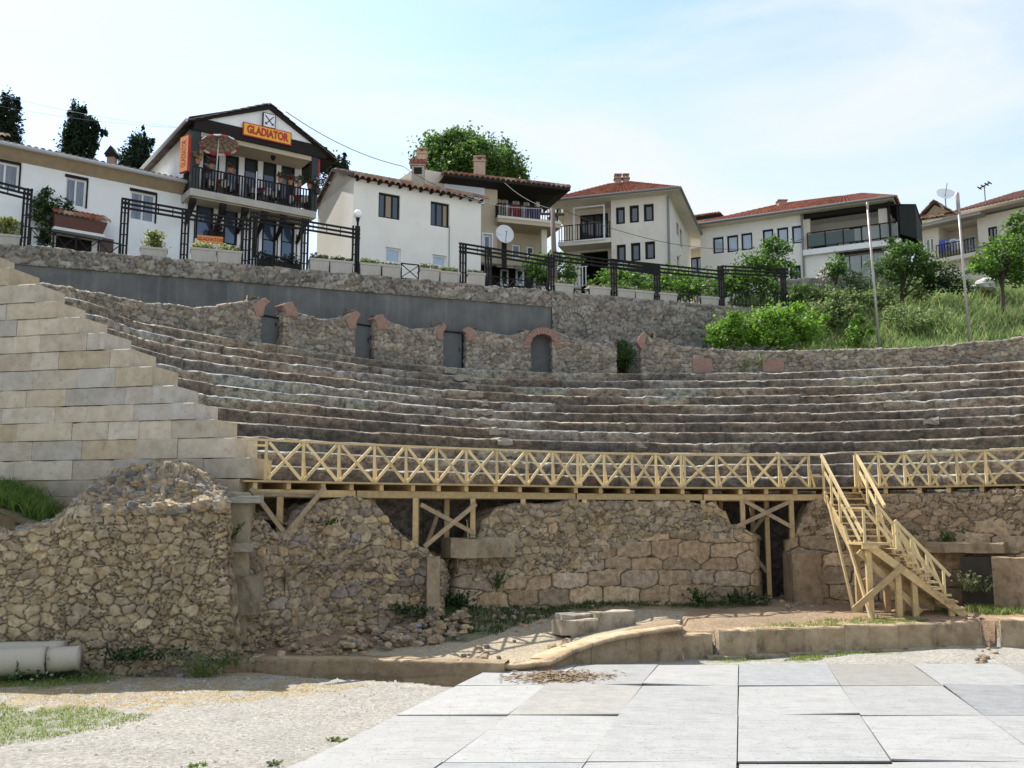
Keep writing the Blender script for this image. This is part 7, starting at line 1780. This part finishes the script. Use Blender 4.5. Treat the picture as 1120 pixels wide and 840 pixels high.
# low stone garden wall in front of the long house
gw = [tuple(lvl(x, y)[:2]) for x, y in ((852, 56.0), (880, 55.5), (905, 55.2), (945, 54.8), (1010, 54.0))]
w_ = rubble("garden_wall", None, gw, lambda s, q: np.full(len(s), atY(890, 305, 55.4).z), 14.0, .5, .4, .25, 901, .1, .08, PAL_GREY, (.16, .15, .13), smooth=0)
tag(w_, "low grey stone garden wall before the long house, under its windows", "wall")
for i, (x, y, r) in enumerate([(1078, 313, .62), (1090, 308, .5), (1066, 316, .35)]):
    p = atY(x, y, 50.5); v, f = stone_mesh(p, r, 950 + i); mb = MB(); mb.v = [tuple(a) for a in v]; mb.f = f
    o = obj("white_boulder", mb, mat("white_rock", (0.60, 0.58, 0.54), .9, (0.42, 0.40, 0.37), 2.5, .5, 8)); tag(o, ["largest white boulder on the slope under the leafy tree at right", "white boulder right of and behind the largest one", "smallest white boulder on the slope, left of the largest"][i], "boulder", "white boulders on the slope")

# ================================================================== flag poles
for lab, x0, y0, x1, y1, Y in [("left of the two tall thin flagpoles on the grassy slope", 962, 379, 948.5, 223, 42.6), ("right of the two tall thin flagpoles on the grassy slope, with a thick top", 1060.5, 374, 1047, 212, 41.5)]:
    a = atY(x0, y0, Y); b = atY(x1, y1, Y); t = thing("flagpole", lab, "flagpole", a, "flagpoles"); m_ = mat("pole_metal", (0.42, 0.40, 0.40), .45, (0.34, 0.30, 0.28), 3, metal=.3)
    obj("pole", MB().tube([a - Vector((0, 0, .4)), b], [.06, .045], 10), m_, t, True)
    top = b if "left" == lab.split()[0] else b; w = .06 if Y > 42 else .08
    obj("pole_head", MB().tube([b - (b - a).normalized() * (.25 if Y > 42 else .9), b, b + Vector((0, 0, .08))], [w, w, w * .5], 10), m_, t, True)

# ================================================================== trees and bushes
def blob(px, py, Y, rx, rz, ry=None): return (tuple(atY(px, py, Y)), (rx, ry or rx, rz))
tree("tall dark cypress at the far left edge behind the brown roof", atY(5, 200, 62), 8, .3, [blob(2, 165, 62, .8, 2.2), blob(4, 135, 62, .5, 1.9), blob(5, 110, 62, .2, .8), blob(14, 145, 62, .45, 2.0), blob(17, 117, 62, .2, .9)], 11000, .2, GREEN_DARK, 101, .2, "conifers behind the white house", 90, .22, .45, "cypress_tree", "tree")
tree("broad dark conifer behind the white house roof, with a ragged right side", atY(90, 200, 62), 8, .3, [blob(86, 165, 62, 1.0, 1.5), blob(84, 145, 62, .75, 1.6), blob(80, 127, 62, .38, 1.0), blob(79, 118, 62, .15, .55), blob(98, 140, 62, .6, .7), blob(107, 142, 62, .4, .3), blob(113, 146, 62, .3, .2), blob(100, 156, 62, .6, .6), blob(74, 152, 62, .35, .8), blob(91, 125, 62, .25, .6), blob(70, 140, 62, .2, .3)], 15000, .2, GREEN_DARK, 102, .2, "conifers behind the white house", 110, .22, .45, "cypress_tree", "tree")
tree("small dark conifer rising just left of the restaurant's roof", atY(150, 215, 64), 7, .3, [blob(150, 177, 64, 1.0, 1.3), blob(153, 160, 64, .55, 1.1), blob(157, 148, 64, .18, .6), blob(163, 157, 64, .45, .25), blob(143, 168, 64, .4, .35)], 8500, .19, GREEN_DARK, 103, .18, "conifers behind the white house", 60, .24, .45, "cypress_tree", "tree")
tree("small dark conifer behind the restaurant, right of its roof", atY(370, 215, 64), 6, .3, [blob(370, 184, 64, .7, .9), blob(374, 174, 64, .35, .5), blob(362, 184, 64, .9, .6)], 1600, .28, GREEN_DARK, 104, .15, None, 30, .25, .45, "cypress_tree", "tree")
tree("big round leafy tree behind the beige balcony house", atY(512, 215, 66), 7, .4, [blob(500, 170, 66, 2.6, 1.5), blob(485, 172, 66, 2.0, 1.2), blob(468, 182, 66, 1.0, .8), blob(530, 172, 66, 2.2, 1.3), blob(552, 182, 66, 1.4, 1.0), blob(566, 190, 66, .8, .5), blob(510, 158, 66, 1.7, .9), blob(490, 158, 66, 1.5, .7), blob(515, 190, 66, 3.5, 1.2), blob(462, 190, 66, .6, .7), blob(576, 196, 66, .5, .3)], 21000, .24, GREEN_MID + GREEN_MID + GREEN_LIGHT[:1], 105, .35, None, 230, .19, .5, "leafy_tree", "tree")
tree("leafy tree with a dark trunk before the long house's six windows", atY(851, 322, 50), 2.2, .2, [blob(836, 287, 50, 1.1, .8), blob(850, 278, 50, 1.0, .7), blob(822, 296, 50, .9, .6), blob(862, 290, 50, .8, .6), blob(812, 300, 50, .6, .5), blob(845, 268, 50, .55, .4), blob(838, 302, 50, 1.0, .6)], 4600, .17, GREEN_MID + GREEN_LIGHT[:1], 106, .16, None, 80, .24, .4, "leafy_tree", "tree")
tree("small tree with white blossom in front of the grey garage doors", atY(914, 318, 51), 1.6, .1, [blob(916, 290, 51, .5, .55), blob(912, 297, 51, .45, .45), blob(921, 284, 51, .3, .35)], 900, .16, GREEN_MID + GREEN_LIGHT[:1], 107, .07, None, 24, .3, .3, "small_tree", "tree")
t = foliage("blossom_shrub", None, [blob(904, 299, 51.3, .55, .35), blob(910, 304, 51.3, .3, .3)], 420, .14, [(0.6, 0.6, 0.56), (0.55, 0.56, 0.45), (0.07, 0.11, 0.04), (0.1, 0.14, 0.05)], 108, 20, .3, .3); tag(t, "shrub with white blossom left of the small tree by the garden wall", "shrub")
tree("broad leafy tree covering the right end of the long house", atY(985, 325, 49), 1.8, .2, [blob(978, 280, 49, 1.0, .8), blob(966, 290, 49, .7, .6), blob(993, 285, 49, 1.1, .8), blob(1010, 292, 49, .9, .7), blob(985, 300, 49, 1.2, .5), blob(1018, 300, 49, .6, .5), blob(976, 268, 49, .4, .4)], 5200, .17, GREEN_MID, 109, .14, None, 90, .24, .4, "leafy_tree", "tree")
tree("large bright green tree at the right edge above the boulders", atY(1093, 320, 46), 2.0, .2, [blob(1095, 282, 46, 1.3, .8), blob(1112, 262, 46, 1.0, .9), blob(1078, 292, 46, .9, .5), blob(1125, 280, 46, 1.4, 1.2), blob(1068, 297, 46, .5, .35), blob(1105, 296, 46, 1.1, .5), blob(1120, 245, 46, .8, .6), blob(1108, 250, 46, .3, .5), blob(1088, 272, 46, .6, .5)], 6500, .17, GREEN_MID + GREEN_LIGHT[:2], 110, .13, None, 110, .22, .4, "leafy_tree", "tree")
t = foliage("shrub", None, [blob(1037, 305, 49, 1.1, .6), blob(1050, 312, 49, .7, .4), blob(1022, 312, 49, .7, .4)], 1700, .15, GREEN_DARK + GREEN_MID[:1], 111, 40, .26, .3); tag(t, "dark round shrub between the two flagpoles below the terrace houses", "shrub")
tree("shrubby tree in front of the balcony house, beside the leaning pole", atY(596, 315, 46.5), 1.4, .1, [blob(592, 290, 46.5, .7, .55), blob(602, 283, 46.5, .8, .5), blob(582, 297, 46.5, .4, .35), blob(612, 292, 46.5, .7, .6), blob(625, 290, 46.5, .55, .5), blob(600, 302, 46.5, .8, .4), blob(622, 305, 46.5, .6, .4)], 3300, .15, GREEN_MID + GREEN_LIGHT[:1], 112, .08, None, 50, .28, .3, "leafy_tree", "tree")
def shrub(lab, blobs, n, size, cols, seed, base=None, ncl=40, sp=.26, nm="shrub"):
    b = base or (blobs[0][0][0], blobs[0][0][1], blobs[0][0][2] - blobs[0][1][2])
    o = foliage(nm, None, blobs, n, size, cols, seed, ncl, sp, .25); tag(o, lab, "shrub"); return o
M5 = GREEN_LIGHT[:2] + GREEN_MID
shrub("tangled green growth on the slope below the grey house, behind the planters", [blob(672, 307, 47, 1.1, .6), blob(700, 306, 47, 1.3, .6), blob(725, 308, 47.5, 1.3, .6), blob(750, 308, 47.5, 1.3, .6), blob(775, 310, 47.5, 1.2, .6), blob(690, 316, 46.5, 1.4, .5), blob(740, 316, 46.5, 1.6, .5), blob(655, 314, 47, .6, .4)], 9000, .16, M5, 121, None, 160, .2)
shrub("darker leafy growth behind the frame at the end of the street wall", [blob(805, 308, 47.5, 1.0, .6), blob(825, 312, 47.5, 1.0, .6), blob(845, 318, 47, 1.0, .5), blob(800, 320, 47, 1.0, .4), blob(868, 322, 48, .8, .5)], 4200, .16, GREEN_MID, 122, None, 80, .22)
shrub("bright yellow green bush at the left end of the grassy slope", [blob(792, 365, 42.4, .9, .7), blob(798, 352, 42.4, .55, .6), blob(785, 374, 42.2, .6, .5), blob(808, 370, 42.4, .5, .55)], 2600, .17, GREEN_LIGHT, 123, None, 50, .24)
shrub("large bright green bush in the middle left of the slope, before the wall end", [blob(838, 352, 42.8, 1.1, .7), blob(860, 350, 42.8, 1.1, .8), blob(880, 358, 42.8, .9, .7), blob(848, 368, 42.5, 1.1, .5), blob(868, 338, 43, .6, .5), blob(825, 366, 42.6, .6, .5), blob(890, 350, 43.5, .6, .5)], 6000, .17, GREEN_LIGHT + GREEN_LIGHT, 124, None, 100, .24)
shrub("low green bush at the foot of the left flagpole", [blob(940, 366, 43, .5, .5), blob(932, 372, 42.6, .4, .35), blob(950, 360, 43, .4, .4), blob(937, 352, 43.3, .3, .4)], 1300, .17, GREEN_LIGHT + GREEN_MID, 125, None, 26, .26)
shrub("grey green rounded shrub above the slope before the garage doors", [blob(938, 310, 51, .9, .7), blob(950, 318, 50.5, .8, .5), blob(925, 318, 50.5, .7, .4)], 1800, .15, [(0.09, 0.14, 0.06), (0.12, 0.17, 0.08)], 126, None, 40, .26)
for i, (x, y, r) in enumerate([(900, 345, .7), (990, 345, .8), (915, 332, .6)]):
    shrub(["dark green weed clump left of the left flagpole on the slope", "dark green weed clump right of the left flagpole on the slope", "dark weed clump near the top of the slope, left of the left flagpole"][i], [blob(x, y, 46, r, .5), blob(x + 14, y + 6, 45.5, r * .8, .4)], 1100, .18, GREEN_GRASS + GREEN_MID[1:2], 130 + i, None, 24, .28, "weed_clump")
shrub("green weeds growing in the opening of the ring wall", [(tuple(ringP(688, 396, -1.2)), (.55, .5, .6)), (tuple(ringP(686, 385, -1.6)), (.5, .5, .5))], 1300, .13, [(0.07, 0.13, 0.03), (0.1, 0.17, 0.04), (0.05, 0.1, 0.03)], 135, None, 26, .3, "weed_clump")
# tall slope grass
rg = np.random.RandomState(140); n = 90000
gx_ = rg.uniform(9.5, 34, n); gy_ = 41.0 + 17 * rg.rand(n) ** 1.5
rq = [tuple(p) for p in ring_q[20:-5:6]] + [(60, 26), (60, 0), (-40, 0), (-40, 23)]
ok = ~pip(gx_, gy_, rq) & ((gx_ > 12.3) | (gy_ < Yt(gx_) - .3)) & (vnoise(gx_ * .5, gy_ * .5, 141, 3) > .27)
gx_, gy_ = gx_[ok], gy_[ok]; gzz = hill_z(gx_, gy_)
cn = vnoise(gx_ * .35, gy_ * .35, 143, 3)
V, T, C = blades(np.stack([gx_, gy_, gzz - .05], 1), .85 * (0.5 + .9 * cn), .026, rg, GREEN_GRASS, .35)
C = C * np.repeat(1.0 + .45 * sst(.4, .6, vnoise(gx_ * .6, gy_ * .6, 145, 3))[:, None], 5, 0)
tag(npobj("grass", V, T, M_leaf, None, C), "tall pale green grass covering the slope right of the street wall", "grass", None, "stuff")
# foreground grass patches and weeds
def grass_patch(lab, poly, n, h, seed, cols=GREEN_GRASS, zf=None, w=.006, lean=.5, z=0.0, name="grass"):
    rg = np.random.RandomState(seed); p = np.array(poly); lo, hi = p.min(0), p.max(0)
    q = lo + (hi - lo) * rg.rand(n * 3, 2); wob = (vnoise(q[:, 0] * 2.2, q[:, 1] * 2.2, seed, 4) - .5) * 1.1
    q = q[pip(q[:, 0] + wob, q[:, 1] + wob, poly) & (vnoise(q[:, 0] * 3, q[:, 1] * 3, seed + 1, 3) > .36)][:n]
    zz = (zf or ground_z)(q[:, 0], q[:, 1])
    V, T, C = blades(np.column_stack([q, zz - .01]), h, w, rg, cols, lean)
    o = npobj(name, V, T, M_leaf, None, C); tag(o, lab, "grass", None, "stuff"); return o
GG = [(0.20, 0.28, 0.06), (0.15, 0.24, 0.05), (0.26, 0.32, 0.09), (0.30, 0.30, 0.12)]
grass_patch("short green grass on the gravel at the lower left edge", GRASS_P1, 13000, .05, 150, GG, w=.007)
grass_patch("green grass beside the fallen column at left", GRASS_P2, 9000, .10, 151, GG, w=.007)
grass_patch("thin dry yellow grass between the gravel and the ruined wall", STRAW_P, 9000, .03, 152, [(0.5, 0.40, 0.2), (0.42, 0.36, 0.18), (0.25, 0.26, 0.1)], w=.006)
grass_patch("strip of green grass between the stage floor and the low wall", GRASS_P3, 6000, .06, 153, GG, w=.008)
grass_patch("grass along the foot of the long low wall", GRASS_P4, 3500, .08, 154, GG, w=.008)
grass_patch("weedy grass by the gap at the end of the low wall", GRASS_P5, 2500, .16, 155, GG, w=.01)
grass_patch("low grass darkened for shade on the earth below the middle podium wall", GRASS_SHADE_P6, 7000, .12, 156, [(0.07, 0.11, 0.03), (0.05, 0.085, 0.025), (0.09, 0.12, 0.04)], w=.012)
bank = lambda x, y: interp(x, [(-15, 3.7), (-12, 3.55), (-11, 3.35), (-10, 3.0), (-9, 2.8), (-7.6, 2.4)]) + (y - 21.2) * .12
grass_patch("bright green grass on the bank behind the left end of the ochre wall", [(-14.5, 21.6), (-9.7, 21.6), (-10.2, 22.6), (-11, 23.6), (-14.5, 23.8)], 6500, .34, 157, [(0.13, 0.22, 0.04), (0.10, 0.18, 0.03), (0.18, 0.25, 0.07)], bank, .012)
def tuft(lab, px, py, z, r, h, n, seed, cols=GREEN_MID, Y=None, size=.07, nm="weed_tuft"):
    p = np.array(atY(px, py, Y) if Y else atZ(px, py, z)); rg = np.random.RandomState(seed)
    ns = max(6, n // 12); V = []; Q = []; C = []; LP = []
    for i in range(ns):
        b0 = p + np.array((rg.normal() * r * .3, rg.normal() * r * .2, -.04)); hh = h * (.35 + .65 * rg.rand())
        e = np.array((rg.normal() * r * .5, rg.normal() * r * .4, hh)); prev = None
        for t in np.linspace(0, 1, 6):
            c = b0 + e * np.array((t ** 1.4, t ** 1.4, t)); k = sum(len(x) for x in V)
            V.append(np.array([c - (.006, 0, 0), c + (.006, 0, 0)])); C.append(np.repeat(np.array(cols[i % len(cols)])[None] * .8, 2, 0))
            if prev is not None: Q.append((prev, prev + 1, k + 1, k))
            prev = k
        tt = rg.rand(n // ns + 1) ** .7
        LP.append(b0 + e * np.stack([tt ** 1.4, tt ** 1.4, tt], 1) + rg.normal(size=(len(tt), 3)) * size * .22)
    LP = np.vstack(LP); LV, LQ = leaf_quads(LP, size * 1.25, rg, 0, .38); k = sum(len(x) for x in V)
    o = npobj(nm, np.vstack(V + [LV]), np.vstack([np.array(Q), LQ + k]), M_leaf, None, np.vstack(C + [leaf_cols(len(LP), cols, rg)])); tag(o, lab, "weed", None); return o
tuft("tall thin weeds at the edge of the ditch before the ochre wall", 221, 741, 0, .5, .6, 520, 160, [(0.14, 0.2, 0.05), (0.2, 0.24, 0.08)], size=.055)
tuft("dark leafy weeds around the end of the fallen column", 104, 735, -.1, .9, .75, 1100, 161, GREEN_DARK + GREEN_MID[:2], size=.08)
tuft("leafy weeds with white flowers in front of the fallen column", 22, 745, 0, .9, .55, 900, 162, GREEN_MID + GREEN_LIGHT[:1] + [(0.5, 0.5, 0.45)], size=.07)
tuft("low leafy weeds along the column's shaded right side", 64, 743, 0, .8, .34, 600, 163, GREEN_MID + [(0.5, 0.5, 0.45)], size=.06)
tuft("dark green bush in the right dark passage mouth", 811, 657, .9, .75, .36, 420, 164, GREEN_DARK + GREEN_MID, Y=27.9, size=.08)
tuft("small dark weed bush at the foot of the middle podium wall's right end", 764, 657, .9, .35, .42, 220, 165, GREEN_DARK + GREEN_MID, Y=28.0, size=.08)
tuft("green weeds at the left dark passage mouth", 496, 662, .9, .6, .45, 600, 166, GREEN_DARK + GREEN_MID, Y=26.0, size=.09)
tuft("green weeds at the foot of the broken podium wall's right part", 446, 670, .9, .7, .3, 260, 167, GREEN_DARK + GREEN_MID, Y=24.6, size=.08)
tuft("scrubby plant with pale leaves in front of the dark hollow at right", 1064, 645, .9, .5, .6, 420, 168, [(0.14, 0.17, 0.07), (0.09, 0.12, 0.05), (0.2, 0.2, 0.1)], Y=26.3, size=.08)
tuft("small green plant on the right podium wall above the brown blocks", 1035, 592, 2.4, .4, .4, 160, 169, GREEN_MID, Y=27.4, size=.07)
tuft("green plant growing on the narrow pier by the ochre wall", 250, 588, 2.7, .35, .4, 260, 170, GREEN_MID, Y=22.2, size=.07)
tuft("green weeds on top of the broken podium wall by its light boulder", 352, 572, 3.0, .5, .2, 260, 171, GREEN_DARK + GREEN_MID, Y=23.7, size=.07)
tuft("dark green plant on the middle podium wall below the long block", 540, 642, 1.5, .4, .5, 240, 172, GREEN_MID, Y=26.6, size=.06)
tuft("green weeds on the left bank at the picture's edge", 8, 560, 3.6, .5, .8, 500, 173, [(0.07, 0.12, 0.04), (0.1, 0.15, 0.05)], Y=23.2, size=.1)
tuft("dark weeds on the soil bank below the ochre wall, left of the tall weeds", 150, 720, .1, .9, .32, 420, 178, GREEN_DARK + GREEN_MID, Y=20.6, size=.08)
tuft("dry dark weeds on the soil bank below the ochre wall, right of the tall weeds", 252, 725, .0, .7, .25, 240, 179, GREEN_MID + [(0.14, 0.13, 0.06)], Y=20.7, size=.06)
shrub("broad low green bramble on the slope between the two flagpoles", [blob(1000, 350, 44.5, 1.0, .4), blob(1025, 345, 45, .9, .4), blob(980, 342, 45.5, .7, .4)], 1500, .14, GREEN_GRASS + GREEN_MID[1:2], 191, None, 50, .24)
shrub("mixed green scrub along the top of the slope before the garden wall", [blob(890, 322, 50, .9, .5), blob(905, 326, 49.5, 1.0, .5), blob(960, 326, 49, 1.0, .5), blob(925, 328, 49, 1.0, .45), blob(995, 322, 49, .9, .45)], 3600, .15, GREEN_GRASS + GREEN_MID, 192, None, 70, .24)
tuft("small grass tuft at the left edge of the stage floor", 368, 808, 0, .16, .06, 160, 174, [(0.2, 0.24, 0.08)], size=.04)
tuft("small grass tuft on the gravel at the bottom of the picture", 218, 836, 0, .2, .05, 180, 175, [(0.17, 0.24, 0.06)], size=.04)
tuft("tiny green tuft on the gravel by the stage floor's near left corner", 300, 836, 0, .16, .10, 120, 176, [(0.14, 0.18, 0.08)], size=.04)
# ================================================================== fallen column
M_marb = mat("marble_old", (0.42, 0.375, 0.30), .75, (0.42, 0.38, 0.31), 3, .3, 20, stain=((0.25, 0.22, 0.17), 4, .58, .8, (1, 1, 1), .6))
def colpiece(lab, x0, y0, x1, y1, r, Y0_, Y1_, flare, sd):
    a = atY(x0, y0, Y0_); b = atY(x1, y1, Y1_); rs_ = [r, r * 1.0, r * .99, r * .98, r * (1.0 + flare * .2), r * (1 + flare)]; ts = [0, .3, .6, .85, .93, 1.0]
    mb = MB().tube([a.lerp(b, t) for t in ts], rs_, 24)
    v = np.array(mb.v); v += (np.stack([vnoise(v[:, 0] * 4, v[:, 2] * 4 + v[:, 1] * 3, sd + k, 3) for k in range(3)], 1) - .5) * .035; mb.v = [tuple(x) for x in v]
    o = obj("column_shaft", mb, M_marb, None, True); tag(o, lab, "column"); return o
colpiece("long fallen marble column shaft lying in the grass at the left edge", -60, 728, 51, 722, .265, 19.6, 19.95, 0, 180)
colpiece("short flared end piece of the fallen marble column, broken off at right", 53.5, 722.5, 88, 719, .235, 19.98, 20.1, .14, 190)
colpiece("second marble shaft lying behind the fallen column at left", -70, 716, 70, 711.5, .2, 20.35, 20.5, 0, 195)
# bark and leaf litter on the stage floor
rg = np.random.RandomState(181); n = 1500
cx = np.clip(rg.normal(size=n) * 27 + 610, 548, 690); cy = 740 + rg.normal(size=n) * 3.2
P_ = np.array([tuple(atZ(a, b, .1)) for a, b in zip(cx, cy)]); P_[:, 2] = .085 + rg.rand(n) * .035
a = rg.rand(n) * 6.28; l = .03 + .08 * rg.rand(n); d = np.stack([np.cos(a), np.sin(a) * .6, (rg.rand(n) - .5) * .4], 1) * l[:, None]; e_ = np.stack([-np.sin(a), np.cos(a), rg.rand(n) * .8], 1) * .014
V = np.stack([P_ - d, P_ - d * .2 + e_, P_ + d, P_ + d * .2 - e_], 1).reshape(-1, 3)
o = npobj("leaf_litter", V, np.arange(4 * n).reshape(-1, 4), M_masonry, None, leaf_cols(n, [(0.36, 0.25, 0.15), (0.42, 0.31, 0.2), (0.25, 0.17, 0.1), (0.5, 0.4, 0.28)], rg)); tag(o, "pile of dry bark and leaf litter on the far left of the stage floor", "litter", None, "stuff")
# gravel stones
rg = np.random.RandomState(182); n = 9000
q = np.array([-8.5, 9.5]) + np.array([8.5, 11.2]) * rg.rand(n, 2); q = q[(q[:, 1] < interp(q[:, 0], ge_pts))]
zz = ground_z(q[:, 0], q[:, 1]); n = len(q); r = .008 + .014 * rg.rand(n) ** 3 + .03 * rg.rand(n) ** 14
base = np.array([(1, 0, 0), (-.5, .87, 0), (-.5, -.87, 0), (0, 0, .9)]); 
V = (np.column_stack([q, zz - .002])[:, None] + base[None] * r[:, None, None] * (0.7 + .6 * rg.rand(n, 4, 1))).reshape(-1, 3)
T = (np.arange(n)[:, None, None] * 4 + np.array([[0, 1, 3], [1, 2, 3], [2, 0, 3]])[None]).reshape(-1, 3)
tag(npobj("gravel", V, T, M_ground, None, np.repeat(leaf_cols(n, [(0.55, 0.52, 0.47), (0.42, 0.4, 0.36), (0.62, 0.6, 0.55)], rg).reshape(n, 4, 3)[:, 0], 4, 0)), "loose pale gravel stones on the open ground at lower left", "gravel", None, "stuff")
# cables
g = F2.P(F2.uz(312, 123)[0], F2.uz(312, 123)[1], .1); ck = F3.P(F3.uz(441, 182, -1)[0], F3.uz(441, 182, -1)[1], -1)
cable("thin overhead cable from the restaurant gable to the cottage chimney", g, ck, .35, .018); cable("overhead cable from the cottage chimney to the leaning wooden pole", ck, pole_top + Vector((-.45, 0, 0)), .6, .014)
cable("cable from the wooden pole to the balcony house's eave", pole_top + Vector((-.1, 0, 0)), F4.P(F4.uz(552, 196, 1.3)[0], F4.uz(552, 200, 1.3)[1], 1.3), .2, .014)
cable("cable from the wooden pole across the grey house front to the far houses", pole_top + Vector((.3, 0, 0)), F7.P(F7.uz(880, 262)[0], F7.uz(880, 262)[1], .2), 1.2, .014)
cable("faint high cable in the sky at upper left, toward the restaurant roof", atY(-40, 92, 55), F2.P(uap, zap + .1, -4), .5, .01); cable("faint lower cable in the sky at upper left, behind the conifers", atY(-40, 108, 58), atY(200, 140, 58), .3, .01)
